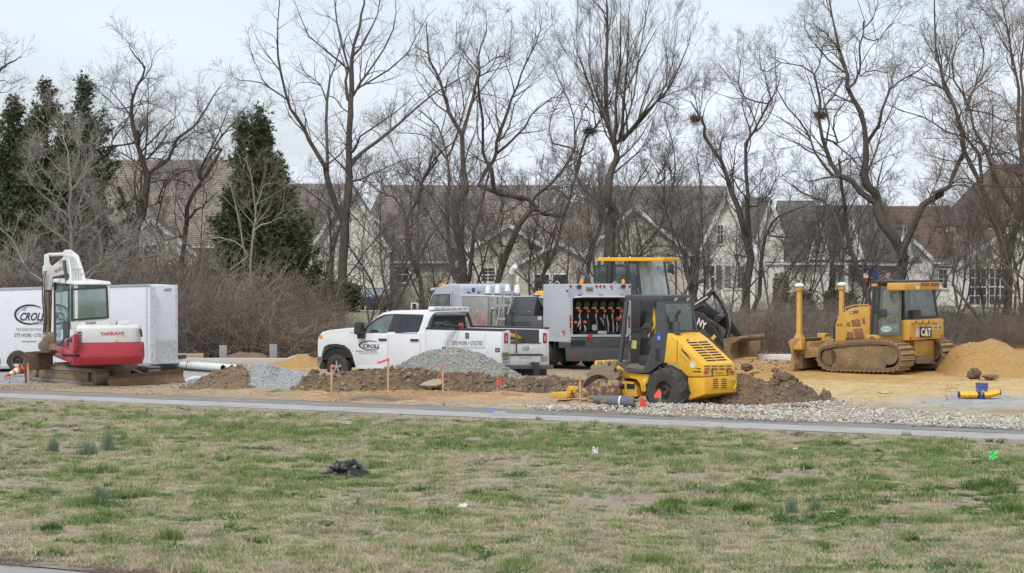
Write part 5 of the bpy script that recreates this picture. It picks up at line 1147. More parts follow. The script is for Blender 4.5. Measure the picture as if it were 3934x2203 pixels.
# ------------------------------------------------------------------ machines: shared pieces
WHITE = mat('white_vehicle_paint', (.74, .75, .76), .3, var=.04, scale=1.2, dirt=.25, dirtcol=(.42, .36, .28), low=(.2, 1.3), coat=.3)
WHITE2 = mat('white_worn_paint', (.68, .675, .65), .45, var=.07, scale=2, dirt=.12, dirtcol=(.30, .25, .2))
TRL = mat('white_trailer_skin', (.72, .735, .76), .35, var=.05, scale=.8, dirt=.1, dirtcol=(.5, .47, .42), bump=.004, bscale=1.5)
PLATE = mat('diamond_plate', (.62, .64, .66), .35, .55, var=.25, scale=14, bump=.006, bscale=30)
BLACKP = mat('black_plastic', (.035, .036, .038), .5, var=.2, dirt=.2, dirtcol=(.12, .10, .08)); DARKG = mat('dark_interior', (.02, .02, .022), .8)
INK = mat('dark_ink', (.035, .035, .045), .6); INKG = mat('grey_ink', (.25, .25, .29), .6); INKL = mat('pale_blue_ink', (.42, .45, .58), .6); INKR = mat('red_ink', (.50, .045, .05), .5); INKW = mat('white_ink', (.78, .78, .76), .5)
CLEAR = glass('cab_glass', (.62, .72, .70), .68); CLEARD = glass('dark_cab_glass', (.30, .35, .35), .8)
MUDDY = mat('muddy_steel', (.20, .155, .105), .85, var=.3, scale=5, dirt=.7, dirtcol=(.27, .195, .12), bump=.012, bscale=18)
RUST = mat('rusty_steel', (.185, .11, .07), .7, .2, var=.4, scale=4, dirt=.55, dirtcol=(.25, .16, .095), bump=.004)
AMBER = mat('amber_lens', (.85, .30, .02), .25); STEEL = mat('bright_steel', (.6, .61, .62), .25, .9); ALU = mat('brushed_aluminium', (.52, .53, .53), .4, .6, var=.1)
YEL = mat("yellow_machine_paint", (.82, .45, .03), .42, var=.07, scale=2, dirt=.22, dirtcol=(.36, .25, .12)); YELD = mat('dozer_yellow_paint', (.60, .335, .055), .5, var=.10, scale=2.5, dirt=.38, dirtcol=(.36, .235, .11))
GUN = mat('dark_grey_frame_paint', (.065, .068, .075), .5, var=.15, dirt=.25, dirtcol=(.16, .14, .12))

def wheel(parent, a, w0, w1, z, Rr, rim, face=WHITE, lugs=0, dish=.06, name='wheel', rimmat=STEEL, tyre=None, lugh=.03):
    """round about the w axis; w0 is the outer face"""
    s = 1 if w1 > w0 else -1; W_ = abs(w1-w0)
    wl = part(name, MB().lathe((a, 0, z), 1, [(w0+s*dish*1.3, rim*.30), (w0+s*dish*.6, rim*.34), (w0+s*dish*1.3, rim*.45), (w0+s*dish*1.6, rim*.8), (w0+s*.02, rim*.92), (w0+s*.01, rim*1.02), (w0+s*W_*.5, rim), (w1-s*.02, rim)], 28), rimmat, parent)
    tb = MB().lathe((a, 0, z), 1, [(w0+s*.01, rim*1.0), (w0, rim*1.1), (w0+s*.01, Rr*.86), (w0+s*W_*.14, Rr*.975), (w0+s*W_*.3, Rr), (w1-s*W_*.3, Rr), (w1-s*W_*.14, Rr*.975), (w1-s*.01, Rr*.86), (w1, rim*1.1), (w1-s*.01, rim)], 40, False)
    t_ = part('tyre', tb, tyre or RUB, wl)
    if lugs:
        lb = MB()
        for k in range(lugs):
            for side in (0, 1):
                th = 2*math.pi*(k+side*.5)/lugs; rings = []
                for q in range(4):
                    f = q/3; ww = (w0+s*W_*(.02+.46*f)) if side == 0 else (w1-s*W_*(.02+.46*f)); t2 = th + .36*f*(1)
                    rr0 = Rr*(.90 if q == 0 else .97); rr1 = (Rr*.93 if q == 0 else Rr)+lugh; dt = .055
                    rings.append([(a+rr*math.cos(t2+d_), ww, z+rr*math.sin(t2+d_)) for rr, d_ in ((rr0, -dt), (rr1, -dt*.7), (rr1, dt*.7), (rr0, dt))])
                lb.loft(rings)
        part('tread_lugs', lb, tyre or RUB, wl, kind='stuff')
    return wl

def crawler(parent, path, w0, w1, npads, padm, beltm, pad_h=.035, grouser=0.0, thick=.05, padname='track_pad', gap=.85):
    """belt round a closed (a, z) path with pads as pieces of their own"""
    P = [np.array(p) for p in path]; n = len(P); S = [0]
    fine = [];
    E = P + [P[0]]
    for i in range(n):
        for k in range(6):
            t = k/6; a, b, c, d = P[i-1], P[i], P[(i+1) % n], P[(i+2) % n]
            fine.append(0.5*((2*b)+(-a+c)*t+(2*a-5*b+4*c-d)*t*t+(-a+3*b-3*c+d)*t**3))
    fine = np.array(fine); c0 = fine.mean(0); T = np.roll(fine, -1, 0)-np.roll(fine, 1, 0); T /= np.linalg.norm(T, axis=1)[:, None]; Nn = np.stack([T[:, 1], -T[:, 0]], 1)
    if ((fine-c0)*Nn).sum() < 0: Nn = -Nn
    ring_o = fine; ring_i = fine - Nn*thick; m = len(fine); mb = MB()
    V = [(p[0], w, p[1]) for w in (w0, w1) for r in (ring_o, ring_i) for p in r]; F = []
    for i in range(m):
        j = (i+1) % m; F += [(i, j, 2*m+j, 2*m+i), (m+i, 3*m+i, 3*m+j, m+j), (i, m+i, m+j, j), (2*m+i, 2*m+j, 3*m+j, 3*m+i)]
    mb.add(V, F); tr = part('track', mb, beltm, parent, smooth=50)
    seg = np.linalg.norm(np.roll(fine, -1, 0)-fine, axis=1); cum = np.concatenate([[0], np.cumsum(seg)]); L_ = cum[-1]; pl = L_/npads*gap
    pm = MB().box(-pl/2, pl/2, 0, w1-w0, 0, pad_h)
    if grouser: pm.box(pl*.28, pl*.44, .004, w1-w0-.004, pad_h-.003, pad_h+grouser)
    me = None
    for k in range(npads):
        q = (k+.5)*L_/npads; i = int(np.searchsorted(cum, q)-1) % m; f = (q-cum[i])/seg[i]; p = fine[i]*(1-f)+fine[(i+1) % m]*f; t = T[i]*(1-f)+T[(i+1) % m]*f; nn = Nn[i]
        ang = math.atan2(t[1], t[0]); flip = (np.array([-math.sin(ang), math.cos(ang)])*nn).sum() < 0
        if me is None: o = part(padname, pm, padm, tr, bevel=.006, segs=1); me = o.data
        else: o = bpy.data.objects.new(padname, me); COL.objects.link(o); o.parent = tr
        o.location = (p[0], w0 if not flip else w1, p[1]) if False else (p[0], w0, p[1])
        if flip: ang += math.pi
        o.rotation_euler = (0, -ang, 0)
    return tr
def oval(F, c, cx, cy, rx, ry, w, parent, mt, inner=(.9, .86, .10, -.0), a0=15, a1=320, wp=None):
    """crescent logo ring on a side plane: thick at left, thin at its open ends"""
    o = arc_pts(cx, cy, rx, ry, a0, a1, 36); i = arc_pts(cx+rx*inner[2], cy+ry*inner[3], rx*inner[0], ry*inner[1], a0+4, a1-4, 36)
    po = F.S(c, o, w); pi_ = F.S(c, i, w); n = len(po)
    return part('emblem', MB().add(po+pi_, [(k, k+1, n+k+1, n+k) for k in range(n-1)]), mt, parent, smooth=0)
def say(F, c, s, x0, y0, x1, y1, w, parent, mt=None, bold=0.0, shear=0.0, plane='S'):
    """lettering whose box on the side (S) or end (E) plane has photo corners (x0, y0) top left, (x1, y1) bottom right"""
    q = (F.S if plane == 'S' else F.E)(c, [(x0, y1), (x1, y1), (x0, y0)], w); return letters(s, *box3(q), mt or INK, parent, bold, shear)
def say4(F, c, s, bl, br, tl, w, parent, mt=None, bold=0.0, shear=0.0, plane='S'):
    q = (F.S if plane == 'S' else F.E)(c, [bl, br, tl], w); return letters(s, *box3(q), mt or INK, parent, bold, shear)
def company(F, c, x0, y0, x1, y1, w, parent):
    """the ring emblem with the firm's name, in the box"""
    X_ = lambda f: x0+(x1-x0)*f; Y_ = lambda f: y0+(y1-y0)*f
    oval(F, c, X_(.52), Y_(.5), (x1-x0)*.52, (y1-y0)*.5, w, parent, INK, (.93, .84, .075, 0), 20, 318)
    oval(F, c, X_(.56), Y_(.5), (x1-x0)*.44, (y1-y0)*.40, w-.001, parent, INKL, (.97, .93, .05, 0), 175, 318)
    say(F, c, 'AP', X_(.27), Y_(.13), X_(.43), Y_(.33), w-.002, parent, INKG, .01, .3)
    say(F, c, 'CROLL', X_(.20), Y_(.40), X_(1.02), Y_(.80), w-.003, parent, INK, .028, .35); say(F, c, '& SON', X_(.62), Y_(.84), X_(.98), Y_(1.0), w-.002, parent, INKG, .01, .2)

# ------------------------------------------------------------------ cargo trailer
p = gnd(0, 968+34650/75.0); FT = Frame(p.x, p.y, 0.0)
r = thing('cargo_trailer', 'white enclosed cargo trailer with company lettering behind the excavator', 'trailer', (p.x, p.y, 0))
side = FT.S(c1, [(-330, 1197), (1345, 1162), (1345, 455), (-330, 500)], 0.0); body = MB().ext(side, (0, 2.1, 0)); part('body', body, TRL, r, bevel=.03)
br, tr_ = side[1], side[2]; nf = FT.S(c1, [(1582, 1160), (1577, 458)], .95)
part('nose', MB().loft([[Vector(br)+Vector((-.02, .01, 0)), (nf[0][0], .95, nf[0][2]), (nf[0][0], 1.15, nf[0][2]), (br[0]-.02, 2.09, br[2])], [Vector(tr_)+Vector((-.02, .01, -.005)), (nf[1][0], .95, nf[1][2]), (nf[1][0], 1.15, nf[1][2]), (tr_[0]-.02, 2.09, tr_[2]-.005)]]), TRL, r, bevel=.02)
q = FT.S(c1, [(1308, 1163), (1386, 1162), (1386, 470), (1308, 472)], -.012); q[1] = (q[1][0], .06, q[1][2]); q[2] = (q[2][0], .06, q[2][2]); part('corner_trim', MB().ext(q, (0, .01, 0)), PLATE, r)
d_ = Vector((nf[0][0]-br[0], .94, 0)).normalized(); nn = Vector((d_.y, -d_.x, 0))
zlo, zhi = br[2]-.005, FT.S(c1, [(1400, 962)], .3)[0][2]; A = Vector((br[0], 0, 0))+nn*.014; B = Vector((nf[0][0], .95, 0))+nn*.014
part('stone_guard', MB().ext([(A.x+.06, A.y+.04, zlo), (B.x+.02, B.y, zlo), (B.x+.02, B.y, zhi), (A.x+.06, A.y+.04, zhi)], nn*.006), PLATE, r)
part('corner_trim', MB().ext([(B.x-.05, B.y-.035, zlo), (B.x+.015, B.y, zlo), (B.x+.015, B.y, tr_[2]), (B.x-.05, B.y-.035, tr_[2])], nn*.009), PLATE, r)
C_ = A.lerp(B, .5); D__ = A.lerp(B, .82); zt = FT.S(c1, [(1400, 512)], .6)[0][2]; letters('ARSFC', (C_.x+nn.x*.004, C_.y+nn.y*.004, zt), D__-C_, (0, 0, .09), INK, r, .02, .4)
q = FT.S(c1, [(-330, 500), (1345, 455)], -.01); part('top_rail', MB().bar(q[0], q[1], .03, .07), ALU, r); q = FT.S(c1, [(-330, 1197), (1345, 1162)], -.01); part('bottom_rail', MB().bar(q[0], q[1], .03, .09), ALU, r)
company(FT, c1, 125, 628, 395, 812, -.006, r)
say(FT, c1, 'FOUR GENERATIONS STRONG', 145, 840, 372, 868, -.006, r, INKG); say(FT, c1, 'SITE WORK • UTILITIES', 128, 888, 432, 922, -.006, r, INK, .006); say(FT, c1, 'www.apcroll.com', 195, 950, 328, 974, -.006, r, INK, .004)
ar = FT.S(c1, arc_pts(160, 1160, 104, 120, 180, 360, 14), -.02)
part('fender', MB().add(ar + [(x, .3, z) for x, y, z in ar], [(k, k+1, len(ar)+k+1, len(ar)+k) for k in range(len(ar)-1)]), BLACKP, r)
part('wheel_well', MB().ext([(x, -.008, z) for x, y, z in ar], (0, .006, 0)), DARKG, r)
for cx in (160, -90):
    a, _, z = FT.S(c1, [(cx, 1150)], 0)[0]; wheel(r, a, -.06, .16, .34, .34, .2, rimmat=mat('muddy_rim', (.28, .2, .14), .8, dirt=.6))
f = FT.S(c1, [(1455, 1060)], 1.0)[0]; part('tongue_jack', MB().tube([(f[0]+.05, 1.0, .35), (f[0]+.05, 1.0, f[2])], .035, 10).tube([(f[0]+.05, 1.0, f[2]), (f[0]-.08, .98, f[2]), (f[0]-.08, .98, f[2]+.1)], .012, 6), BLACKP, r)
part('tongue', MB().bar((f[0]-.3, .5, .45), (f[0]+.55, 1.05, .42), .08, .1).bar((f[0]-.3, 1.6, .45), (f[0]+.55, 1.05, .42), .08, .1).box(f[0]+.4, f[0]+.75, .98, 1.12, .38, .50), BLACKP, r, bevel=.01)

# ------------------------------------------------------------------ excavator
TU = R(-50); p = gnd(*c1(870, 1362)); FE = Frame(p.x, p.y, TU)
r = thing('excavator', 'white and red tracked excavator with its arm folded beside the trailer', 'excavator', (p.x, p.y, 0), TU)
RUBT = mat('dusty_rubber', (.23, .20, .165), .9, var=.2, dirt=.6, dirtcol=(.25, .20, .145), bump=.006)
aL = FE.S(c1, [(255, 1300)], 0)[0][0]; aR = FE.S(c1, [(862, 1300)], 0)[0][0]; zt = .47
def stadium(a0, a1, z0, z1):
    rr = (z1-z0)/2; return [(a0+rr-rr*math.sin(t), z0+rr-rr*math.cos(t)) for t in np.linspace(0, math.pi, 6)] + [(a0+(a1-a0)*f, z1) for f in (.35, .5, .65)] + [(a1-rr+rr*math.sin(t), z0+rr+rr*math.cos(t)) for t in np.linspace(0, math.pi, 6)] + [(a0+(a1-a0)*f, z0) for f in (.65, .5, .35)]
for w0 in (0.0, 1.75):
    tr_ = crawler(r, stadium(aL, aR, 0.03, zt), w0, w0+.42, 40, RUBT, RUBT, .03, 0, .085, 'tread_block', .62)
    part('sprocket', MB().lathe((aL+.24, 0, .25), 1, [(w0+.03, .1), (w0+.03, .16), (w0+.08, .18), (w0+.3, .18)], 20), MUDDY, tr_); part('idler', MB().lathe((aR-.24, 0, .25), 1, [(w0+.05, .08), (w0+.05, .14), (w0+.1, .16), (w0+.3, .16)], 20), MUDDY, tr_)
    rl = MB()
    for k in range(4): rl.lathe((aL+.65+k*(aR-aL-1.3)/3, 0, .14), 1, [(w0+.05, .04), (w0+.05, .07), (w0+.3, .07)], 12)
    part('rollers', rl, MUDDY, tr_, kind='stuff'); part('track_frame', MB().box(aL+.55, aR-.55, w0+.04, w0+.34, .12, .38).box(aL+.8, aR-.9, w0+.02, w0+.1, .30, .37), MUDDY, tr_, bevel=.02)
part('undercarriage', MB().box(aL+.8, aR-.7, .40, 1.78, .28, .56).lathe(((aL+aR)/2, 1.08, .5), 2, [(0, .55), (.25, .55)], 24), MUDDY, r, bevel=.02)
aB = aR+.42; bl = FE.E(c1, [(985, 1362), (1655, 1372), (1662, 1196), (975, 1272)], aB); b0, b1, b2, b3 = bl
ring = lambda w, zl, zh: [(aB-.14, w, zh-.02), (aB-.02, w, zh), (aB-.10, w, (zl+zh)/2+.05), (aB-.07, w, (zl+zh)/2-.08), (aB+.06, w, zl), (aB-.03, w, zl), (aB-.16, w, (zl+zh)/2-.08), (aB-.18, w, (zl+zh)/2+.05)]
part('dozer_blade', MB().loft([ring(b0[1], .03, b3[2]), ring((b0[1]+b1[1])/2, .03, (b3[2]+b2[2])/2), ring(b1[1], .03, b2[2])]), RUST, r, smooth=20, label='rusty brown levelling blade')
part('blade_arm', MB().bar((aR-.5, .6, .35), (aB-.1, .9, .3), .12, .14).bar((aR-.5, 1.5, .35), (aB-.1, 1.3, .3), .12, .14), MUDDY, r, bevel=.01)

TH = R(17); p2 = at(*c1(655, 1150), 66.2); FU = Frame(p2.x, p2.y, TH)
# the house turns with its own angle: its parts are placed in the body frame of the undercarriage
up = bpy.data.objects.new('upper_body', None)
RED_P = mat('red_machine_paint', (.42, .035, .055), .4, var=.1, scale=3, dirt=.03, dirtcol=(.35, .28, .22))
def toE(pts):                                           # FU local -> FE local
    o = []
    for a, w, z in pts:
        X = FU.o.x + a*FU.ca - w*FU.sa; Y = FU.o.y + a*FU.sa + w*FU.ca; dx, dy = X-FE.o.x, Y-FE.o.y
        o.append((dx*FE.ca + dy*FE.sa, -dx*FE.sa + dy*FE.ca, z))
    return o
def up_part(name, mb, m, par=None, **k):
    mb.v = toE(mb.v); return part(name, mb, m, par or r, **k)
S, E = FU.S, FU.E
zf = lambda y, w=0: S(c1, [(800, y)], w)[0][2]
a1 = S(c1, [(1300, 1100)], .2)[0][0]; ah = S(c1, [(1278, 900)], 0)[0][0]
def rounded(a0, a1_, w0, w1, z0, z1, r0, r1, n=5, bulge=0.0):
    """plan with rounded rear corners, low z0 to high z1"""
    pl = [(a0, w1)] + [(a0+r0-r0*math.cos(t), w0+r0-r0*math.sin(t)) for t in np.linspace(0, math.pi/2, n)] + [((a0+a1_)/2, w0-bulge)] + [(a1_-r1+r1*math.sin(t), w0+r1-r1*math.cos(t)) for t in np.linspace(0, math.pi/2, n)] + [(a1_, w1)]
    return [[(a, w, z0) for a, w in pl], [(a, w, z1) for a, w in pl]]
rl = rounded(-.02, a1, -.02, .9, zf(1172), zf(975), .18, .5, bulge=.07)
mid = [(x, y, zf(1100)) for x, y, z in rounded(-.03, a1+.02, -.05, .9, 0, 0, .18, .5, bulge=.08)[0]]
up_part('counterweight', MB().loft([[(x*.97+.02, y*.9+.06, z) for x, y, z in rl[0]], mid, rl[1]]), RED_P, bevel=.025, label='red counterweight with scraped paint')
up_part('hood', MB().loft(rounded(.10, ah, .0, 1.0, zf(973)+.003, zf(845), .08, .35, bulge=.05) + [[(x*.98+.02, y*.95+.05, zf(818)) for x, y, z in rounded(.10, ah, .0, 1.0, 0, 0, .08, .35, bulge=.05)[0]]]), WHITE2, bevel=.015)
for row in range(4):
    for k in range(4): q = S(c1, [(680+k*13, 888+row*26), (688+k*13, 888+row*26), (694+k*13, 872+row*26), (686+k*13, 872+row*26)], -.022); up_part('vent_slot', MB().ext(q, (0, .02, 0)), DARKG)
q = S(c1, [(898, 908), (1106, 897), (898, 880)], -.058); O_, U_, V_ = box3(toE(q)); letters('TAKEUCHI', O_, U_, V_, INKR, r, .03)
q = S(c1, [(1240, 850), (1262, 848), (1272, 915), (1255, 922)], .05); up_part('light_recess', MB().ext([(x+.01, y-.04, z) for x, y, z in q], (0, .05, 0)), BLACKP)
q = S(c1, [(555, 1095), (712, 1098), (716, 1078), (560, 1075)], -.06); up_part('slot', MB().ext(q, (0, .02, 0)), DARKG)
up_part('tail_marker', MB().ext(S(c1, [(1028, 958), (1055, 957), (1055, 945), (1028, 946)], -.075), (0, .01, 0)), AMBER); up_part('air_box', MB().ext(S(c1, [(1047, 815), (1160, 808), (1160, 775), (1050, 780)], .35), (0, .3, 0)), WHITE2, bevel=.02)
up_part('exhaust_pipe', MB().tube([S(c1, [(823, 848)], .15)[0], S(c1, [(823, 815)], .15)[0]], .035, 10), BLACKP)
# left side of the house: step box and red skirt
e = E(c1, [(655, 1172), (436, 1130), (430, 1032), (655, 1055)], -.04); wmax = max(v[1] for v in e)
up_part('side_skirt', MB().box(-.05, a1-.3, .3, wmax, zf(1172)+.04, zf(1045)), RED_P, bevel=.04)
up_part('side_panel', MB().ext(E(c1, [(660, 1050), (585, 1040), (570, 955), (665, 893)], .0), (.12, 0, 0)), RED_P, bevel=.01)
up_part('battery_recess', MB().ext(E(c1, [(640, 1010), (598, 1000), (594, 950), (640, 925)], -.006), (.02, 0, 0)), DARKG)
# cab
cb = .06; zr = zf(452, .15); zb = zf(848, .15); aC = S(c1, [(985, 800)], .15)[0][0]; wF = E(c1, [(478, 700)], cb)[0][1]
up_part('cab_floor', MB().box(cb, aC, .17, wF, zf(1035, .5), zf(1015, .5)), BLACKP); up_part('cab_rear_wall', MB().ext(S(c1, [(640, 850), (990, 822), (985, 752), (634, 778)], .15), (0, .08, 0)), WHITE2, bevel=.01)
for a, w in ((cb, .13), (aC-.09, .13), (cb, wF-.1), (aC-.09, wF-.1)): up_part('cab_post', MB().box(a, a+.09, w, w+.1, zf(1010, .5) if w > 1 else zb, zr), WHITE2 if w < 1 else BLACKP, bevel=.015)
up_part('cab_roof', MB().loft([[(cb-.03, .08, zr), (aC+.03, .08, zr), (aC+.03, wF+.05, zr), (cb-.03, wF+.05, zr)], [(cb, .12, zr+.09), (aC, .12, zr+.09), (aC, wF, zr+.11), (cb, wF, zr+.11)]]), WHITE2, bevel=.03)
wn = S(c1, [(636, 778), (975, 752), (962, 468), (636, 486)], .125); fr = up_part('rear_window', MB().frame(wn, (0, .03, 0), .055), BLACKP); up_part('pane', MB().ext(S(c1, [(650, 765), (955, 745), (945, 482), (650, 498)], .14), (0, .006, 0)), CLEAR, fr)
dr = up_part('cab_door', MB().frame(E(c1, [(612, 905), (490, 1025), (482, 510), (612, 490)], cb-.01), (.03, 0, 0), .05), BLACKP); up_part('pane', MB().ext(E(c1, [(604, 770), (556, 775), (556, 505), (604, 500)], cb+.01), (.006, 0, 0)), CLEAR, dr); up_part('pane', MB().ext(E(c1, [(548, 990), (492, 1000), (490, 520), (548, 508)], cb+.01), (.006, 0, 0)), CLEAR, dr)
up_part('door_panel', MB().ext(E(c1, [(615, 930), (562, 940), (562, 782), (615, 775)], cb), (.03, 0, 0)), BLACKP, dr)
for w in (wF-.03,): up_part('windscreen', MB().box(cb+.1, aC-.1, w, w+.006, zf(900, 1), zr-.02), CLEAR)
up_part('side_pane', MB().box(aC-.01, aC-.004, .25, wF-.12, zf(900, 1), zr-.02), CLEAR)
up_part('seat', MB().ext(S(c1, [(690, 745), (860, 735), (845, 650), (800, 640), (740, 643), (712, 660)], .55), (0, .14, 0)).box(.35, .85, .6, 1.1, zf(800, .6), zf(745, .6)), mat('dark_seat', (.06, .055, .055), .9), bevel=.03)
up_part('rear_label', MB().ext(S(c1, [(765, 808), (860, 803), (860, 782), (765, 785)], .145), (0, .01, 0)), INKG)
# boom, arm, bucket
P_ = lambda x, y, w: Vector(S(c1, [(x, y)], w)[0])
def beam(pts, wd, h0):                                   # vertical plate girder through photo points
    rings = []
    for (x, y, w, wd_, hh) in pts:
        c_ = P_(x, y, w); rings.append([(c_.x-wd_/2, c_.y, c_.z-hh/2), (c_.x+wd_/2, c_.y, c_.z-hh/2), (c_.x+wd_/2, c_.y+.05, c_.z+hh/2), (c_.x-wd_/2, c_.y+.05, c_.z+hh/2)])
    return MB().loft(rings)
up_part('boom', MB().loft([[(c_.x-w2, c_.y-.15, c_.z), (c_.x+w2, c_.y-.15, c_.z), (c_.x+w2, c_.y+.15, c_.z+.12), (c_.x-w2, c_.y+.15, c_.z+.12)] for c_, w2 in ((P_(710, 700, 1.9), .21), (P_(697, 440, 2.1), .235), (P_(680, 330, 2.5), .205), (P_(655, 225, 3.0), .17), (P_(612, 175, 3.4), .10))]), WHITE2, bevel=.02)
hs = [up_part('boom_hose', MB().tube([P_(645+k*26, 440, 1.85), P_(640+k*22, 320, 2.2), P_(622+k*16, 215, 2.75), P_(600+k*10, 188, 3.2)], .017, 6), mat('pale_hose', (.50, .50, .48), .6)) for k in range(4)]
up_part('clamp', MB().box(P_(640, 320, 2.15).x, P_(735, 320, 2.15).x, P_(640, 320, 2.15).y, 2.2, P_(640, 322, 2.15).z, P_(640, 308, 2.15).z), STEEL)
up_part('link', MB().tube([P_(440, 185, 3.9), P_(580, 180, 3.3)], .055, 10), WHITE2); up_part('link', MB().ext([P_(x, y, 3.2) for x, y in ((570, 205), (620, 215), (660, 185), (640, 140), (615, 150), (590, 140), (570, 150))], (0, .12, 0)), WHITE2, bevel=.01)
up_part('arm', MB().ext([P_(x, y, 3.7) for x, y in ((400, 185), (435, 172), (445, 262), (470, 290), (585, 200), (620, 205), (620, 350), (520, 372), (470, 385), (462, 500), (395, 500), (385, 300), (400, 270))], (0, .22, 0)), WHITE2, bevel=.012)
up_part('arm_stem', MB().ext([P_(x, y, 3.8) for x, y in ((396, 380), (472, 380), (468, 560), (462, 760), (455, 900), (392, 900), (390, 600))], (0, .22, 0)), mat('scuffed_arm', (.42, .40, .37), .6, var=.4, scale=4, dirt=.75, dirtcol=(.09, .07, .055)), bevel=.012)
c_ = toE([P_(485, 352, 3.69), P_(540, 330, 3.69), P_(485, 322, 3.69)]); letters('TB2150', *box3(c_), INKR, r, .02)
for k, x in enumerate((380, 396)): up_part('arm_hose', MB().tube([P_(x+20, 330, 3.62), P_(x-4, 420, 3.6), P_(x+6*(k % 2), 600, 3.55), P_(x+16, 780, 3.6), P_(x+6, 880, 3.7)], .018, 6), BLACKP)
up_part('cylinder', MB().tube([P_(425, 520, 3.6), P_(430, 900, 3.7)], .06, 12), MUDDY); up_part('cylinder', MB().tube([P_(575, 240, 3.1), P_(580, 300, 3.0), P_(600, 440, 2.2)], .05, 10), BLACKP); up_part('work_light', MB().ext([P_(x, y, 3.3) for x, y in ((530, 292), (595, 292), (600, 325), (535, 328))], (0, .1, 0)), mat('lamp_grey', (.35, .36, .37), .4), bevel=.01)
up_part('swing_bracket', MB().lathe((P_(430, 955, 3.2).x, 3.2, P_(430, 955, 3.2).z), 1, [(-.12, .18), (.12, .18)], 16).lathe((P_(395, 1000, 3.2).x, 3.2, P_(395, 1000, 3.2).z), 1, [(-.15, .17), (.15, .17)], 16).bar(P_(450, 900, 3.5), P_(470, 1060, 3.0), .2, .25), MUDDY, bevel=.02)
wB = 2.55; up_part('bucket', MB().ext([P_(x, y, wB) for x, y in ((215, 1065), (232, 1052), (252, 1100), (262, 1240), (250, 1335), (228, 1335), (215, 1230))], (0, .04, 0)).loft([[P_(x, y, wB), P_(x, y+14, wB), P_(x2, y2+14, wB+.5), P_(x2, y2, wB+.5)] for x, y, x2, y2 in ((225, 1056, 330, 1046), (330, 1052, 440, 1044), (440, 1050, 520, 1046))]).ext([P_(x, y, wB+.5) for x, y in ((235, 1060), (470, 1052), (480, 1195), (400, 1215), (250, 1215))], (0, .05, 0)), mat('dark_rusty_bucket', (.105, .07, .048), .75, .1, var=.4, scale=4, dirt=.45, dirtcol=(.22, .16, .10), bump=.006), bevel=.01)
# ------------------------------------------------------------------ white pickup with service body
T = R(-36); p = gnd(*c2(1968, 0)[:1], 968+34650/67.3); FP = Frame(p.x, p.y, T)
r = thing('pickup_truck', 'white crew-cab pickup with a service body parked behind the gravel heap', 'pickup truck', (p.x, p.y, 0), T)
S, E = FP.S, FP.E; W = 2.05
low = S(c2, [(104, 548), (116, 508), (148, 464), (220, 444), (380, 427), (480, 420), (560, 462), (1198, 462), (1198, 828), (520, 824), (482, 800), (458, 720), (428, 645), (372, 602), (290, 586), (215, 592), (166, 616), (146, 690), (140, 745), (102, 705)], .08)
part('body', MB().ext(low, (0, W-.08, 0)), WHITE, r, bevel=.035, segs=3)
gh = S(c2, [(545, 478), (600, 402), (690, 312), (765, 266), (850, 248), (1235, 243), (1282, 258), (1232, 330), (1200, 478)], .16); zb = gh[0][2]; zt = max(v[2] for v in gh); ins = lambda z: .09 + .16*max(0, (z-zb)/(zt-zb))**1.2
part('cab', MB().add([(a, ins(z), z) for a, w, z in gh] + [(a, W+.02-ins(z)+.08, z) for a, w, z in gh], [tuple(range(9)), tuple(range(17, 8, -1))] + [(i, i+9, (i+1) % 9+9, (i+1) % 9) for i in range(9)]), WHITE, r, bevel=.04, segs=3)
def pane(name, pts, m, off=.012, par=None, th=.006):
    q = [(a, ins(z)-off, z) for a, w, z in S(c2, pts, .16)]; return part(name, MB().ext(q, (0, th, 0)), m, par or r, smooth=0)
TINT = mat('tinted_glass', (.028, .03, .036), .05, var=.3); 
pane('window_surround', [(548, 480), (606, 400), (700, 318), (775, 286), (880, 280), (1166, 288), (1163, 340), (1132, 483)], BLACKP, .010)
SEE = mat('side_glass', (.10, .13, .125), .04, var=.6, scale=1.2)
pane('side_window', [(603, 473), (616, 428), (705, 345), (790, 302), (868, 292), (824, 474)], SEE, .018); pane('side_window', [(904, 476), (938, 300), (1158, 304), (1128, 480)], TINT, .018)
pane('mirror_trim', [(640, 470), (670, 440), (720, 440), (745, 465)], DARKG, .021)
ws = [(a-.012, z+.012) for a, w, z in gh[:3]]; part('windscreen', MB().add([(ws[0][0], .2, ws[0][1]), (ws[0][0], W-.1, ws[0][1]), (ws[2][0], W-.25, ws[2][1]), (ws[2][0], .32, ws[2][1])], [(0, 1, 2, 3)]), TINT, r)
for pts, hx in (([(476, 486), (819, 486), (814, 812), (508, 812), (478, 740)], (725, 803, 529, 551)), ([(826, 486), (1130, 486), (1148, 600), (1142, 812), (822, 812)], (1045, 1125, 534, 556))):
    d_ = part('door', MB().ext([(a, .075, z) for a, w, z in S(c2, pts, .08)], (0, -.018, 0)), WHITE, r, bevel=.012)
    x0, x1, y0, y1 = hx; part('handle', MB().ext([(a, .02, z) for a, w, z in S(c2, [(x0, y1), (x1, y1), (x1, y0), (x0, y0)], .05)], (0, .03, 0)), BLACKP, d_, bevel=.008)
part('sill', MB().ext(S(c2, [(480, 805), (1198, 812), (1198, 836), (510, 836)], .05), (0, .05, 0)), WHITE, r, bevel=.01)
q = S(c2, [(478, 375), (500, 363), (535, 366), (540, 400), (536, 488), (470, 488), (468, 450)], -.22); m_ = part('mirror', MB().ext(q, (0, .2, 0)), BLACKP, r, bevel=.03); part('mirror_arm', MB().ext(S(c2, [(500, 485), (540, 478), (556, 500), (550, 528), (505, 532)], -.12), (0, .2, 0)), BLACKP, m_, bevel=.01)
ar = S(c2, arc_pts(300, 740, 158, 148, 178, 352, 16), .05); ai = S(c2, arc_pts(300, 740, 138, 128, 178, 352, 16), .05); n = len(ar)
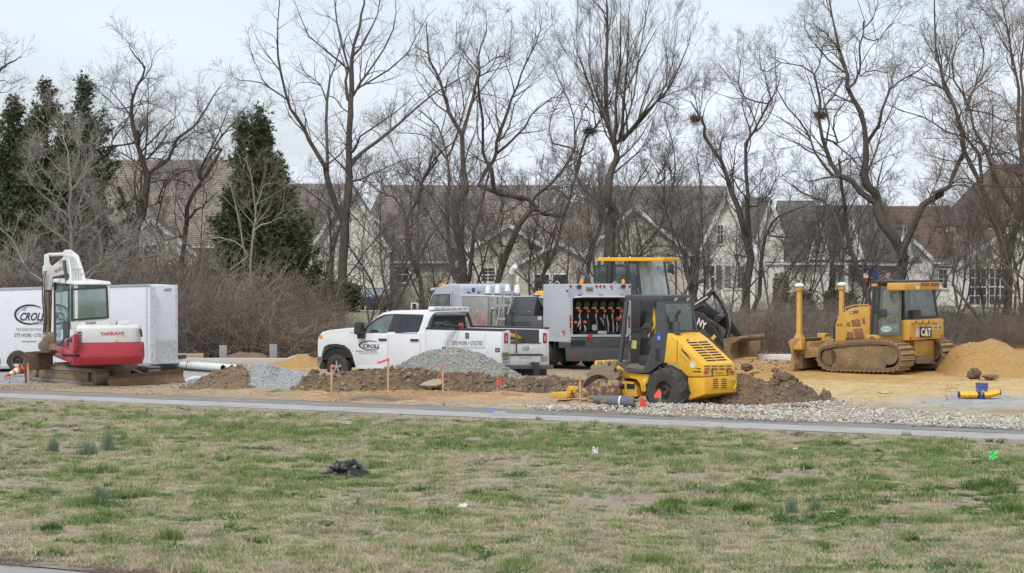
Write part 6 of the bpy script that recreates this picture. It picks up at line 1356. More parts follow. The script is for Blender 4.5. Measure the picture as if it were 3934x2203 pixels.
part('wheel_arch', MB().loft([[ar[k], ai[k], (ai[k][0], .12, ai[k][2]), (ar[k][0], .12, ar[k][2])] for k in range(n)]), BLACKP, r)
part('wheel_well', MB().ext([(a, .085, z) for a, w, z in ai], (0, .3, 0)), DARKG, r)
a, _, z = S(c2, [(303, 820)], .1)[0]; RIM = mat('painted_rim', (.50, .51, .52), .35, .5, var=.15)
DKR = mat('dark_rim', (.13, .13, .135), .4, .3)
def alloy(a, w, z, w1):
    wl = wheel(r, a, w, w1, z, .425, .235, lugs=0, rimmat=DKR); s = 1 if w1 > w else -1
    for k in range(5):
        th = 2*math.pi*k/5+.3; part('spoke', MB().bar((a+.05*math.cos(th), w+s*.025, z+.05*math.sin(th)), (a+.20*math.cos(th), w+s*.01, z+.20*math.sin(th)), .055, .03, (0, 1, 0)), RIM, wl, bevel=.006)
    part('hub_cap', MB().lathe((a, 0, z), 1, [(w-s*.02, .04), (w+s*.02, .06), (w+s*.08, .06)], 16), RIM, wl)
alloy(a, .06, z, .34); alloy(a, W, z, W-.28); ar_ = S(c2, [(1640, 860)], .1)[0][0]; alloy(ar_, .08, z, .36); alloy(ar_, W, z, W-.28)
part('front_bumper', MB().ext(S(c2, [(92, 722), (152, 700), (152, 745), (120, 820), (100, 800)], .03), (0, W-.02, 0)), CHR, r, bevel=.02); part('valance', MB().ext(S(c2, [(100, 790), (150, 745), (180, 840), (130, 838)], .06), (0, W-.1, 0)), BLACKP, r, bevel=.01)
part('marker_lamp', MB().ext(S(c2, [(122, 495), (150, 495), (150, 524), (124, 524)], .055), (0, .05, 0)), AMBER, r, bevel=.005); part('hood_vent', MB().ext(S(c2, [(378, 430), (472, 424), (476, 417), (380, 422)], .1), (0, .4, 0)), ALU, r)
part('chassis', MB().ext(S(c2, [(500, 838), (1960, 838), (1960, 885), (500, 880)], .45), (0, 1.2, 0)), DARKG, r)
part('grille', MB().ext(S(c2, [(98, 560), (104, 548), (100, 700), (94, 700)], .3), (0, W-.5, 0)), BLACKP, r)
company(FP, c2, 520, 548, 728, 645, .052, r); say(FP, c2, 'MIDDLETOWN DEL MD', 494, 648, 700, 662, .052, r, INK, .01); say(FP, c2, 'FOUR GENERATIONS STRONG', 525, 667, 718, 688, .052, r, INKG)
say(FP, c2, '4X4', 436, 460, 460, 474, .07, r, INKG, .01)
# service body
W2 = E(c2, [(2443, 600)], 0)[0][1]; zT = E(c2, [(1975, 447)], 0)[0][2]; zB = E(c2, [(1975, 800)], 0)[0][2]; aF = S(c2, [(1200, 600)], 0)[0][0]
part('side_box', MB().box(aF, -.01, 0, .42, zB, zT-.02), WHITE, r, bevel=.012); part('side_box', MB().box(aF, -.01, W2-.42, W2, zB, zT-.02), WHITE, r, bevel=.012)
part('bed_floor', MB().box(aF, -.05, .42, W2-.42, zB+.12, zB+.22), mat('dark_bed', (.06, .06, .06), .8), r); part('bed_inner_panel', MB().box(aF+.06, -.06, W2-.44, W2-.425, zB+.22, zT-.03), mat('dark_bed', (.06, .06, .06), .8), r); part('bed_inner_panel', MB().box(aF+.06, -.06, .425, .44, zB+.22, zT-.03), mat('dark_bed', (.06, .06, .06), .8), r); part('bulkhead', MB().box(aF, aF+.05, .42, W2-.42, zB+.2, zT), BLACKP, r)  # dark panels added over the white inner faces of the side boxes
part('top_rail', MB().box(aF-.01, .005, -.015, .18, zT-.02, zT+.035), BLACKP, r, bevel=.006); part('top_rail', MB().box(aF-.01, .005, W2-.18, W2+.015, zT-.02, zT+.035), BLACKP, r, bevel=.006)
LT = mat('latch_black', (.03, .03, .03), .4)
for pts, lx in (([(1208, 462), (1416, 464), (1416, 812), (1208, 815)], (1362, 1404, 613, 646)), ([(1424, 462), (1798, 464), (1796, 624), (1424, 618)], (1597, 1631, 472, 530)), ([(1806, 466), (1958, 468), (1958, 805), (1806, 808)], (1898, 1944, 624, 666))):
    d_ = part('locker_door', MB().ext(S(c2, pts, 0), (0, -.018, 0)), WHITE, r, bevel=.006)
    x0, x1, y0, y1 = lx; part('latch', MB().ext(S(c2, [(x0, y1), (x1, y1), (x1, y0), (x0, y0)], -.03), (0, .014, 0)), LT, d_, bevel=.004); part('latch_plate', MB().ext(S(c2, [(x0+10, y1-8), (x1-10, y1-8), (x1-10, y0+8), (x0+10, y0+8)], -.036), (0, .01, 0)), CHR, d_)
say(FP, c2, 'SITE WORK • UTILITIES', 1462, 556, 1770, 596, -.022, r, INK, .006)
XE = lambda x0, y0, x1, y1, a=0: E(c2, [(x0, y1), (x1, y1), (x1, y0), (x0, y0)], a)
part('rear_post', MB().ext(XE(1970, 447, 2048, 700), (-.06, 0, 0)), WHITE, r, bevel=.02); part('rear_post', MB().ext(XE(2372, 443, 2443, 710), (-.06, 0, 0)), WHITE, r, bevel=.02)
for x0, x1 in ((1992, 2030), (2384, 2421)): tl_ = part('tail_light', MB().ext(XE(x0, 472, x1, 578, .012), (-.02, 0, 0)), RED, r, bevel=.01); part('lens', MB().ext(XE(x0+12, 502, x1-12, 552, .016), (-.004, 0, 0)), mat('pink_lens', (.62, .35, .36), .3), tl_)
part('tailgate', MB().ext(XE(2052, 580, 2382, 698, -.02), (-.05, 0, 0)), WHITE, r, bevel=.015); part('gate_panel', MB().ext(XE(2062, 605, 2370, 682, -.012), (-.008, 0, 0)), WHITE, r, bevel=.01)
part('gate_edge', MB().ext(XE(2045, 686, 2385, 703, .01), (-.04, 0, 0)), BLACKP, r); part('gate_latch', MB().ext(XE(2180, 602, 2246, 650, .003), (-.01, 0, 0)), ALU, r, bevel=.004); part('gate_edge', MB().ext(XE(2052, 570, 2372, 580, -.01), (-.05, 0, 0)), BLACKP, r)
part('rear_sill', MB().ext(XE(1970, 703, 2443, 803, -.01), (-.08, 0, 0)), mat('scraped_white_paint', (.70, .69, .66), .5, var=.06, dirt=.3, dirtcol=(.32, .2, .1)), r, bevel=.01)
say(FP, c2, 'www.apcroll.com', 2148, 716, 2272, 734, .003, r, INKG, .004, plane='E')
pl_ = part('licence_plate', MB().ext(XE(1970, 668, 2040, 724, .02), (-.01, 0, 0)), mat('ochre_plate', (.30, .24, .13), .5), r); letters('C12123', *box3(E(c2, [(1980, 708), (2030, 708), (1980, 684)], .026)), INK, pl_, .03)
part('bumper', MB().ext(XE(2062, 797, 2490, 838, .18), (-.22, 0, 0)), mat('bumper_steel', (.11, .115, .12), .5, .3, dirt=.3), r, bevel=.012); part('hitch', MB().ext(XE(2300, 768, 2350, 905, .24), (-.16, 0, 0)), BLACKP, r, bevel=.02)
part('spare_carrier', MB().ext(XE(2140, 838, 2420, 905, -.3), (-.8, 0, 0)), DARKG, r)
part('cab_rear_window', MB().ext(E(c2, [(1250, 420), (1590, 415), (1570, 300), (1262, 300)], aF-.25), (-.01, 0, 0)), TINT, r)
# rack behind the cab
aR_ = aF+.10; rk = part('headache_rack', MB().path(E(c2, [(1240, 428), (1262, 330), (1292, 262), (1612, 262), (1640, 330), (1668, 422)], aR_), .06, .06, (1, 0, 0)).bar(*E(c2, [(1272, 300), (1620, 300)], aR_), .05, .05), BLACKP, r, bevel=.008)
part('mesh_panel', MB().ext(E(c2, [(1250, 425), (1610, 420), (1590, 300), (1285, 300)], aR_-.02), (-.01, 0, 0)), mat('black_mesh', (.02, .02, .02), .7), rk)
lb = part('light_bar', MB().ext(E(c2, [(1278, 243), (1636, 244), (1636, 209), (1282, 207)], aR_+.04), (-.22, 0, 0)), mat('lens_bright', (.78, .78, .78), .3), rk, bevel=.03)
for k in range(6): x = 1300+k*56; part('light_module', MB().ext(E(c2, [(x, 236), (x+34, 236), (x+34, 218), (x, 218)], aR_+.05), (-.008, 0, 0)), mat('lens_grey', (.45, .45, .46), .25), lb)
part('brake_light', MB().ext(E(c2, [(1408, 280), (1520, 280), (1520, 268), (1408, 268)], aR_+.04), (-.02, 0, 0)), ALU, rk)
# things lying in the bed
b = lambda x, y, a: FP.E(c2, [(x, y)], a)[0]
def held(name, label, cat, mb, m, bevel=0, F=FP, rz=T):
    o = part(name, mb, m, None, bevel=bevel); o.location = F.o; o.rotation_euler = (0, 0, rz); return tag(o, label, cat)
held('hose', 'coil of dark hose and wand lying on the pickup bed behind the cab', 'hose', MB().tube([b(1290, 385, -2.0), b(1330, 372, -1.9), b(1390, 382, -1.8), b(1440, 405, -1.7), b(1530, 418, -1.6)], .035, 8).tube([b(1300, 410, -1.9), b(1400, 360, -1.8), b(1450, 385, -1.7)], .03, 8).tube([b(1330, 390, -2), b(1420, 395, -1.6), b(1560, 410, -1.5)], .025, 8), BLACKP)
held('jack', 'small orange-red tool standing on the pickup bed rail', 'tool', MB().ext(E(c2, [(1548, 424), (1582, 424), (1578, 372), (1552, 372)], aR_+.25), (-.08, 0, 0)), mat('orange_red_paint', (.62, .10, .05), .5), .01)
t_ = thing('tripod', 'yellow wooden surveying tripod lying folded in the pickup bed', 'tripod', tuple(FP.o), T)
TY = mat('tripod_yellow', (.72, .50, .06), .5)
for d in (0, .06, .12): q0, q1 = b(2058, 480+d*160, -.2), b(2275, 555+d*60, -1.3+d); part('leg', MB().bar(q0, q1, .035, .05), TY, t_, bevel=.004)
q0 = b(2275, 558, -1.3); part('head', MB().box(q0[0]-.1, q0[0]+.08, q0[1]-.08, q0[1]+.1, q0[2]-.06, q0[2]+.06), BLACKP, t_, bevel=.01)
q = [b(2112, 440, .06), b(2114, 680, .06)]; held('digging_bar', 'rusty steel bar leaning upright against the pickup tailgate', 'bar', MB().bar(q[1], q[0], .04, .04), RUST)
held('lumber', 'short boards and tools heaped inside the pickup bed', 'boards', MB().bar(b(2060, 560, -.3), b(2190, 566, -.9), .12, .05).bar(b(2070, 545, -.5), b(2200, 560, -.8), .1, .04).bar(b(2280, 560, -.3), b(2340, 540, -.5), .06, .05), mat('grey_brown_wood', (.26, .2, .14), .8))
# ------------------------------------------------------------------ grey service truck (behind the pickup)
T = R(-55); p = gnd(c3(1680, 0)[0], 968+34650/75.5); FL = Frame(p.x, p.y, T)
r = thing('service_truck', 'grey service truck with open hose compartment at the rear', 'truck', (p.x, p.y, 0), T)
S, E = FL.S, FL.E
SIL = mat('silver_blue_paint', (.42, .44, .50), .35, var=.06, scale=1, coat=.3); SIL2 = mat('pale_grey_panel', (.42, .445, .49), .4, var=.04, scale=1)
STN = mat('stainless_tank', (.40, .395, .375), .38, .55, var=.12, scale=2); DKP = mat('charcoal_panel', (.085, .095, .11), .45, var=.12)
def XS(x0, y0, x1, y1, w=0): return S(c3, [(x0, y1), (x1, y1), (x1, y0), (x0, y0)], w)
def XE(x0, y0, x1, y1, a=0): return E(c3, [(x0, y1), (x1, y1), (x1, y0), (x0, y0)], a)
Wd = XE(1680, 300, 2310, 800)[1][1]; e = XE(1680, 303, 2310, 840); zt = e[2][2]*.5+e[3][2]*.5; zb_ = XS(1408, 303, 1678, 884)[0][2]; aB = S(c3, [(1408, 600)], 0)[0][0]
part('side_panel', MB().box(aB, 0, 0, .06, zb_, zt), SIL2, r, bevel=.01); part('side_panel', MB().box(aB, 0, Wd-.06, Wd, zb_, zt), SIL2, r, bevel=.01)
part('roof_panel', MB().box(aB, 0, .06, Wd-.06, zt-.05, zt), SIL2, r); part('front_panel', MB().box(aB, aB+.05, .06, Wd-.06, zb_, zt-.05), SIL2, r)
part('rear_header', MB().ext(XE(1680, 303, 2310, 428, .004), (-.06, 0, 0)), SIL2, r, bevel=.008); part('rear_jamb', MB().ext(XE(1682, 428, 1712, 820, .004), (-.06, 0, 0)), SIL2, r, bevel=.006); part('rear_jamb', MB().ext(XE(2268, 428, 2308, 820, .004), (-.06, 0, 0)), SIL2, r, bevel=.006)
part('rear_sill', MB().ext(XE(1682, 818, 2306, 842, .006), (-.5, 0, 0)), SIL2, r, bevel=.006)
part('compartment', MB().ext(XE(1712, 428, 2268, 818, -.55), (-.02, 0, 0)).ext([(-.56, .1, zb_+.1), (-.05, .1, zb_+.1), (-.05, .1, zt-.3), (-.56, .1, zt-.3)], (0, .01, 0)), DARKG, r)
lid = E(c3, [(1712, 430), (2262, 430)], 0); part('lift_door', MB().add([(0.01, lid[0][1], lid[0][2]), (0.01, lid[1][1], lid[1][2]), (.55, lid[1][1], lid[1][2]+.05), (.55, lid[0][1], lid[0][2]+.05), (.01, lid[0][1], lid[0][2]-.04), (.01, lid[1][1], lid[1][2]-.04), (.55, lid[1][1], lid[1][2]), (.55, lid[0][1], lid[0][2])], [(0,1,2,3), (4,5,6,7), (0,1,5,4), (3,2,6,7), (0,3,7,4), (1,2,6,5)]), WHITE, r)
for k in range(3): part('hinge', MB().ext(XE(1765+k*215, 408, 1805+k*215, 420, .01), (-.01, 0, 0)), BLACKP, r)
ORB = mat('orange_valve', (.55, .10, .03), .45); HOS = mat('pale_hose_end', (.36, .36, .34), .35, .4, var=.3)
g0 = random.Random(5)
for k in range(6):
    x = 1765+k*84; reel = part('hose_reel', MB().lathe((0, 0, 0), 0, [(-.05, .10), (-.045, .115), (.045, .115), (.05, .10)], 18), BLACKP, r); q = E(c3, [(x, 510)], -.3)[0]; reel.location = q
    part('reel_guide', MB().ext(XE(x-22, 535, x+22, 556, -.12), (-.05, 0, 0)), mat('brass', (.35, .27, .15), .4, .6), reel).location = -Vector(q)
    q = E(c3, [(x+20, 576)], -.05)[0]; part('valve_ball', MB().lathe(q, 0, [(-.055, .02), (-.04, .05), (0, .062), (.04, .05), (.055, .02)], 14), ORB, r)
    part('hose', MB().tube(E(c3, [(x+20, 595), (x+16, 640), (x+24, 690), (x+10+20*g0.random(), 770)], -.06), .022, 7), HOS if k % 2 == 0 else BLACKP, r)
    part('nozzle', MB().tube(E(c3, [(x+14, 610), (x+16, 650)], -.04), .03, 8), HOS, r)
for x, y, s in ((1740, 695, .055), (1835, 690, .06), (2172, 655, .085)):
    q = E(c3, [(x, y)], -.04)[0]; part('valve_ball', MB().lathe(q, 0, [(-s, s*.3), (-s*.7, s*.8), (0, s), (s*.7, s*.8), (s, s*.3)], 14), ORB, r)
for x, y, x2, y2 in ((1790, 650, 1760, 740), (1830, 720, 1840, 790), (1925, 720, 1935, 760), (2060, 620, 2075, 790), (2160, 690, 2165, 790), (2120, 700, 2125, 800), (1990, 640, 2030, 720)): part('nozzle', MB().tube(E(c3, [(x, y), ((x+x2)/2+6, (y+y2)/2), (x2, y2)], -.05), [.018, .034, .016], 8), HOS, r)
part('hose_drum', MB().lathe(E(c3, [(1928, 745)], -.08)[0], 0, [(-.03, .1), (.03, .1)], 18), STEEL, r); part('rag', MB().ext(E(c3, [(1872, 815), (1910, 812), (1906, 862), (1890, 892), (1874, 850)], .04), (-.02, 0, 0)), RED, r, bevel=.006)
part('tray', MB().ext(XE(1970, 780, 2060, 812, -.06), (-.2, 0, 0)), ALU, r)
REDR = mat('round_red_lens', (.36, .03, .05), .25)
for x, y in ((1690, 322), (1655, 370), (1957, 324), (1996, 324), (2036, 326), (2298, 326)):
    q = E(c3, [(x, y)], .015)[0]; part('round_lamp', MB().lathe(q, 0, [(-.01, .048), (.008, .045)], 16), REDR, r)
for x, y in ((1689, 650), (1689, 720), (2293, 655), (2293, 720)): part('tail_light', MB().ext(XE(x-9, y-32, x+9, y+32, .016), (-.012, 0, 0)), REDR, r, bevel=.005)
pl_ = part('licence_plate', MB().ext(XE(1848, 330, 1922, 384, .012), (-.008, 0, 0)), mat('ochre_plate', (.30, .24, .13), .5), r); letters('C38287', *box3(E(c3, [(1855, 368), (1915, 368), (1855, 346)], .016)), INK, pl_, .03)
def emblem9(plane, cx, cy, s, v, par):
    """small red round emblem: ring, tail and white bar"""
    g_ = (S if plane == 'S' else E); ring = arc_pts(cx, cy-s*.35, s*.55, s*.55, 0, 360, 20); inner = arc_pts(cx, cy-s*.35, s*.25, s*.25, 0, 360, 20); po = g_(c3, ring, v); pi_ = g_(c3, inner, v); n = len(po)
    o = part('emblem', MB().add(po+pi_, [(k, k+1, n+k+1, n+k) for k in range(n-1)]), INKR, par, smooth=0); part('emblem_tail', MB().ext(g_(c3, [(cx+s*.2, cy-s*.2), (cx+s*.5, cy-s*.1), (cx+s*.3, cy+s*.9), (cx-s*.1, cy+s*.7)], v), (.002, 0, 0) if plane == 'E' else (0, -.002, 0)), INKR, o, smooth=0)
    part('emblem_bar', MB().ext(g_(c3, [(cx-s*1.2, cy+s*.35), (cx-s*.2, cy+s*.35), (cx-s*.1, cy+s*.6), (cx-s*1.1, cy+s*.6)], v), (.002, 0, 0) if plane == 'E' else (0, -.002, 0)), INKW, o, smooth=0)
emblem9('E', 2108, 336, 28, .012, r); emblem9('S', 1615, 800, 30, -.008, r); letters('27', *box3(E(c3, [(1682, 788), (1702, 788), (1682, 766)], .012)), INK, r)
for x in (1803, 2230):
    q = E(c3, [(x, 300)], -.1)[0]; bb = part('beacon', MB().lathe(q, 2, [(-.02, .05), (.0, .05), (.02, .055), (.13, .05), (.16, .03)], 14), AMBER, r)
for x, y in ((1778, 330), (2232, 325)): part('work_lamp', MB().lathe(E(c3, [(x, y)], .08)[0], 0, [(-.06, .05), (0, .075), (.03, .075)], 14), BLACKP, r)
for x in (1555, 2148): part('lifting_eye', MB().tube(S(c3, [(x-32, 300), (x-5, 268), (x+25, 300)], .4) if x < 1600 else E(c3, [(x-32, 300), (x-5, 275), (x+25, 300)], -.3), .015, 6), SIL2, r)
part('bumper_beam', MB().ext(XE(1680, 845, 2300, 960, -.01), (-.6, 0, 0)), GUN, r, bevel=.01); part('bumper', MB().ext(E(c3, [(1700, 1092), (2290, 1092), (2290, 958), (1690, 958)], .10), (-.3, 0, 0)), GUN, r, bevel=.015); part('recess', MB().ext(XE(1690, 878, 1838, 928, -.002), (.004, 0, 0)), DARKG, r)
for x in (1728, 1768): part('tail_light', MB().ext(XE(x-9, 1008, x+9, 1044, .112), (-.01, 0, 0)), RED, r)
part('side_skirt', MB().ext(XS(1466, 846, 1674, 884, -.004), (0, .05, 0)), SIL2, r); part('chassis', MB().box(-9.2, -.1, .5, Wd-.5, .40, 1.25), DARKG, r); part('axle_shade_mass', MB().box(-3.6, -1.2, .3, Wd-.3, .3, .8), DARKG, r)  # chassis and axle swollen into dark masses that imitate the underbody shade
part('mud_flap', MB().box(-.95, -.93, .05, .7, .25, 1.2), DARKG, r); part('mud_flap', MB().box(-.95, -.93, Wd-.7, Wd-.05, .25, 1.2), DARKG, r)
HUBR = mat('dark_red_hub', (.22, .02, .03), .45)
for a in (-1.7, -3.0): 
    for w0, w1 in ((.02, .55), (Wd-.02, Wd-.55)): wheel(r, a, w0, w1, .52, .52, .30, rimmat=HUBR)
wheel(r, -7.6, .1, .42, .52, .52, .3, rimmat=ALU); wheel(r, -7.6, Wd-.1, Wd-.42, .52, .52, .3, rimmat=ALU)
# tanks, welder, ladder
T0 = S(c3, [(562, 600), (838, 600), (930, 600), (1010, 600)], .1); zt2 = S(c3, [(840, 425)], .1)[0][2]; zb2 = 1.25
part('stainless_tank', MB().box(T0[0][0], T0[1][0], .1, Wd-.1, zb2, zt2), STN, r, bevel=.03); part('stainless_tank', MB().box(T0[1][0]+.04, T0[2][0], .1, Wd-.1, zb2, zt2-.01), STN, r, bevel=.02); part('stainless_tank', MB().box(T0[2][0]+.04, T0[3][0], .1, Wd-.1, zb2, zt2-.03), STN, r, bevel=.02); part('stainless_tank', MB().box(T0[3][0]+.04, aB-.05, .5, Wd-.1, zb2, zt2-.03), STN, r, bevel=.02)
part('tank_rail', MB().box(T0[0][0]-.02, aB-.02, .08, .14, zt2, zt2+.04), WHITE, r)
for k, (x, y) in enumerate(((643, 372), (745, 372), (842, 372), (940, 368), (1043, 365), (1140, 367), (1340, 395))):
    q = S(c3, [(x, y+15)], .9)[0]; cp = part('tank_cap', MB().lathe((q[0], q[1], q[2]), 2, [(-.02, .10), (.10, .10), (.13, .085), (.22, .08), (.25, .06)] if k < 6 else [(0, .08), (.05, .08)], 16), WHITE, r); part('cap_base', MB().lathe((q[0], q[1], zt2-.01), 2, [(0, .11), (.07, .11)], 14), mat('brown_base', (.1, .085, .07), .7), cp)
for x in (643, 745): part('blue_label', MB().ext(XS(x-16, 376, x+18, 398, .12), (0, .004, 0)), mat('label_blue', (.05, .1, .42), .5), r)
part('round_mirror', MB().lathe(S(c3, [(692, 362)], .2)[0], 1, [(-.02, .085), (.02, .085)], 16), GUN, r)
for k in (880, 985): 
    for y in (450, 552, 688): q = S(c3, [(k, y)], .09)[0]; part('knob', MB().lathe(q, 1, [(-.03, .035), (0, .035)], 10), STEEL, r)
for x0 in (872, 1020): part('grab_loop', MB().tube(S(c3, [(x0, 750), (x0+2, 600), (x0+20, 565), (x0+50, 562), (x0+66, 600), (x0+66, 750)], -.02), .02, 8), BLACKP, r)
ld = part('ladder', MB().path(S(c3, [(925, 754), (975, 520), (992, 378)], -.12), .04, .07).path(S(c3, [(1042, 610), (1078, 500), (1103, 378)], -.12), .04, .07), ALU, r)
for pts in ([(990, 384), (1100, 384)], [(930, 520), (1052, 518)], [(945, 655), (1020, 655)]): part('rung', MB().bar(*S(c3, pts, -.12), .03, .07), ALU, ld)
wz = XS(1080, 625, 1320, 752, .05); part('welder_base', MB().ext(S(c3, [(1030, 755), (1400, 755), (1400, 625), (1040, 625)], .02), (0, .9, 0)), DKP, r, bevel=.01); part('welder_hood', MB().ext(S(c3, [(1062, 622), (1308, 622), (1342, 428), (1112, 430)], .04), (0, .8, 0)), DKP, r, bevel=.012); part('welder_lid', MB().ext(S(c3, [(1342, 428), (1352, 425), (1412, 525), (1404, 535)], .04), (0, .8, 0)), DKP, r); part('welder_side', MB().ext(S(c3, [(1312, 622), (1402, 622), (1402, 530), (1345, 440)], .3), (0, .5, 0)), DARKG, r)
for y in (688, 705, 722): part('louvre', MB().ext(XS(1050, y, 1275, y+6, .012), (0, .01, 0)), DARKG, r)
for x in (1100, 1262): part('welder_latch', MB().ext(XS(x-16, 578, x+16, 584, .03), (0, .01, 0)), ALU, r)
part('warning_label', MB().ext(XS(1352, 632, 1392, 668, .012), (0, .008, 0)), mat('pale_label', (.5, .42, .42), .6), r)
st_ = S(c3, [(1080, 420), (1078, 250), (1082, 190), (1092, 150), (1118, 118)], 1.3); part('exhaust_stack', MB().tube(st_[:3], .085, 14), CHR, r); part('stack_tip', MB().tube(st_[2:], [.09, .095, .085], 14), WHITE, r)
# cab
cb_ = [(212, 590), (232, 480), (262, 405), (300, 345), (345, 320), (400, 304), (470, 298), (545, 300), (572, 325), (575, 590)]
cs = S(c3, cb_, .08); part('cab', MB().ext(cs, (0, Wd-.2, 0)), SIL, r, bevel=.09, segs=3); part('cab_lower', MB().box(cs[0][0]-1.3, cs[0][0]+2.2, .1, Wd-.1, .6, cs[0][2]+.02), SIL, r, bevel=.05)
wn = part('window_seal', MB().ext(S(c3, [(232, 562), (250, 470), (282, 405), (450, 400), (450, 562)], .066), (0, .02, 0)), BLACKP, r, bevel=.01); part('pane', MB().ext(S(c3, [(244, 556), (262, 470), (290, 414), (442, 410), (442, 556)], .058), (0, .01, 0)), mat('green_tinted_glass', (.13, .16, .145), .05, var=.5, scale=1.5), wn)
part('door_seam', MB().ext(XS(470, 375, 473, 590, .072), (0, .01, 0)), BLACKP, r); part('grab_handle', MB().tube(S(c3, [(470, 560), (470, 430), (480, 405), (498, 400)], -.02), .018, 8), CHR, r)
for x in (355, 455): part('roof_marker', MB().ext(S(c3, [(x-18, 318), (x+20, 312), (x+14, 294), (x-10, 296)], .4), (0, .15, 0)), AMBER, r, bevel=.01)
part('sun_visor', MB().ext(S(c3, [(240, 365), (290, 350), (298, 336), (262, 340)], .1), (0, Wd-.3, 0)), WHITE, r, bevel=.02)
mi = part('wing_mirror', MB().ext(S(c3, [(46, 560), (98, 560), (98, 494), (50, 490)], -.15), (0, .12, 0)), WHITE, r, bevel=.02); part('mirror_glass', MB().ext(S(c3, [(62, 556), (104, 556), (104, 500), (62, 498)], -.17), (0, .01, 0)), CLEARD, mi)
o = part('cord', MB().tube([S(c3, [(745+48*math.cos(t_), 665+62*math.sin(t_))], .06-.01*k)[0] for k, t_ in enumerate(np.linspace(0, 12.0, 40))], .014, 6), mat('orange_cord', (.72, .16, .06), .6), None); o.location = FL.o; o.rotation_euler = (0, 0, T); tag(o, 'coiled orange cord hanging on the stainless tank', 'cord')
part('cord_hook', MB().tube(S(c3, [(722, 605), (735, 585), (728, 565), (715, 572)], .06), .01, 6), STEEL, r)

# ------------------------------------------------------------------ wheel loader (black and yellow, behind)
T = R(-24); p = at(c8(200, 0)[0], 968, 83); FW = Frame(p.x, p.y, T)
r = thing('wheel_loader', 'black and yellow wheel loader behind the roller with its bucket lowered', 'wheel loader', (p.x, p.y, 0), T)
S, E = FW.S, FW.E
q = S(c8, [(-5, 640), (425, 638), (432, 620), (0, 628)], .3); part('cab_roof', MB().box(q[0][0], S(c8, [(395, 640)], .3)[0][0], .3, 1.9, q[1][2], q[1][2]+.13), YEL, r, bevel=.03)
zr = q[1][2]; zb = S(c8, [(100, 880)], .35)[0][2]; aw = lambda x: S(c8, [(x, 750)], .35)[0][0]
a0_, a1_, a2_, a3_ = aw(-12), aw(60), aw(178), aw(238)
for a in (a0_+.02, a1_, a2_-.05): part('cab_post', MB().box(a, a+.1, .35, .45, zb, zr), BLACKP, r, bevel=.015)
for a in (a0_+.02, a2_-.05): part('cab_post', MB().box(a, a+.1, 1.75, 1.85, zb, zr), BLACKP, r, bevel=.015)
dk = part('cab_door', MB().frame(S(c8, [(78, 870), (172, 870), (172, 660), (92, 655)], .34), (0, .04, 0), .07), BLACKP, r, bevel=.01); part('pane', MB().ext(S(c8, [(86, 860), (166, 860), (166, 668), (96, 664)], .36), (0, .01, 0)), CLEARD, dk)
wn = part('rear_quarter', MB().frame(S(c8, [(-30, 780), (52, 780), (52, 655), (-30, 662)], .30), (0, .04, 0), .06), BLACKP, r); part('pane', MB().ext(S(c8, [(-26, 776), (48, 776), (48, 660), (-26, 668)], .31), (0, .01, 0)), CLEARD, wn)
part('side_pane', MB().ext(S(c8, [(182, 860), (232, 860), (228, 655), (182, 650)], .37), (0, .01, 0)), CLEARD, r)
z0g, z1g = S(c8, [(430, 845)], .5)[0], S(c8, [(395, 648)], .5)[0]
gA = S(c8, [(262, 845), (232, 650)], .40); af0, af1 = gA[0][0]+.0, gA[1][0]+.0
WS = mat('glare_painted_windscreen', (.36, .42, .41), .06, var=.35, scale=1.5)  # pale pane colour stands in for glare on the glass
part('windscreen', MB().add([(af0, .40, gA[0][2]), (E(c8, [(425, 845)], af0)[0][0], E(c8, [(425, 845)], af0)[0][1], gA[0][2]), (af1, E(c8, [(392, 650)], af1)[0][1], zr), (af1, .40, zr)], [(0, 1, 2, 3)]), WS, r, label='windscreen with glare painted into its pale colour')
wmx = E(c8, [(425, 845)], af0)[0][1]; part('cab_post', MB().bar((af0, wmx, gA[0][2]), (af1, E(c8, [(392, 650)], af1)[0][1], zr), .07, .07), BLACKP, r); part('cab_post', MB().bar((af0, .40, gA[0][2]-.3), (af1, .40, zr), .07, .07), BLACKP, r)
letters('SANY', *box3(E(c8, [(292, 669), (358, 669), (292, 651)], max(af1, af1+(af0-af1)*.14)+.03)), INKW, r, .03)
part('wing_mirror', MB().ext(E(c8, [(425, 700), (460, 720), (455, 655), (428, 655)], af0+.1), (-.06, 0, 0)), BLACKP, r, bevel=.02); part('seat', MB().box(a1_+.25, a1_+.75, .8, 1.3, zb+.05, zb+.95), DARKG, r, bevel=.05)
for x in (5, 60, 190): part('roof_ring', MB().tube(S(c8, arc_pts(x, 618, 6, 7, 0, 330, 8), .5), .012, 5), STEEL, r)
part('roof_aerial', MB().ext(S(c8, [(316, 620), (326, 603), (342, 618)], .8), (0, .06, 0)), BLACKP, r)
part('engine_hood', MB().box(a0_-2.4, a0_, .3, 2.0, 1.1, zb+.35), YEL, r, bevel=.08); part('cab_base', MB().box(a0_-.1, a3_+.1, .3, 1.9, .9, zb), BLACKP, r, bevel=.03); part('front_frame', MB().box(a3_-.2, a3_+1.9, .7, 1.6, .7, 1.75), BLACKP, r, bevel=.05)
ds = S(c3, [(1800, 200), (1880, 235)], .4); part('exhaust', MB().tube(S(c3, [(1800, 165), (1835, 200), (1870, 235), (1880, 300)], .6), .07, 10), GUN, r)
for a in (a0_-1.2, a3_+.9):
    for w0, w1 in ((.0, .55), (2.2, 1.65)): wheel(r, a, w0, w1, .78, .78, .4, lugs=12, rimmat=YEL)
BLK = mat('black_machine_paint', (.022, .022, .025), .35, var=.2, dirt=.25, dirtcol=(.18, .16, .13))
X4 = lambda pts, w: S(c4, pts, w)
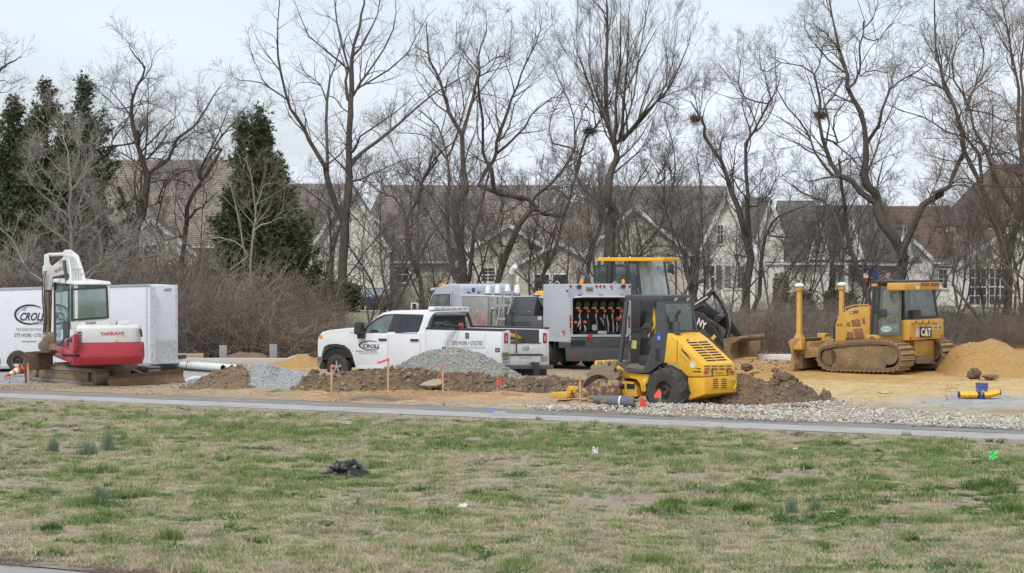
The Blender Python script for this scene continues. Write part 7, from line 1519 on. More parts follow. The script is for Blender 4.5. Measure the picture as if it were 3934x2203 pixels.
part('lift_arm', MB().ext(X4([(1380, 380), (1480, 365), (1545, 385), (1610, 450), (1790, 735), (1775, 765), (1700, 700), (1560, 540), (1500, 560), (1400, 520)], .55), (0, .12, 0)), BLK, r, bevel=.02); part('lift_arm', MB().ext(X4([(1480, 280), (1560, 250), (1640, 330), (1830, 440), (1945, 612), (1900, 640), (1800, 560), (1620, 440), (1500, 400)], 1.9), (0, .12, 0)), BLK, r, bevel=.02)
say4(FW, c4, 'NY', (1488, 500), (1572, 560), (1508, 428), .545, r, INKW, .03)
lk = part('bell_crank', MB().ext(X4([(1640, 142), (1690, 170), (1760, 270), (1820, 400), (1835, 520), (1800, 650), (1760, 660), (1790, 540), (1785, 420), (1720, 290), (1640, 185)], 1.15), (0, .14, 0)), BLK, r, bevel=.02); part('crank_edge', MB().path([Vector(v)+Vector((0, -.01, 0)) for v in X4([(1684, 168), (1757, 268), (1818, 400), (1832, 520), (1795, 655)], 1.14)], .02, .035, (0, 1, 0)), STEEL, lk)
part('tilt_link', MB().ext(X4([(1440, 290), (1640, 142), (1655, 165), (1620, 230), (1470, 330)], 1.0), (0, .1, 0)), BLK, r, bevel=.015); part('cylinder', MB().tube(X4([(1470, 300), (1605, 215)], .9), .05, 10), STEEL, r); part('cylinder', MB().tube(X4([(1400, 380), (1560, 300)], .8), .09, 12), BLK, r)
part('rod', MB().tube(X4([(1600, 470), (1705, 535), (1760, 660)], .95), .07, 10), BLK, r); part('cross_tube', MB().tube(S(c4, [(1700, 440)], .6) + S(c4, [(1740, 420)], 1.9), .12, 12), BLK, r)
say_w = X4([(1632, 640), (1665, 600), (1690, 625), (1655, 662)], .54); part('warning_label', MB().ext(say_w, (0, .004, 0)), mat('label_yellow', (.7, .5, .1), .5), r)
BKT = mat('worn_bucket', (.10, .075, .055), .7, var=.5, scale=4, dirt=.65, dirtcol=(.34, .225, .11), bump=.01)
aK = S(c4, [(1790, 700)], .3)[0][0]; bk = [(1760, 660), (1800, 640), (1935, 625), (1960, 640), (1860, 700), (1830, 800), (1860, 870), (1930, 900), (1880, 945), (1810, 860), (1770, 760)]
part('bucket', MB().ext(X4([(1760, 650), (1880, 628), (1950, 640), (1850, 700), (1825, 780), (1850, 850), (1920, 890), (1900, 945), (1820, 880), (1765, 760)], .0), (0, .05, 0)).ext(X4([(1880, 632), (1950, 640), (1850, 700), (1825, 780), (1850, 850), (1830, 858), (1805, 780), (1835, 690)], .05), (0, 2.5, 0)), BKT, r, bevel=.01)
part('cutting_tube', MB().tube([X4([(1900, 650)], .6)[0], X4([(2165, 622)], 1.6)[0]], .085, 14), RUST, r); part('collar', MB().tube([X4([(2030, 637)], 1.05)[0], X4([(2060, 634)], 1.18)[0]], .11, 14), RUST, r); part('collar', MB().tube([X4([(2140, 625)], 1.5)[0], X4([(2168, 622)], 1.62)[0]], .105, 14), RUST, r)
part('bucket_face', MB().ext(X4([(1900, 680), (2140, 668), (2135, 760), (2095, 800), (2060, 770), (2020, 840), (1960, 810), (1900, 850), (1860, 780)], .9), (0, .06, 0)), BKT, r, bevel=.01, label='mud-scraped bucket face, dark and ochre')

# ------------------------------------------------------------------ roller
T = R(-40); p = gnd(c4(1140, 0)[0], 968+34650/57.6); FR = Frame(p.x, p.y, T)
r = thing('road_roller', 'yellow padfoot roller with open dark grey cab, nearest machine to the path', 'roller', (p.x, p.y, 0), T)
S, E = FR.S, FR.E
WQ = .36
aH = S(c4, [(1568, 1000)], WQ)[0][0]; aHt = S(c4, [(1185, 600)], WQ)[0][0]; Wh = E(c4, [(1885, 1000)], aH)[0][1]
hood = S(c4, [(1180, 596), (1192, 590), (1290, 662), (1555, 915), (1572, 1036), (1398, 1036), (1340, 985), (1285, 905), (1200, 892), (1130, 895), (1150, 740)], WQ)
part('hood', MB().ext(hood, (0, Wh-WQ, 0)), YEL, r, bevel=.02)
P0, P1 = Vector(hood[2]), Vector(hood[3]); sl_ = (P1-P0); nn = Vector((-sl_.z, 0, sl_.x)).normalized(); nn = nn if nn.z > 0 else -nn
for k in range(8):
    f = .10+k*.105; c_ = P0+sl_*f
    for w0, w1 in ((.22, .52), (.56, .86)):
        A_ = Vector((c_.x, WQ+(Wh-WQ)*w0, c_.z)); B_ = Vector((c_.x, WQ+(Wh-WQ)*w1, c_.z)); u_ = sl_.normalized()*.048
        part('vent_slot', MB().ext([A_, B_, B_+u_, A_+u_], nn*.006), DARKG, r)
seam = S(c4, [(1288, 660), (1285, 905)], WQ-.004); part('seam', MB().bar(seam[0], seam[1], .008, .008, (0, 1, 0)), DARKG, r)
for pts in ([(1485, 950), (1528, 950), (1525, 962), (1488, 960)], [(1448, 978), (1534, 980), (1530, 992), (1452, 990)]): part('vent_slot', MB().ext(S(c4, pts, WQ-.006), (0, .006, 0)), DARKG, r)
tank = S(c4, [(1396, 1042), (1572, 1042), (1570, 1218), (1396, 1278)], WQ-.02)
part('rear_body', MB().ext(tank, (0, Wh-WQ+.04, 0), None), YEL, r, bevel=.02, label='chipped yellow lower rear body'); aR2 = tank[1][0]
def XE(x0, y0, x1, y1, a): return E(c4, [(x0, y1), (x1, y1), (x1, y0), (x0, y0)], a)
for row in range(2):
    for k in range(4): part('vent_slot', MB().ext(XE(1572+k*75, 923+row*29, 1626+k*75, 933+row*29, aH+.012), (-.01, 0, 0)), DARKG, r)
gp = part('grille_panel', MB().ext(XE(1632, 1052, 1818, 1164, aR2+.012), (-.012, 0, 0)), YEL, r, bevel=.004)
for row in range(5):
    for k in range(2): part('vent_slot', MB().ext(XE(1656+k*86, 1057+row*22, 1708+k*86, 1067+row*22, aR2+.016), (-.006, 0, 0)), DARKG, gp)
for x in (1588, 1856): part('tail_light', MB().ext(XE(x-20, 972, x+20, 1004, aH+.03), (-.03, 0, 0)), mat('faded_red_lens', (.50, .06, .05), .35), r, bevel=.005)
letters('RAMMAX', *box3(E(c4, [(1680, 1008), (1768, 1008), (1680, 994)], aH+.012)), INKR, r, .03)
for x in (1650, 1808): part('hood_latch', MB().ext(XE(x-5, 960, x+5, 1050, aH+.02), (-.012, 0, 0)), GUN, r)
part('tow_handle', MB().tube(E(c4, [(1868, 1060), (1892, 1085), (1885, 1140), (1862, 1160)], aR2+.05), .02, 8), YEL, r)
say4(FR, c4, 'RAMMAX', (1325, 765), (1422, 872), (1333, 738), WQ-.006, r, INK, .03); say4(FR, c4, 'P54 KA 46', (1308, 808), (1384, 892), (1313, 788), WQ-.006, r, INKG, .01)
q = S(c4, [(1448, 915)], WQ-.012)[0]; part('round_plate', MB().lathe(q, 1, [(0, .085), (.01, .085)], 24), mat('round_white_decal', (.66, .65, .58), .5, var=.15, scale=8), r)
part('hood_seam', MB().bar(*S(c4, [(1396, 1038), (1572, 1038)], WQ-.02), .02, .012), DARKG, r); part('filler_clamp', MB().ext([P0+sl_*.02+Vector((0, .35, .01)), P0+sl_*.05+Vector((0, .35, .01)), P0+sl_*.05+Vector((0, .42, .01)), P0+sl_*.02+Vector((0, .42, .01))], nn*.02), GUN, r)
ex = S(c4, [(1275, 600), (1272, 520), (1278, 470)], WQ+.30); part('exhaust_base', MB().tube(ex, [.11, .115, .09], 14), GUN, r); part('exhaust_pipe', MB().tube(S(c4, [(1278, 480), (1278, 420), (1295, 380), (1322, 358)], WQ+.30), .045, 12), mat('sooty_pipe', (.07, .05, .04), .7, var=.4, scale=8), r)
# wheels
DTY = mat('big_tyre_rubber', (.042, .041, .040), .8, var=.25, dirt=.45, dirtcol=(.13, .115, .095))
zc = S(c4, [(1140, 1205)], 0)[0][2]; Rw = .565
for w0, w1 in ((.0, .48), (Wh+.36, Wh-.12)): wheel(r, 0, w0, w1, zc+.05, Rw, .27, lugs=11, rimmat=mat('muddy_black_rim', (.05, .045, .04), .7, dirt=.6, dirtcol=(.17, .12, .08)), tyre=DTY, lugh=.035, dish=.10)
# cab
cp = S(c4, [(1075, 262), (1140, 262), (1182, 592), (1150, 880), (988, 1000), (938, 985), (1000, 800), (1060, 600)], .34); part('cab_side_panel', MB().ext(cp, (0, .07, 0)), GUN, r, bevel=.012)
for k in range(10): part('louvre', MB().ext(S(c4, [(1062+0*k, 752+k*14), (1106, 744+k*14), (1106, 750+k*14), (1062, 758+k*14)], .332), (0, .006, 0)), DARKG, r)
aC0 = S(c4, [(750, 230)], .34)[0][0]; aC1 = S(c4, [(1140, 230)], .34)[0][0]; zc0 = S(c4, [(1140, 262)], .34)[0][2]; zc1 = S(c4, [(1140, 204)], .34)[0][2]; Wc = E(c4, [(1452, 230)], aC1)[0][1]
part('cab_roof', MB().box(aC0, aC1, .33, Wc, zc0, zc1), GUN, r, bevel=.02)
for w in (.34, Wc-.08):
    dy = 0 if w < .5 else 0; q = S(c4, [(768, 262), (700, 885)], .37); part('cab_post', MB().bar((q[0][0], w+.04, q[0][2]), (q[1][0], w+.04, q[1][2]), .07, .10, (1, 0, 0)), GUN, r, bevel=.012)
    if w > .5: part('cab_post', MB().bar((cp[0][0]+.1, w+.04, zc0), (cp[2][0], w+.04, cp[2][2]), .07, .10, (1, 0, 0)), GUN, r, bevel=.012)
part('cab_sill', MB().ext(S(c4, [(662, 905), (700, 880), (770, 955), (945, 962), (988, 1000), (780, 992)], .34), (0, Wc-.34, 0)), GUN, r, bevel=.012); part('cab_floor', MB().ext(S(c4, [(745, 945), (940, 962), (950, 940), (800, 905)], .36), (0, Wc-.40, 0)), mat('floor_dirt', (.2, .16, .12), .9), r)
aWb = cp[2][0]; rw = E(c4, [(1178, 584), (1508, 586), (1452, 262), (1145, 262)], aC1-.0); ring_ = [(aWb, WQ, cp[2][2]), (aWb, Wc, cp[2][2]), (aC1, Wc, zc0), (aC1, WQ, zc0)]
fr = part('rear_window_frame', MB().frame(ring_, (-.05, 0, 0), .07), GUN, r, bevel=.01); part('pane', MB().ext([(x-.02, y, z) for x, y, z in ring_], (-.006, 0, 0)), glass('smoked_glass', (.62, .63, .60), .9), fr)
for x in (1280, 1405): part('work_lamp', MB().ext(E(c4, [(x-14, 262), (x+8, 252), (x+16, 225), (x-4, 230)], aC1+.04), (-.05, 0, 0)), mat('lamp_lens', (.35, .34, .28), .3), r)
part('console', MB().ext(S(c4, [(800, 905), (900, 915), (905, 720), (920, 640), (880, 592), (815, 598), (808, 650)], .75), (0, .35, 0)), BLACKP, r, bevel=.02); part('instruction_sticker', MB().ext(S(c4, [(815, 745), (866, 755), (872, 668), (822, 660)], .73), (0, .008, 0)), mat('yellow_green_sticker', (.52, .52, .16), .6), r)
q = S(c4, [(925, 575)], .95)[0]; sw = [(q[0]+.19*math.cos(t), q[1]+.19*math.sin(t), q[2]+.09*math.cos(t+.5)) for t in np.linspace(0, 2*math.pi, 21)]; part('steering_wheel', MB().tube(sw, .015, 6).tube([sw[0], q, sw[7]], .012, 5).tube([q, sw[14]], .012, 5).tube([q, (q[0]+.02, q[1], q[2]-.3)], .025, 8), BLACKP, r)
part('seat', MB().ext(S(c4, [(1000, 730), (1080, 735), (1085, 560), (1050, 590), (1015, 640)], .7), (0, .45, 0)), mat('worn_seat', (.09, .08, .07), .9), r, bevel=.03); part('seat_frame', MB().ext(S(c4, [(1018, 575), (1062, 520), (1062, 345), (1042, 335), (1034, 440), (1045, 500)], .60), (0, .05, 0)), YEL, r, bevel=.01); part('pedal_box', MB().box(aC0+.25, aC0+.7, .55, 1.2, S(c4, [(850, 930)], .4)[0][2], S(c4, [(850, 880)], .4)[0][2]+.15), BLACKP, r, bevel=.02)
part('blue_label', MB().ext(S(c4, [(1076, 664), (1118, 668), (1122, 586), (1080, 582)], .333), (0, .004, 0)), mat('label_blue', (.05, .1, .42), .5), r); part('label_print', MB().ext(S(c4, [(1086, 656), (1108, 658), (1110, 625), (1090, 622)], .331), (0, .002, 0)), mat('label_pale_blue', (.3, .42, .7), .5), r)
part('grab_rail', MB().tube(S(c4, [(812, 598), (780, 625), (775, 700), (805, 742)], .60), .014, 6), BLACKP, r)
# front half
part('mid_frame', MB().ext(S(c4, [(775, 1000), (1002, 1012), (985, 1075), (960, 1190), (920, 1192), (905, 1110), (870, 1065), (800, 1052)], .42), (0, .85, 0)), YEL, r, bevel=.02); part('hazard_label', MB().ext(S(c4, [(918, 1142), (962, 1146), (936, 1102)], .414), (0, .004, 0)), mat('label_ochre', (.5, .38, .08), .6), r); part('white_label', MB().ext(S(c4, [(938, 1085), (956, 1087), (956, 1064), (940, 1062)], .414), (0, .004, 0)), INKW, r)
part('articulation', MB().ext(S(c4, [(690, 1080), (830, 1090), (868, 1150), (880, 1240), (690, 1250)], .5), (0, .7, 0)), mat('dirty_yellow_frame', (.66, .38, .035), .5, var=.2, scale=3, dirt=.4, dirtcol=(.32, .23, .12)), r, bevel=.02)
for x0, x1 in ((697, 745), (768, 850)): part('frame_hole', MB().ext(S(c4, [(x0, 1160), (x1, 1165), (x1, 1112), (x0, 1108)], .494), (0, .006, 0)), DARKG, r)
part('upper_arm', MB().ext(S(c4, [(415, 1000), (440, 872), (538, 872), (545, 922), (640, 916), (780, 1000), (800, 1055), (740, 1050), (640, 975), (560, 975), (540, 1000)], .6), (0, .6, 0)), YEL, r, bevel=.02)
PADM = mat('muddy_drum_steel', (.22, .165, .11), .8, var=.35, scale=6, dirt=.7, dirtcol=(.30, .22, .15), bump=.008)
dc = S(c4, [(545, 1215)], .5)[0]; rd = abs(S(c4, [(545, 985)], .5)[0][2]-dc[2])*.86; dz = max(rd+.02, dc[2]); dr_ = part('drum', MB().lathe((dc[0], 0, dz), 1, [(.34, rd*.8), (.36, rd), (1.56, rd), (1.58, rd*.8)], 40), PADM, r)
pm = None
for row in range(7):
    for k in range(14):
        th = 2*math.pi*(k+.5*(row % 2))/14
        if math.sin(th) < -.75: continue
        if pm is None:
            o = part('drum_foot', MB().loft([[(-.07, -.065, 0), (.07, -.065, 0), (.07, .065, 0), (-.07, .065, 0)], [(-.05, -.045, .09), (.05, -.045, .09), (.05, .045, .09), (-.05, .045, .09)]]), PADM, dr_, bevel=.008, segs=1); pm = o.data
        else: o = bpy.data.objects.new('drum_foot', pm); COL.objects.link(o); o.parent = dr_
        o.location = (dc[0]+rd*.98*math.cos(th), .44+row*.175, dz+rd*.98*math.sin(th)); o.rotation_euler = (0, math.pi/2-th, 0)
part('side_plate', MB().ext(S(c4, [(228, 1175), (330, 1150), (470, 1062), (690, 1078), (690, 1245), (300, 1252), (235, 1250)], .22), (0, .06, 0)), mat('chipped_purple_brown_paint', (.115, .065, .06), .6, var=.2, scale=1.1, dirt=.6, dirtcol=(.55, .42, .17)), r, bevel=.012, label='side plate of brown paint chipped to pale yellow')
ar = arc_pts(478, 1180, 165, 175, 180, 335, 14); ao = S(c4, ar, .26); part('scraper_hoop', MB().loft([[(a, .24, z), (a, .34, z), (a*.98+dc[0]*.02, .34, z-.03), (a*.98+dc[0]*.02, .24, z-.03)] for a, w, z in ao]), MUDDY, r); part('hoop_shade', MB().ext([ao[k] for k in range(0, 10)] + S(c4, [(470, 1060), (330, 1150)], .26), (0, .02, 0)), mat('hoop_shade_brown', (.05, .035, .025), .9), r)  # the last piece is a dark sheet standing in for shade inside the hoop
YDT = mat('dirty_yellow_paint', (.66, .38, .035), .5, var=.2, scale=3, dirt=.5, dirtcol=(.32, .23, .12)); part('front_blade', MB().ext(S(c4, [(-20, 1258), (140, 1262), (155, 1245), (148, 1205), (20, 1195), (-20, 1200)], .1), (0, 1.7, 0)), YDT, r, bevel=.02); bb = part('blade_bracket', MB().ext(S(c4, [(150, 1250), (185, 1245), (200, 1180), (240, 1175), (235, 1250), (268, 1252), (262, 1150), (240, 1135), (170, 1130), (150, 1158)], .25), (0, .08, 0)), YDT, r, bevel=.012); part('blade_bracket', MB().ext(S(c4, [(150, 1250), (185, 1245), (200, 1180), (240, 1175), (235, 1250), (268, 1252), (262, 1150), (240, 1135), (170, 1130), (150, 1158)], 1.5), (0, .08, 0)), YDT, r, bevel=.012)

# ------------------------------------------------------------------ dozer
T = R(-37); p = gnd(*c5(1390, 968)); FD = Frame(p.x, p.y, T)
r = thing('bulldozer', 'yellow tracked dozer with two masts on its blade standing on the sand', 'bulldozer', (p.x, p.y, 0), T)
S, E = FD.S, FD.E
path = [(a, z) for a, w, z in S(c5, [(625, 850), (632, 790), (672, 748), (760, 728), (880, 712), (1000, 702), (1110, 698), (1220, 700), (1310, 716), (1375, 760), (1398, 830), (1392, 900), (1350, 950), (1280, 968), (1150, 968), (1000, 966), (860, 962), (740, 958), (670, 930), (636, 895)], 0)]
zmin = min(z for a, z in path); path = [(a, z-zmin+.10) for a, z in path]
TRK = mat('sandy_track_steel', (.30, .20, .10), .8, var=.25, scale=6, dirt=.7, dirtcol=(.42, .29, .14), bump=.01); TRD = mat('muddy_track_chain', (.13, .09, .055), .85, var=.3, dirt=.6, dirtcol=(.22, .15, .08))
Wt = E(c5, [(1535, 850)], path[10][0])[0][1]; Wtot = E(c5, [(1895, 850)], path[10][0])[0][1]; Wt = min(max(Wt, .6), .85); zc_ = sum(z for a, z in path)/len(path); amin, amax = min(a for a, z in path), max(a for a, z in path)
for w0 in (0.0, Wtot-Wt):
    tr_ = crawler(r, path, w0, w0+Wt, 42, TRK, TRD, .03, .05, .09)
    part('track_frame', MB().box(amin+.55, amax-.55, w0+.12, w0+Wt-.15, .28, .72), TRD, tr_, bevel=.04); part('frame_guard', MB().ext([(a, w0+.06, z) for a, z in ((amin+.42, .75), (amin+.5, .14), (amax-.6, .13), (amax-.5, .5), (amax-.5, .9), (amax-1.2, .98), (amin+.9, .86))], (0, .08, 0)), mat('muddy_guard', (.27, .185, .10), .85, var=.35, scale=3, dirt=.6, dirtcol=(.16, .11, .06)), tr_, bevel=.02)
    part('sprocket', MB().lathe((amax-.43, 0, .62), 1, [(w0+.04, .12), (w0+.04, .30), (w0+.12, .33), (w0+.5, .33)], 22), mat('muddy_sprocket', (.22, .15, .085), .85, var=.35, scale=4, dirt=.5, dirtcol=(.14, .095, .055)), tr_); part('idler', MB().lathe((amin+.40, 0, .50), 1, [(w0+.06, .1), (w0+.06, .27), (w0+.14, .3), (w0+.5, .3)], 22), TRD, tr_)
wb = Wt+.08; We = Wtot-Wt-.08
part('engine_hood', MB().ext(S(c5, [(778, 715), (778, 500), (812, 420), (870, 385), (935, 348), (1020, 335), (1110, 332), (1112, 700)], wb), (0, We-wb, 0)), YELD, r, bevel=.03); part('radiator_guard', MB().ext(S(c5, [(772, 712), (790, 712), (792, 500), (812, 440), (800, 436), (772, 500)], wb-.01), (0, We-wb+.02, 0)), BLACKP, r, bevel=.01)
MESH = mat('rusty_mesh', (.26, .12, .06), .8, var=.3, scale=30)
for pts in ([(892, 512), (930, 515), (925, 475), (900, 475)], [(945, 516), (1028, 516), (1018, 448), (936, 458)], [(1044, 495), (1068, 495), (1064, 438), (1036, 440)], [(895, 626), (962, 626), (955, 568), (898, 564)], [(976, 626), (1060, 624), (1042, 534), (956, 538)]): part('vent_mesh', MB().ext(S(c5, pts, wb-.012), (0, .01, 0)), MESH, r, bevel=.004)
lb_ = part('model_plate', MB().ext(S(c5, [(920, 402), (1002, 390), (1002, 366), (920, 378)], wb-.012), (0, .01, 0)), GUN, r); say4(FD, c5, 'D5K', (924, 398), (956, 392), (924, 382), wb-.016, r, INKW, .02); say(FD, c5, 'D-29', 808, 492, 856, 512, wb-.016, r, INK, .02); say4(FD, c5, 'LGP', (964, 391), (996, 386), (964, 375), wb-.016, r, INKG, .02)
part('hood_rail', MB().tube(S(c5, [(885, 375), (885, 345), (960, 322), (1090, 315), (1108, 335)], wb+.05), .02, 6), YELD, r)
part('muffler', MB().tube(S(c5, [(1100, 340), (1100, 200), (1108, 160)], wb+.5), .055, 12), GUN, r)
# rear body
aB0 = S(c5, [(1478, 600)], wb-.25)[0][0]; wn_ = wb-.25; w9 = E(c5, [(1795, 600)], aB0)[0][1]; zt_ = E(c5, [(1600, 452)], aB0)[0][2]; zb_ = E(c5, [(1600, 640)], aB0)[0][2]; aB9 = S(c5, [(1110, 600)], wn_)[0][0]
part('rear_body', MB().box(aB9+.3, aB0, wn_, w9, zb_, zt_), YELD, r, bevel=.05); part('fender', MB().box(aB9-.1, aB0-.3, wn_-.12, wn_+.02, zb_-.02, zb_+.16), YELD, r, bevel=.02)
def XE(x0, y0, x1, y1, a): return E(c5, [(x0, y1), (x1, y1), (x1, y0), (x0, y0)], a)
lg = part('brand_plate', MB().ext(XE(1574, 520, 1682, 620, aB0+.02), (-.015, 0, 0)), INK, r, bevel=.012); letters('CAT', *box3(E(c5, [(1584, 606), (1676, 606), (1584, 530)], aB0+.026)), INKW, lg, .045); part('brand_triangle', MB().ext(E(c5, [(1604, 607), (1656, 607), (1630, 574)], aB0+.03), (-.003, 0, 0)), mat('logo_yellow', (.85, .5, .03), .4), lg)
dp = part('dealer_plate', MB().ext(XE(1688, 505, 1774, 545, aB0+.012), (-.008, 0, 0)), mat('pale_yellow_plate', (.70, .58, .22), .5), r); letters('ALBAN', *box3(E(c5, [(1696, 534), (1746, 534), (1696, 518)], aB0+.016)), INK, dp, .02); part('small_logo', MB().ext(XE(1750, 508, 1772, 536, aB0+.015), (-.003, 0, 0)), INK, dp); letters('CAT', *box3(E(c5, [(1753, 528), (1769, 528), (1753, 514)], aB0+.018)), INKW, dp, .03)
part('faded_sticker', MB().ext(XE(1536, 540, 1568, 612, aB0+.012), (-.008, 0, 0)), mat('pink_white_sticker', (.72, .55, .50), .6), r)
for x, y in ((1487, 627), (1776, 604)): part('reflector', MB().lathe(E(c5, [(x, y)], aB0+.01)[0], 0, [(-.01, .045), (.01, .045)], 14), RED, r)
for x, c_ in ((1512, mat('blue_lamp', (.08, .11, .28), .3)), (1572, RUST), (1630, RUST), (1712, mat('lamp_lens', (.35, .34, .28), .3))): q = E(c5, [(x, 478)], aB0+.02)[0]; part('work_lamp', MB().lathe(q, 0, [(-.05, .05), (.06, .075), (.09, .07)], 14), YELD, r); part('lamp_lens', MB().lathe(q, 0, [(.085, .065), (.10, .06)], 14), c_, r)
part('drawbar_housing', MB().ext(XE(1525, 645, 1705, 792, aB0-.25), (-.8, 0, 0)), YELD, r, bevel=.02); part('drawbar', MB().ext(E(c5, [(1550, 862), (1700, 862), (1712, 800), (1690, 785), (1545, 800)], aB0-.1), (-.8, 0, 0)), MUDDY, r, bevel=.03); part('belly', MB().box(amin+.5, aB0-.6, wb, We, .45, zb_+.02), TRD, r)
# cab
aK1 = S(c5, [(1432, 300)], wn_+.05)[0][0]; aK0 = S(c5, [(1135, 300)], wn_+.05)[0][0]; zK1 = S(c5, [(1300, 122)], wn_+.05)[0][2]; zK0 = S(c5, [(1300, 590)], wn_+.05)[0][2]; wK0 = wn_+.05; wK1 = E(c5, [(1748, 300)], aK1)[0][1]-.12
for a, w in ((aK0, wK0), (aK0, wK1), (aK1-.16, wK0), (aK1-.16, wK1-.1)): part('cab_post', MB().box(a, a+.12, w, w+.1, zt_-.4 if a > aK0+.1 else zK0, zK1), BLACKP, r, bevel=.02)
q = E(c5, [(1432, 452), (1752, 440), (1712, 190), (1432, 190)], aK1); part('rear_window_frame', MB().frame([(aK1, q[0][1], zt_), (aK1, q[1][1], zt_), (aK1-.05, q[2][1], zK1-.05), (aK1-.05, q[3][1], zK1-.05)], (-.05, 0, 0), .10), BLACKP, r, bevel=.015)
part('rear_pane', MB().add([(aK1-.02, q[0][1]+.05, zt_), (aK1-.02, q[1][1]-.05, zt_), (aK1-.07, q[2][1]-.05, zK1), (aK1-.07, q[3][1]+.05, zK1)], [(0, 1, 2, 3)]), glass('streaked_glass', (.30, .37, .36), .80), r)
cq = S(c5, [(1118, 602), (1196, 602), (1206, 150), (1134, 150)], wn_+.02); cf = part('cab_side_frame', MB().frame(cq, (0, .05, 0), .075), BLACKP, r, bevel=.01); part('pane', MB().ext([(x, y+.02, z) for x, y, z in cq], (0, .006, 0)), CLEARD, cf); part('cab_lower_panel', MB().ext(S(c5, [(1118, 606), (1400, 606), (1400, 560), (1118, 480)], wn_+.06), (0, .05, 0)), BLACKP, r, bevel=.01)
part('cab_roof', MB().box(aK0-.05, aK1+.02, wK0-.03, wK1+.1, zK1, zK1+.10), BLACKP, r, bevel=.02); part('roof_front', MB().ext(S(c5, [(1122, 148), (1180, 148), (1180, 116), (1124, 118)], wK0-.02), (0, wK1-wK0+.1, 0)), YELD, r, bevel=.02)
zA = E(c5, [(1600, 192)], aK1+.3)[0][2]; zA1 = E(c5, [(1600, 112)], aK1+.3)[0][2]; wA0 = E(c5, [(1438, 150)], aK1+.3)[0][1]; wA1 = E(c5, [(1783, 150)], aK1+.3)[0][1]
part('air_conditioner', MB().box(aK1-.35, aK1+.3, wA0, wA1, zA+.04, zA1), YELD, r, bevel=.05); 
for x0, x1 in ((1582, 1662), (1674, 1750)): part('grille', MB().ext(XE(x0, 112, x1, 146, aK1+.306), (-.004, 0, 0)), MESH, r)
for x in (1556, 1770): part('rear_lamp', MB().ext(XE(x-12, 142, x+12, 175, aK1+.32), (-.03, 0, 0)), mat('lens_white', (.66, .66, .66), .3), r, bevel=.006)
dq = S(c5, [(1188, 605), (1392, 600), (1400, 150), (1212, 150)], wn_-.28); dr_ = part('cab_door', MB().frame(dq, (0, .05, 0), .07), mat('door_grey', (.12, .12, .115), .5, dirt=.3), r, bevel=.01, label='glazed cab door swung open'); part('pane', MB().ext([(x, y+.02, z) for x, y, z in dq], (0, .006, 0)), glass('pale_glass', (.60, .68, .67), .62), dr_)
say(FD, c5, 'VOTE', 1220, 528, 1300, 556, wn_-.29, r, mat('teal_print', (.18, .42, .42), .5), .03, .3); part('decal', MB().add(S(c5, arc_pts(1262, 542, 52, 26, 0, 360, 20)[:-1], wn_-.283), [tuple(range(20))]), mat('pale_teal_decal', (.50, .62, .60), .5), dr_)
part('wing_mirror', MB().ext(S(c5, [(1190, 420), (1250, 432), (1262, 400), (1248, 358), (1192, 356)], wn_-.34), (0, .05, 0)), BLACKP, r, bevel=.02); part('grab_loop', MB().tube(S(c5, [(1352, 205), (1305, 205), (1302, 240), (1320, 280), (1350, 284)], wn_-.32), .014, 6), BLACKP, r)
part('side_pane', MB().box(aK0+.12, aK1-.2, wK1+.05, wK1+.06, zt_, zK1), CLEAR, r); part('seat', MB().box(aK0+.75, aK0+1.25, wK0+.45, wK0+.95, zt_-.2, zt_+.30), mat('dark_seat', (.06, .055, .055), .9), r, bevel=.06); part('armrest', MB().ext(S(c5, [(1195, 545), (1385, 470), (1385, 520), (1225, 560)], wn_+.3), (0, .2, 0)), YELD, r, bevel=.02)
part('cylinder', MB().tube(S(c5, [(1000, 680), (1118, 668)], wb-.2), .06, 12), GUN, r); part('cylinder_rod', MB().tube(S(c5, [(900, 692), (1005, 680)], wb-.2), .035, 10), STEEL, r); part('step', MB().lathe(S(c5, [(1148, 622)], wb-.25)[0], 2, [(-.12, .14), (0, .16), (.06, .12)], 14), GUN, r)
# blade with its masts
aL_ = S(c5, [(380, 800)], -.15)[0][0]; BW = 3.1
prof = S(c5, [(352, 655), (385, 630), (470, 628), (400, 700), (400, 800), (418, 860), (400, 935), (338, 938), (372, 860), (385, 790), (372, 720)], -.15)
DB = mat('worn_blade_paint', (.38, .245, .09), .65, var=.35, scale=3, dirt=.7, dirtcol=(.26, .17, .09)); part('blade', MB().ext(prof, (0, BW, 0)), DB, r, bevel=.012, label='muddy yellow dozer blade'); zB0 = .02
part('blade_back', MB().ext(S(c5, [(395, 820), (620, 800), (640, 720), (560, 720), (560, 660), (400, 650)], .2), (0, BW-.6, 0)), DB, r, bevel=.03); part('blade_ribs', MB().box(aL_+.05, aL_+.28, .1, 2.7, .1, .55), TRD, r)
part('push_arm', MB().ext(S(c5, [(560, 780), (760, 740), (780, 640), (700, 610), (690, 660), (640, 700), (560, 720)], wb-.1), (0, .18, 0)), DB, r, bevel=.02); part('tilt_tower', MB().ext(S(c5, [(622, 645), (690, 660), (697, 585), (622, 578)], wb+.3), (0, .3, 0)), YELD, r, bevel=.02); part('tilt_link', MB().bar(*S(c5, [(670, 625), (770, 680)], wb+.2), .06, .06), YELD, r)
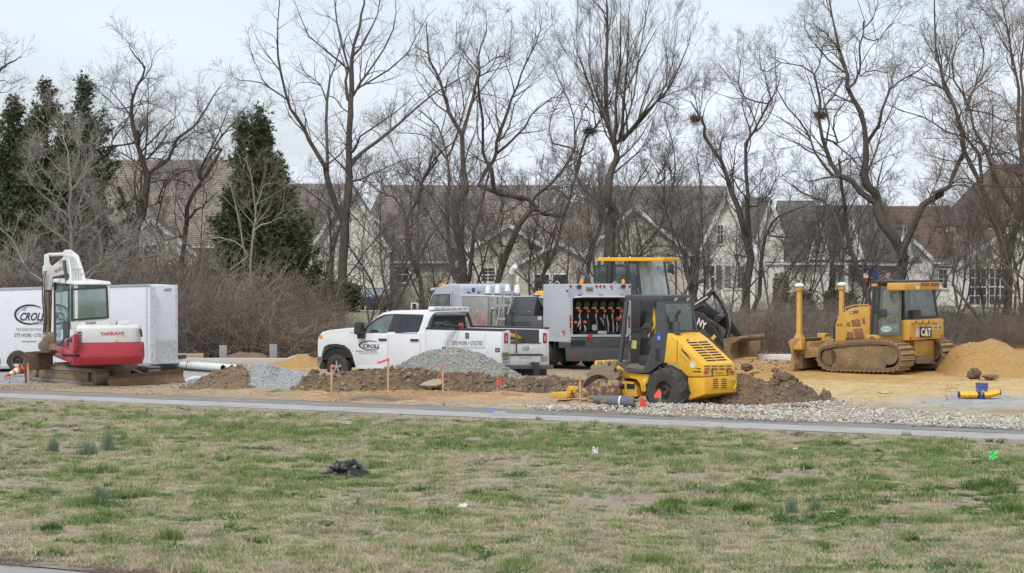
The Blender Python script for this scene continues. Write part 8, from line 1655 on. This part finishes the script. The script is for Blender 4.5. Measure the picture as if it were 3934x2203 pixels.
for (x, ytop, yb_, w) in ((458, 182, 715, -.02), (0, 0, 0, BW-.35)):
    if x: q1 = S(c5, [(x+4, ytop)], w)[0]; q0 = S(c5, [(x, yb_)], w)[0]; am, zt0, zb0 = q0[0], q1[2], q0[2]
    ms = part('antenna_mast', MB().loft([[(am-s, w-s, z), (am+s, w-s, z), (am+s, w+s, z), (am-s, w+s, z)] for s, z in ((.13, zb0+.32), (.07, zb0+.50), (.062, zt0))]).box(am-.15, am+.15, w-.12, w+.12, zb0-.05, zb0+.33), YELD, r, bevel=.008)
    part('mast_head', MB().box(am-.10, am+.10, w-.1, w+.1, zt0-.02, zt0+.12), YELD, ms, bevel=.02); part('receiver_dome', MB().lathe((am, w, zt0+.12), 2, [(0, .15), (.03, .155), (.08, .13), (.11, .07)], 20), mat('dome_white', (.75, .75, .72), .4), ms)
# ------------------------------------------------------------------ small things on the site
WOOD = mat('pale_stake_wood', (.50, .325, .175), .8, var=.18, scale=9); ORP = mat('orange_marking_paint', (.80, .13, .04), .6); PINK = mat('pink_ribbon', (.80, .12, .22), .6); CORAL = mat('coral_ribbon', (.82, .20, .13), .6)
def put(name, label, cat, mb, m, loc, rz=0, bevel=0, group=None, **k):
    o = part(name, mb, m, None, bevel=bevel, **k); o.location = loc; o.rotation_euler = (0, 0, rz); return tag(o, label, cat, group)
def stake(c, x, ytop, ybase, label, lean=0.0, rib=None, D=None):
    X, Y = c(x, ybase); p = gnd(X, Y); p = Vector(((X-1967)/9000*D, D, 0)) if D else p; h = at(*c(x, ytop), p.y).z; r = thing('survey_stake', label, 'stake', (p.x, p.y, 0), 0, 'wooden survey stakes with orange tips')
    part('shaft', MB().loft([[(-.026, -.02, -.1), (.026, -.02, -.1), (.026, .02, -.1), (-.026, .02, -.1)], [(-.026+lean, -.02, h-.08), (.026+lean, -.02, h-.08), (.026+lean, .02, h-.08), (-.026+lean, .02, h-.08)]]), WOOD, r, bevel=.003)
    part('painted_tip', MB().box(-.029+lean, .029+lean, -.023, .023, h-.085, h+.01), ORP, r, bevel=.004)
    if rib:
        m, pts, wd = rib; q = [at(*c(a, b), p.y-.04) - Vector((p.x, p.y, 0)) for a, b in pts]; V = []
        for k, v in enumerate(q): V += [(v.x, v.y+.02*(k % 2), v.z-wd*(.5+.2*(k % 2))), (v.x, v.y, v.z+wd*.5)]
        part('ribbon', MB().add(V, [(2*k, 2*k+1, 2*k+3, 2*k+2) for k in range(len(q)-1)]), m, r)
stake(c1, 251, 1160, 1350, 'orange-tipped stake in front of the excavator bucket')
stake(c16, 1003, 171, 343, 'orange-tipped stake in front of the pickup front wheel', rib=(ORP, [(1012, 176), (1016, 185), (1013, 197)], .05), D=63.2)
stake(c16, 1352, 126, 333, 'stake with a pink ribbon blowing left', .01, (PINK, [(1348, 133), (1330, 140), (1310, 148), (1287, 151)], .055), D=63.1)
stake(c16, 1695, 167, 336, 'stake with a coral ribbon hanging beside the tan slab', -.02, (CORAL, [(1690, 185), (1683, 205), (1672, 225), (1660, 245)], .05), D=63.1)
stake(c4, 290, 1052, 1290, 'orange-tipped stake before the roller drum', D=58.6)
def pin(c, xf, yf, xb, yb, w, h, label, m=None, D=None):
    p = gnd(*c(xb, yb)); p = Vector(((c(xb, yb)[0]-1967)/9000*D, D, 0)) if D else p; r = thing('pin_flag', label, 'pin flag', (p.x, p.y, 0), 0, 'red pin flags'); t = at(*c(xf, yf), p.y-.02)-Vector((p.x, p.y, 0))
    part('wire', MB().tube([(0, 0, -.05), tuple(t+Vector((0, 0, .0)))], .006, 5), mat('white_wire', (.66, .66, .66), .5), r)
    part('flag', MB().add([(t.x, t.y, t.z+h*.1), (t.x+w*.25, t.y-.02, t.z+h*.55), (t.x+w, t.y+.02, t.z-h*.35), (t.x+w*.85, t.y, t.z-h*.75), (t.x-.03*w, t.y, t.z-h*.6)], [(0, 1, 2, 3, 4)]), m or mat('red_flag_plastic', (.80, .07, .04), .5), r)
pin(c2, 1922, 955, 1914, 1055, .12, .16, 'red pin flag on the dark berm right of the gravel heap', D=63.3)
pin(c4, 1120, 1200, 1088, 1338, -.17, .19, 'coral pin flag leaning in front of the roller tyre', mat('coral_flag_plastic', (.82, .13, .10), .5), D=56.2)
pin(c4, 905, 1285, 893, 1318, .16, .22, 'low orange-red pin flag between fabric roll and roller tyre', D=56.5)
# rolls of silt fence with their stakes
FAB = mat('grey_silt_fabric', (.125, .13, .145), .75, var=.15, scale=10, bump=.006, bscale=20); STK = mat('stake_ends', (.36, .24, .14), .85, var=.3, scale=12)
def roll(x0, y0, x1, y1, rad, label, sticks, seed, D):
    A = at(*c4(x0, y0), D); B = at(*c4(x1, y1), D-.25); A.z = B.z = max(A.z, rad); r = thing('silt_fence_roll', label, 'fabric roll', tuple(A)); d = B-A
    part('fabric', MB().tube([d*0, d*.1, d*.5, d*.9, d], [rad*.96, rad, rad*1.04, rad, rad*.9], 14), FAB, r); g = random.Random(seed); u = d.normalized()
    for k in range(sticks):
        a_ = g.uniform(0, 6.28); q = rad*.75*math.sqrt(g.random()); o_ = Vector((0, math.cos(a_)*q, math.sin(a_)*q)); part('stake', MB().bar(o_-u*g.uniform(.06, .20), o_+u*.3, .032, .032), STK, r, bevel=.002)
    for k in range(3): a_ = g.uniform(0, 6.28); o_ = Vector((0, math.cos(a_)*rad*.5, math.sin(a_)*rad*.5)); part('stake', MB().bar(d+o_-u*.2, d+o_+u*g.uniform(.05, .12), .03, .03), STK, r)
    return r, d
roll(435, 1278, 800, 1270, .125, 'rear roll of grey silt fence with stake ends sticking out left', 9, 3, 57.45)
r_, d_ = roll(575, 1292, 850, 1285, .135, 'front roll of grey silt fence tied with a white band', 11, 4, 57.05); part('tie_band', MB().tube([d_*.45, d_*.52], [.148, .148], 14, False), mat('white_band', (.62, .65, .70), .5), r_)
# pipes
PVC = mat('white_plastic_pipe', (.70, .71, .70), .35, var=.05, scale=2); PIN = mat('pipe_inside', (.16, .11, .07), .8, var=.4, scale=8)
e0 = at(*c16(333, 185), 74.0); e1 = at(*c16(55, 165), 76.2); dv = (e1-e0); dv.z = 0; dv.normalize(); sv = Vector((-dv.y, dv.x, 0))
if sv.y < 0: sv = -sv
for k, (x, y, D, rad, lab) in enumerate(((333, 184, 74.0, .105, 'nearest upper pipe of the white stack'), (388, 182, 74.6, .10, 'second pipe of the white stack, middle of the top row'), (424, 183, 75.0, .10, 'farthest upper pipe of the white stack'), (346, 207, 74.3, .085, 'lower near pipe of the white stack'), (402, 208, 74.8, .085, 'lower far pipe of the white stack'))):
    p = at(*c16(x, y), D); p.z = max(p.z, rad+.01); ri = rad*.86; mb = MB(); mb.loft([[v for v in q] for q in ()] or [[(0, 0, 0)]*3, [(0, 0, 0)]*3], False); mb = MB(); n = 20; U = Vector((0, 0, 1)); rings = []
    for off, rr in ((0, ri), (0, rad), (5.2, rad), (5.2, ri)): rings.append([tuple(dv*off + (sv*math.cos(2*math.pi*i/n)+U*math.sin(2*math.pi*i/n))*rr) for i in range(n)])
    r = thing('plastic_pipe', lab, 'pipe', tuple(p), 0, 'stack of white plastic pipes'); part('tube', mb.loft(rings, False), PVC, r); part('bore', MB().loft([rings[0], [tuple(Vector(v)+dv*1.2) for v in rings[0]]], False).loft([[tuple(Vector(v)*1.0+dv*1.2) for v in rings[0]], [tuple(dv*1.21)]*n], False), PIN, r)
p = at(*c16(110, 172), 75.0); put('tie_strap', 'dark strap round the white pipe stack', 'strap', MB().tube([(0, -.12, -.12), (0, -.14, .05), (.02, .1, .14), (.03, .5, .12)], .012, 6), BLACKP, tuple(p))
# footing, posts, boards, curb
CONC = mat('pale_concrete', (.50, .47, .42), .85, var=.1, scale=1.5, bump=.003); CONW = mat('white_concrete', (.62, .63, .65), .7, var=.06, scale=1.5)
a, b = gnd(*c16(85, 168)), gnd(*c16(800, 160)); D0 = 80.5; z1 = at(*c16(400, 128), D0).z; xa, xb = (c16(85, 0)[0]-1967)/9000*D0, (c16(790, 0)[0]-1967)/9000*D0
put('concrete_footing', 'long pale concrete footing wall beyond the pipes', 'footing', MB().box(0, xb-xa, 0, .35, -.05, z1+.02).box(xb-xa-.4, xb-xa, .36, 4, -.05, z1+.01), CONC, (xa, D0, 0), R(-1.0), .01)
for x, yt, yb_, lab in ((335, 43, 130, 'left one of two grey square posts on the footing'), (645, 37, 122, 'right one of two grey square posts on the footing')):
    p = at(*c16(x, yb_), 81.2); h = at(*c16(x, yt), 81.2).z-p.z; r = thing('post_base', lab, 'post', (p.x, p.y, p.z)); part('shaft', MB().box(-.125, .125, -.12, .12, -.3, h), mat('grey_post', (.30, .31, .33), .5, .3, var=.1), r, bevel=.008); part('opening', MB().box(-.1, .1, -.1, .1, h-.002, h+.006), DARKG, r)
p = at(*c16(55, 136), 82.0); r = thing('form_boards', 'stack of two tan form boards beside the trailer tongue', 'boards', (p.x, p.y, p.z)); w_ = (212-55)/1.61/9000*82
for k in range(2): part('board', MB().box(-.6, w_, 0, .06, k*.125, k*.125+.115), mat('form_board_wood', (.44, .33, .20), .8, var=.15, scale=5), r, bevel=.004)
p = at(*d4(254, 80), 83.0); put('concrete_curb', 'white concrete curb block between loader bucket and dozer blade', 'curb', MB().box(0, 1.9, 0, .3, 0, at(*d4(254, 28), 83.0).z-p.z), CONW, (p.x, p.y, p.z), R(-1.5), .012)
# cone on its side
A, B = at(*c1(40, 1272), 71.8), at(*c1(200, 1205), 72.2); d = B-A; r = thing('traffic_cone', 'orange and white traffic cone lying on its side behind the track', 'traffic cone', tuple(A)); L_ = d.length; u = d.normalized()
OC = mat('cone_orange', (.80, .12, .03), .5); prev = 0
for f0, f1, m in ((0, .28, OC), (.28, .45, INKW), (.45, .55, OC), (.55, .70, INKW), (.70, .97, OC)): part('cone_body' if m is OC else 'white_band', MB().tube([u*L_*f0, u*L_*f1], [.022+.13*f0, .022+.13*f1], 16), m, r)
rad_ = Vector((-u.z, 0, u.x)); part('base', MB().ext([u*L_*.97+rad_*.2+Vector((0, -.18, 0)), u*L_*.97-rad_*.2+Vector((0, -.18, 0)), u*L_*.97-rad_*.2+Vector((0, .18, 0)), u*L_*.97+rad_*.2+Vector((0, .18, 0))], u*.04), BLACKP, r, bevel=.01)
# blue bucket and yellow bags
p = gnd(*c5(2145, 1186)); p2_ = p; r = thing('bucket', 'blue plastic bucket standing between the yellow bags', 'bucket', (p.x, p.y, .0)); BL = mat('blue_plastic', (.085, .105, .33), .45, var=.12, scale=6, dirt=.2, dirtcol=(.3, .28, .25))
part('pail', MB().lathe((0, 0, .02), 2, [(0, .125), (.30, .155), (.31, .168), (.335, .168), (.34, .158), (.375, .158), (.38, .17), (.395, .168), (.395, .15), (.12, .13)], 28), BL, r); part('print', MB().add([(.10*x, -.153-.004*0, .17+.07*z) for x, z in arc_pts(0, 0, .55, 1.0, 0, 360, 16)[:-1]], [tuple(range(16))]), mat('pale_print', (.35, .38, .55), .6), r)
part('bail', MB().tube([(.165*math.cos(t), -.165*abs(math.sin(t))*.9-.01, .33-.16*abs(math.sin(t))) for t in np.linspace(math.pi, 2*math.pi, 12)], .006, 5), STEEL, r)
YB = mat('yellow_bag_cloth', (.84, .46, .02), .6, var=.12, scale=6)
def bag(x0, y0, x1, y1, hgt, rise, label):
    A, B = at(*c5(x0, y0), p2_.y-.12), at(*c5(x1, y1), p2_.y-.22); d = B-A; r = thing('sandbag', label, 'bag', tuple(A)); n = 9; rings = []
    for k in range(n):
        f = k/(n-1); s = .80+.20*math.sin(math.pi*f) ; cx, cz = d.x*f, d.z*f + hgt*.5 + rise*f*f; rings.append([(cx+.01*math.sin(k*3), .17*s*math.cos(t), cz+hgt*.5*s*math.sin(t)*(1+.1*math.sin(k*2.3))) for t in np.linspace(0, 2*math.pi, 15)[:-1]])
    part('sack', MB().loft(rings), YB, r)
    for i in (0, n-1): part('black_end', MB().loft([[(v[0]+(-.022 if i == 0 else .022), v[1]*1.06, (v[2]-d.z*(i/(n-1))-hgt*.5-rise*(i/(n-1))**2)*1.06+d.z*(i/(n-1))+hgt*.5+rise*(i/(n-1))**2) for v in rings[i]], [(v[0]+(.006 if i == 0 else -.006), v[1]*1.05, (v[2]-d.z*(i/(n-1))-hgt*.5-rise*(i/(n-1))**2)*1.05+d.z*(i/(n-1))+hgt*.5+rise*(i/(n-1))**2) for v in rings[i]]]), INK, r)
    if rise <= 0.02: part('seam', MB().loft([[(v[0]+.012*j, v[1]*1.03, v[2]) for v in rings[4]] for j in (0, 1)], False), mat('orange_seam', (.62, .20, .02), .6), r)
bag(1937, 1183, 2112, 1186, .20, -.0, 'left yellow bag with black ends beside the blue bucket'); bag(2160, 1183, 2318, 1168, .18, .03, 'right yellow bag tilting up beside the blue bucket')
# slab, branches, stone, scraps
q = [at(*c2(x, y), D) for x, y, D in ((1125, 1004, 63.3), (1300, 1004, 63.2), (1362, 985, 63.4), (1352, 932, 64.0), (1280, 938, 64.1), (1180, 968, 63.8))]; o0 = q[0].copy()
put('stone_slab', 'flat tan slab lying on the dark berm beside the coral-ribboned stake', 'slab', MB().ext([v-o0 for v in q], (0, .06, -.06)), mat('tan_slab', (.36, .285, .19), .85, var=.12, scale=4), tuple(o0), 0, .01)
def branch(name, label, c, pts, D, r0, m, dd=0.0):
    q = [at(*c(x, y), D+dd*i) for i, (x, y) in enumerate(pts)]; o0 = q[0].copy(); q = [v-o0 for v in q]; rr = [r0*(1-.6*i/(len(q)-1)) for i in range(len(q))]; put(name, label, 'branch', MB().tube(q, rr, 7), m, tuple(o0))
branch('branch', 'weathered grey branch lying in front of the tan slab', c2, [(1255, 1035), (1190, 1015), (1130, 1008), (1085, 982)], 62.9, .045, B_DARK)
branch('branch', 'short dark stick leaning on the soil left of the second stake', d2, [(345, 318), (385, 290), (420, 262)], 64.5, .03, B_DARK)
branch('branch', 'thin curved twig lying on the sand between dozer and bucket', d4, [(1300, 358), (1350, 372), (1400, 374), (1448, 364)], 62.0, .012, B_DARK)
branch('branch', 'dark stick lying on the sand beside the roller mound', d4, [(185, 196), (225, 188), (272, 182)], 68.5, .03, B_DARK)
p = gnd(*d1(1915, 226)); put('white_stone', 'smooth white curved pipe scrap in the gravel behind the blade', 'pipe scrap', MB().tube([(-.26, 0, .0), (-.12, 0, .08), (.05, 0, .12), (.2, .1, .11)], [.04, .06, .065, .05], 10), PVC, tuple(p))
def scrap(name, label, cat, x, y, w, h, m, seed, flat=.5, z=.06):
    g = random.Random(seed); p = gnd(x, y); V = []; n = 7
    for j in range(n):
        for i in range(n): u, v = i/(n-1)-.5, j/(n-1)-.5; V.append((u*w+g.uniform(-.1, .1)*w, v*h*flat+g.uniform(-.1, .1)*h, z+(v+.5)*h*(1-flat)+g.uniform(-.12, .12)*h))
    F = [(j*n+i, j*n+i+1, (j+1)*n+i+1, (j+1)*n+i) for i in range(n-1) for j in range(n-1) if label.startswith('bright green') or g.random() > .12]; o = raw(name, V, F, m); o.location = p; return tag(o, label, cat)
WP = mat('white_litter', (.66, .66, .66), .6); 
scrap('litter', 'flattened white plastic scrap in the grass left of centre, nearest the path', 'litter', 1337, 1640, .20, .12, mat('clear_litter', (.45, .47, .48), .4), 1); scrap('litter', 'upright crumpled white paper on the lawn right of centre', 'litter', 2286, 1756, .11, .16, WP, 2, .2); scrap('litter', 'small white crumpled scrap low on the lawn at centre', 'litter', 1777, 1965, .13, .10, WP, 3, .5)
scrap('litter', 'tiny white scrap on the lawn below the stone verge at right', 'litter', 3056, 1738, .10, .05, WP, 4); scrap('litter', 'small coral scrap on the lawn right of centre', 'litter', 2096, 1712, .08, .09, CORAL, 5, .3); scrap('litter', 'rust-brown leaf on the lawn right of the coral scrap', 'leaf', 2298, 1720, .11, .05, mat('brown_leaf', (.32, .16, .07), .8), 6)
scrap('litter', 'bright green scrap standing in the grass at the right edge', 'litter', 3815, 1781, .15, .17, mat('bright_green_plastic', (.08, .62, .12), .5), 7, .12, .08); scrap('litter', 'pale green scrap on the lawn right of the rush tufts', 'litter', 3186, 1985, .17, .05, mat('pale_green_plastic', (.25, .60, .38), .5), 8); scrap('litter', 'bright blue scrap on the near edge of the path', 'litter', 1884, 1590, .16, .08, mat('bright_blue_plastic', (.05, .27, .75), .5), 9); scrap('litter', 'pale blue strip on the near edge of the path', 'litter', 1920, 1596, .28, .05, mat('pale_blue_plastic', (.30, .50, .62), .5), 10)
scrap('litter', 'dry straw stem on the lawn right of centre', 'litter', 2240, 1830, .22, .03, mat('straw', (.55, .45, .28), .8), 11); scrap('litter', 'small grey scrap low on the left lawn', 'litter', 457, 2090, .09, .05, mat('grey_litter', (.4, .4, .42), .6), 12)
# crumpled black bag
from mathutils import noise as mn
bm = bmesh.new(); bmesh.ops.create_icosphere(bm, subdivisions=5, radius=1)
for v_ in bm.verts:
    c_ = v_.co.copy(); k = 1+.55*mn.fractal(c_*1.3+Vector((5, 0, 0)), 1.1, 2.2, 4); rd_ = abs(mn.noise(c_*4.5))*.12; tw = 1-.4*max(0, -c_.x); k -= rd_
    v_.co = Vector((c_.x*.34*k, c_.y*.22*k*tw, max(-.02, c_.z*.17*k*(1.15 if c_.x > -.3 else .8)+.05)))
me = bpy.data.meshes.new('plastic_bag'); bm.to_mesh(me); bm.free(); me.materials.append(mat('black_plastic_film', (.018, .018, .02), .28, var=.3)); finish(me, 70)
o = bpy.data.objects.new('plastic_bag', me); COL.objects.link(o); o.location = gnd(1318, 1838)+Vector((0, .15, .03)); o.rotation_euler = (0, 0, R(8)); tag(o, 'crumpled black plastic bag lying on the lawn left of centre', 'plastic bag')
p = gnd(3112, 1262); r = thing('yard_ornament', 'small green yard figure beyond the thicket right of the loader', 'ornament', (p.x, p.y, 0)); z_ = at(3033, 1170, p.y).z; part('figure', MB().lathe((at(3033, 0, p.y).x-p.x, 0, 0), 2, [(.0, .1), (z_*.6, .12), (z_*.9, .1), (z_, .05)], 12), mat('yard_green', (.12, .42, .18), .6), r)
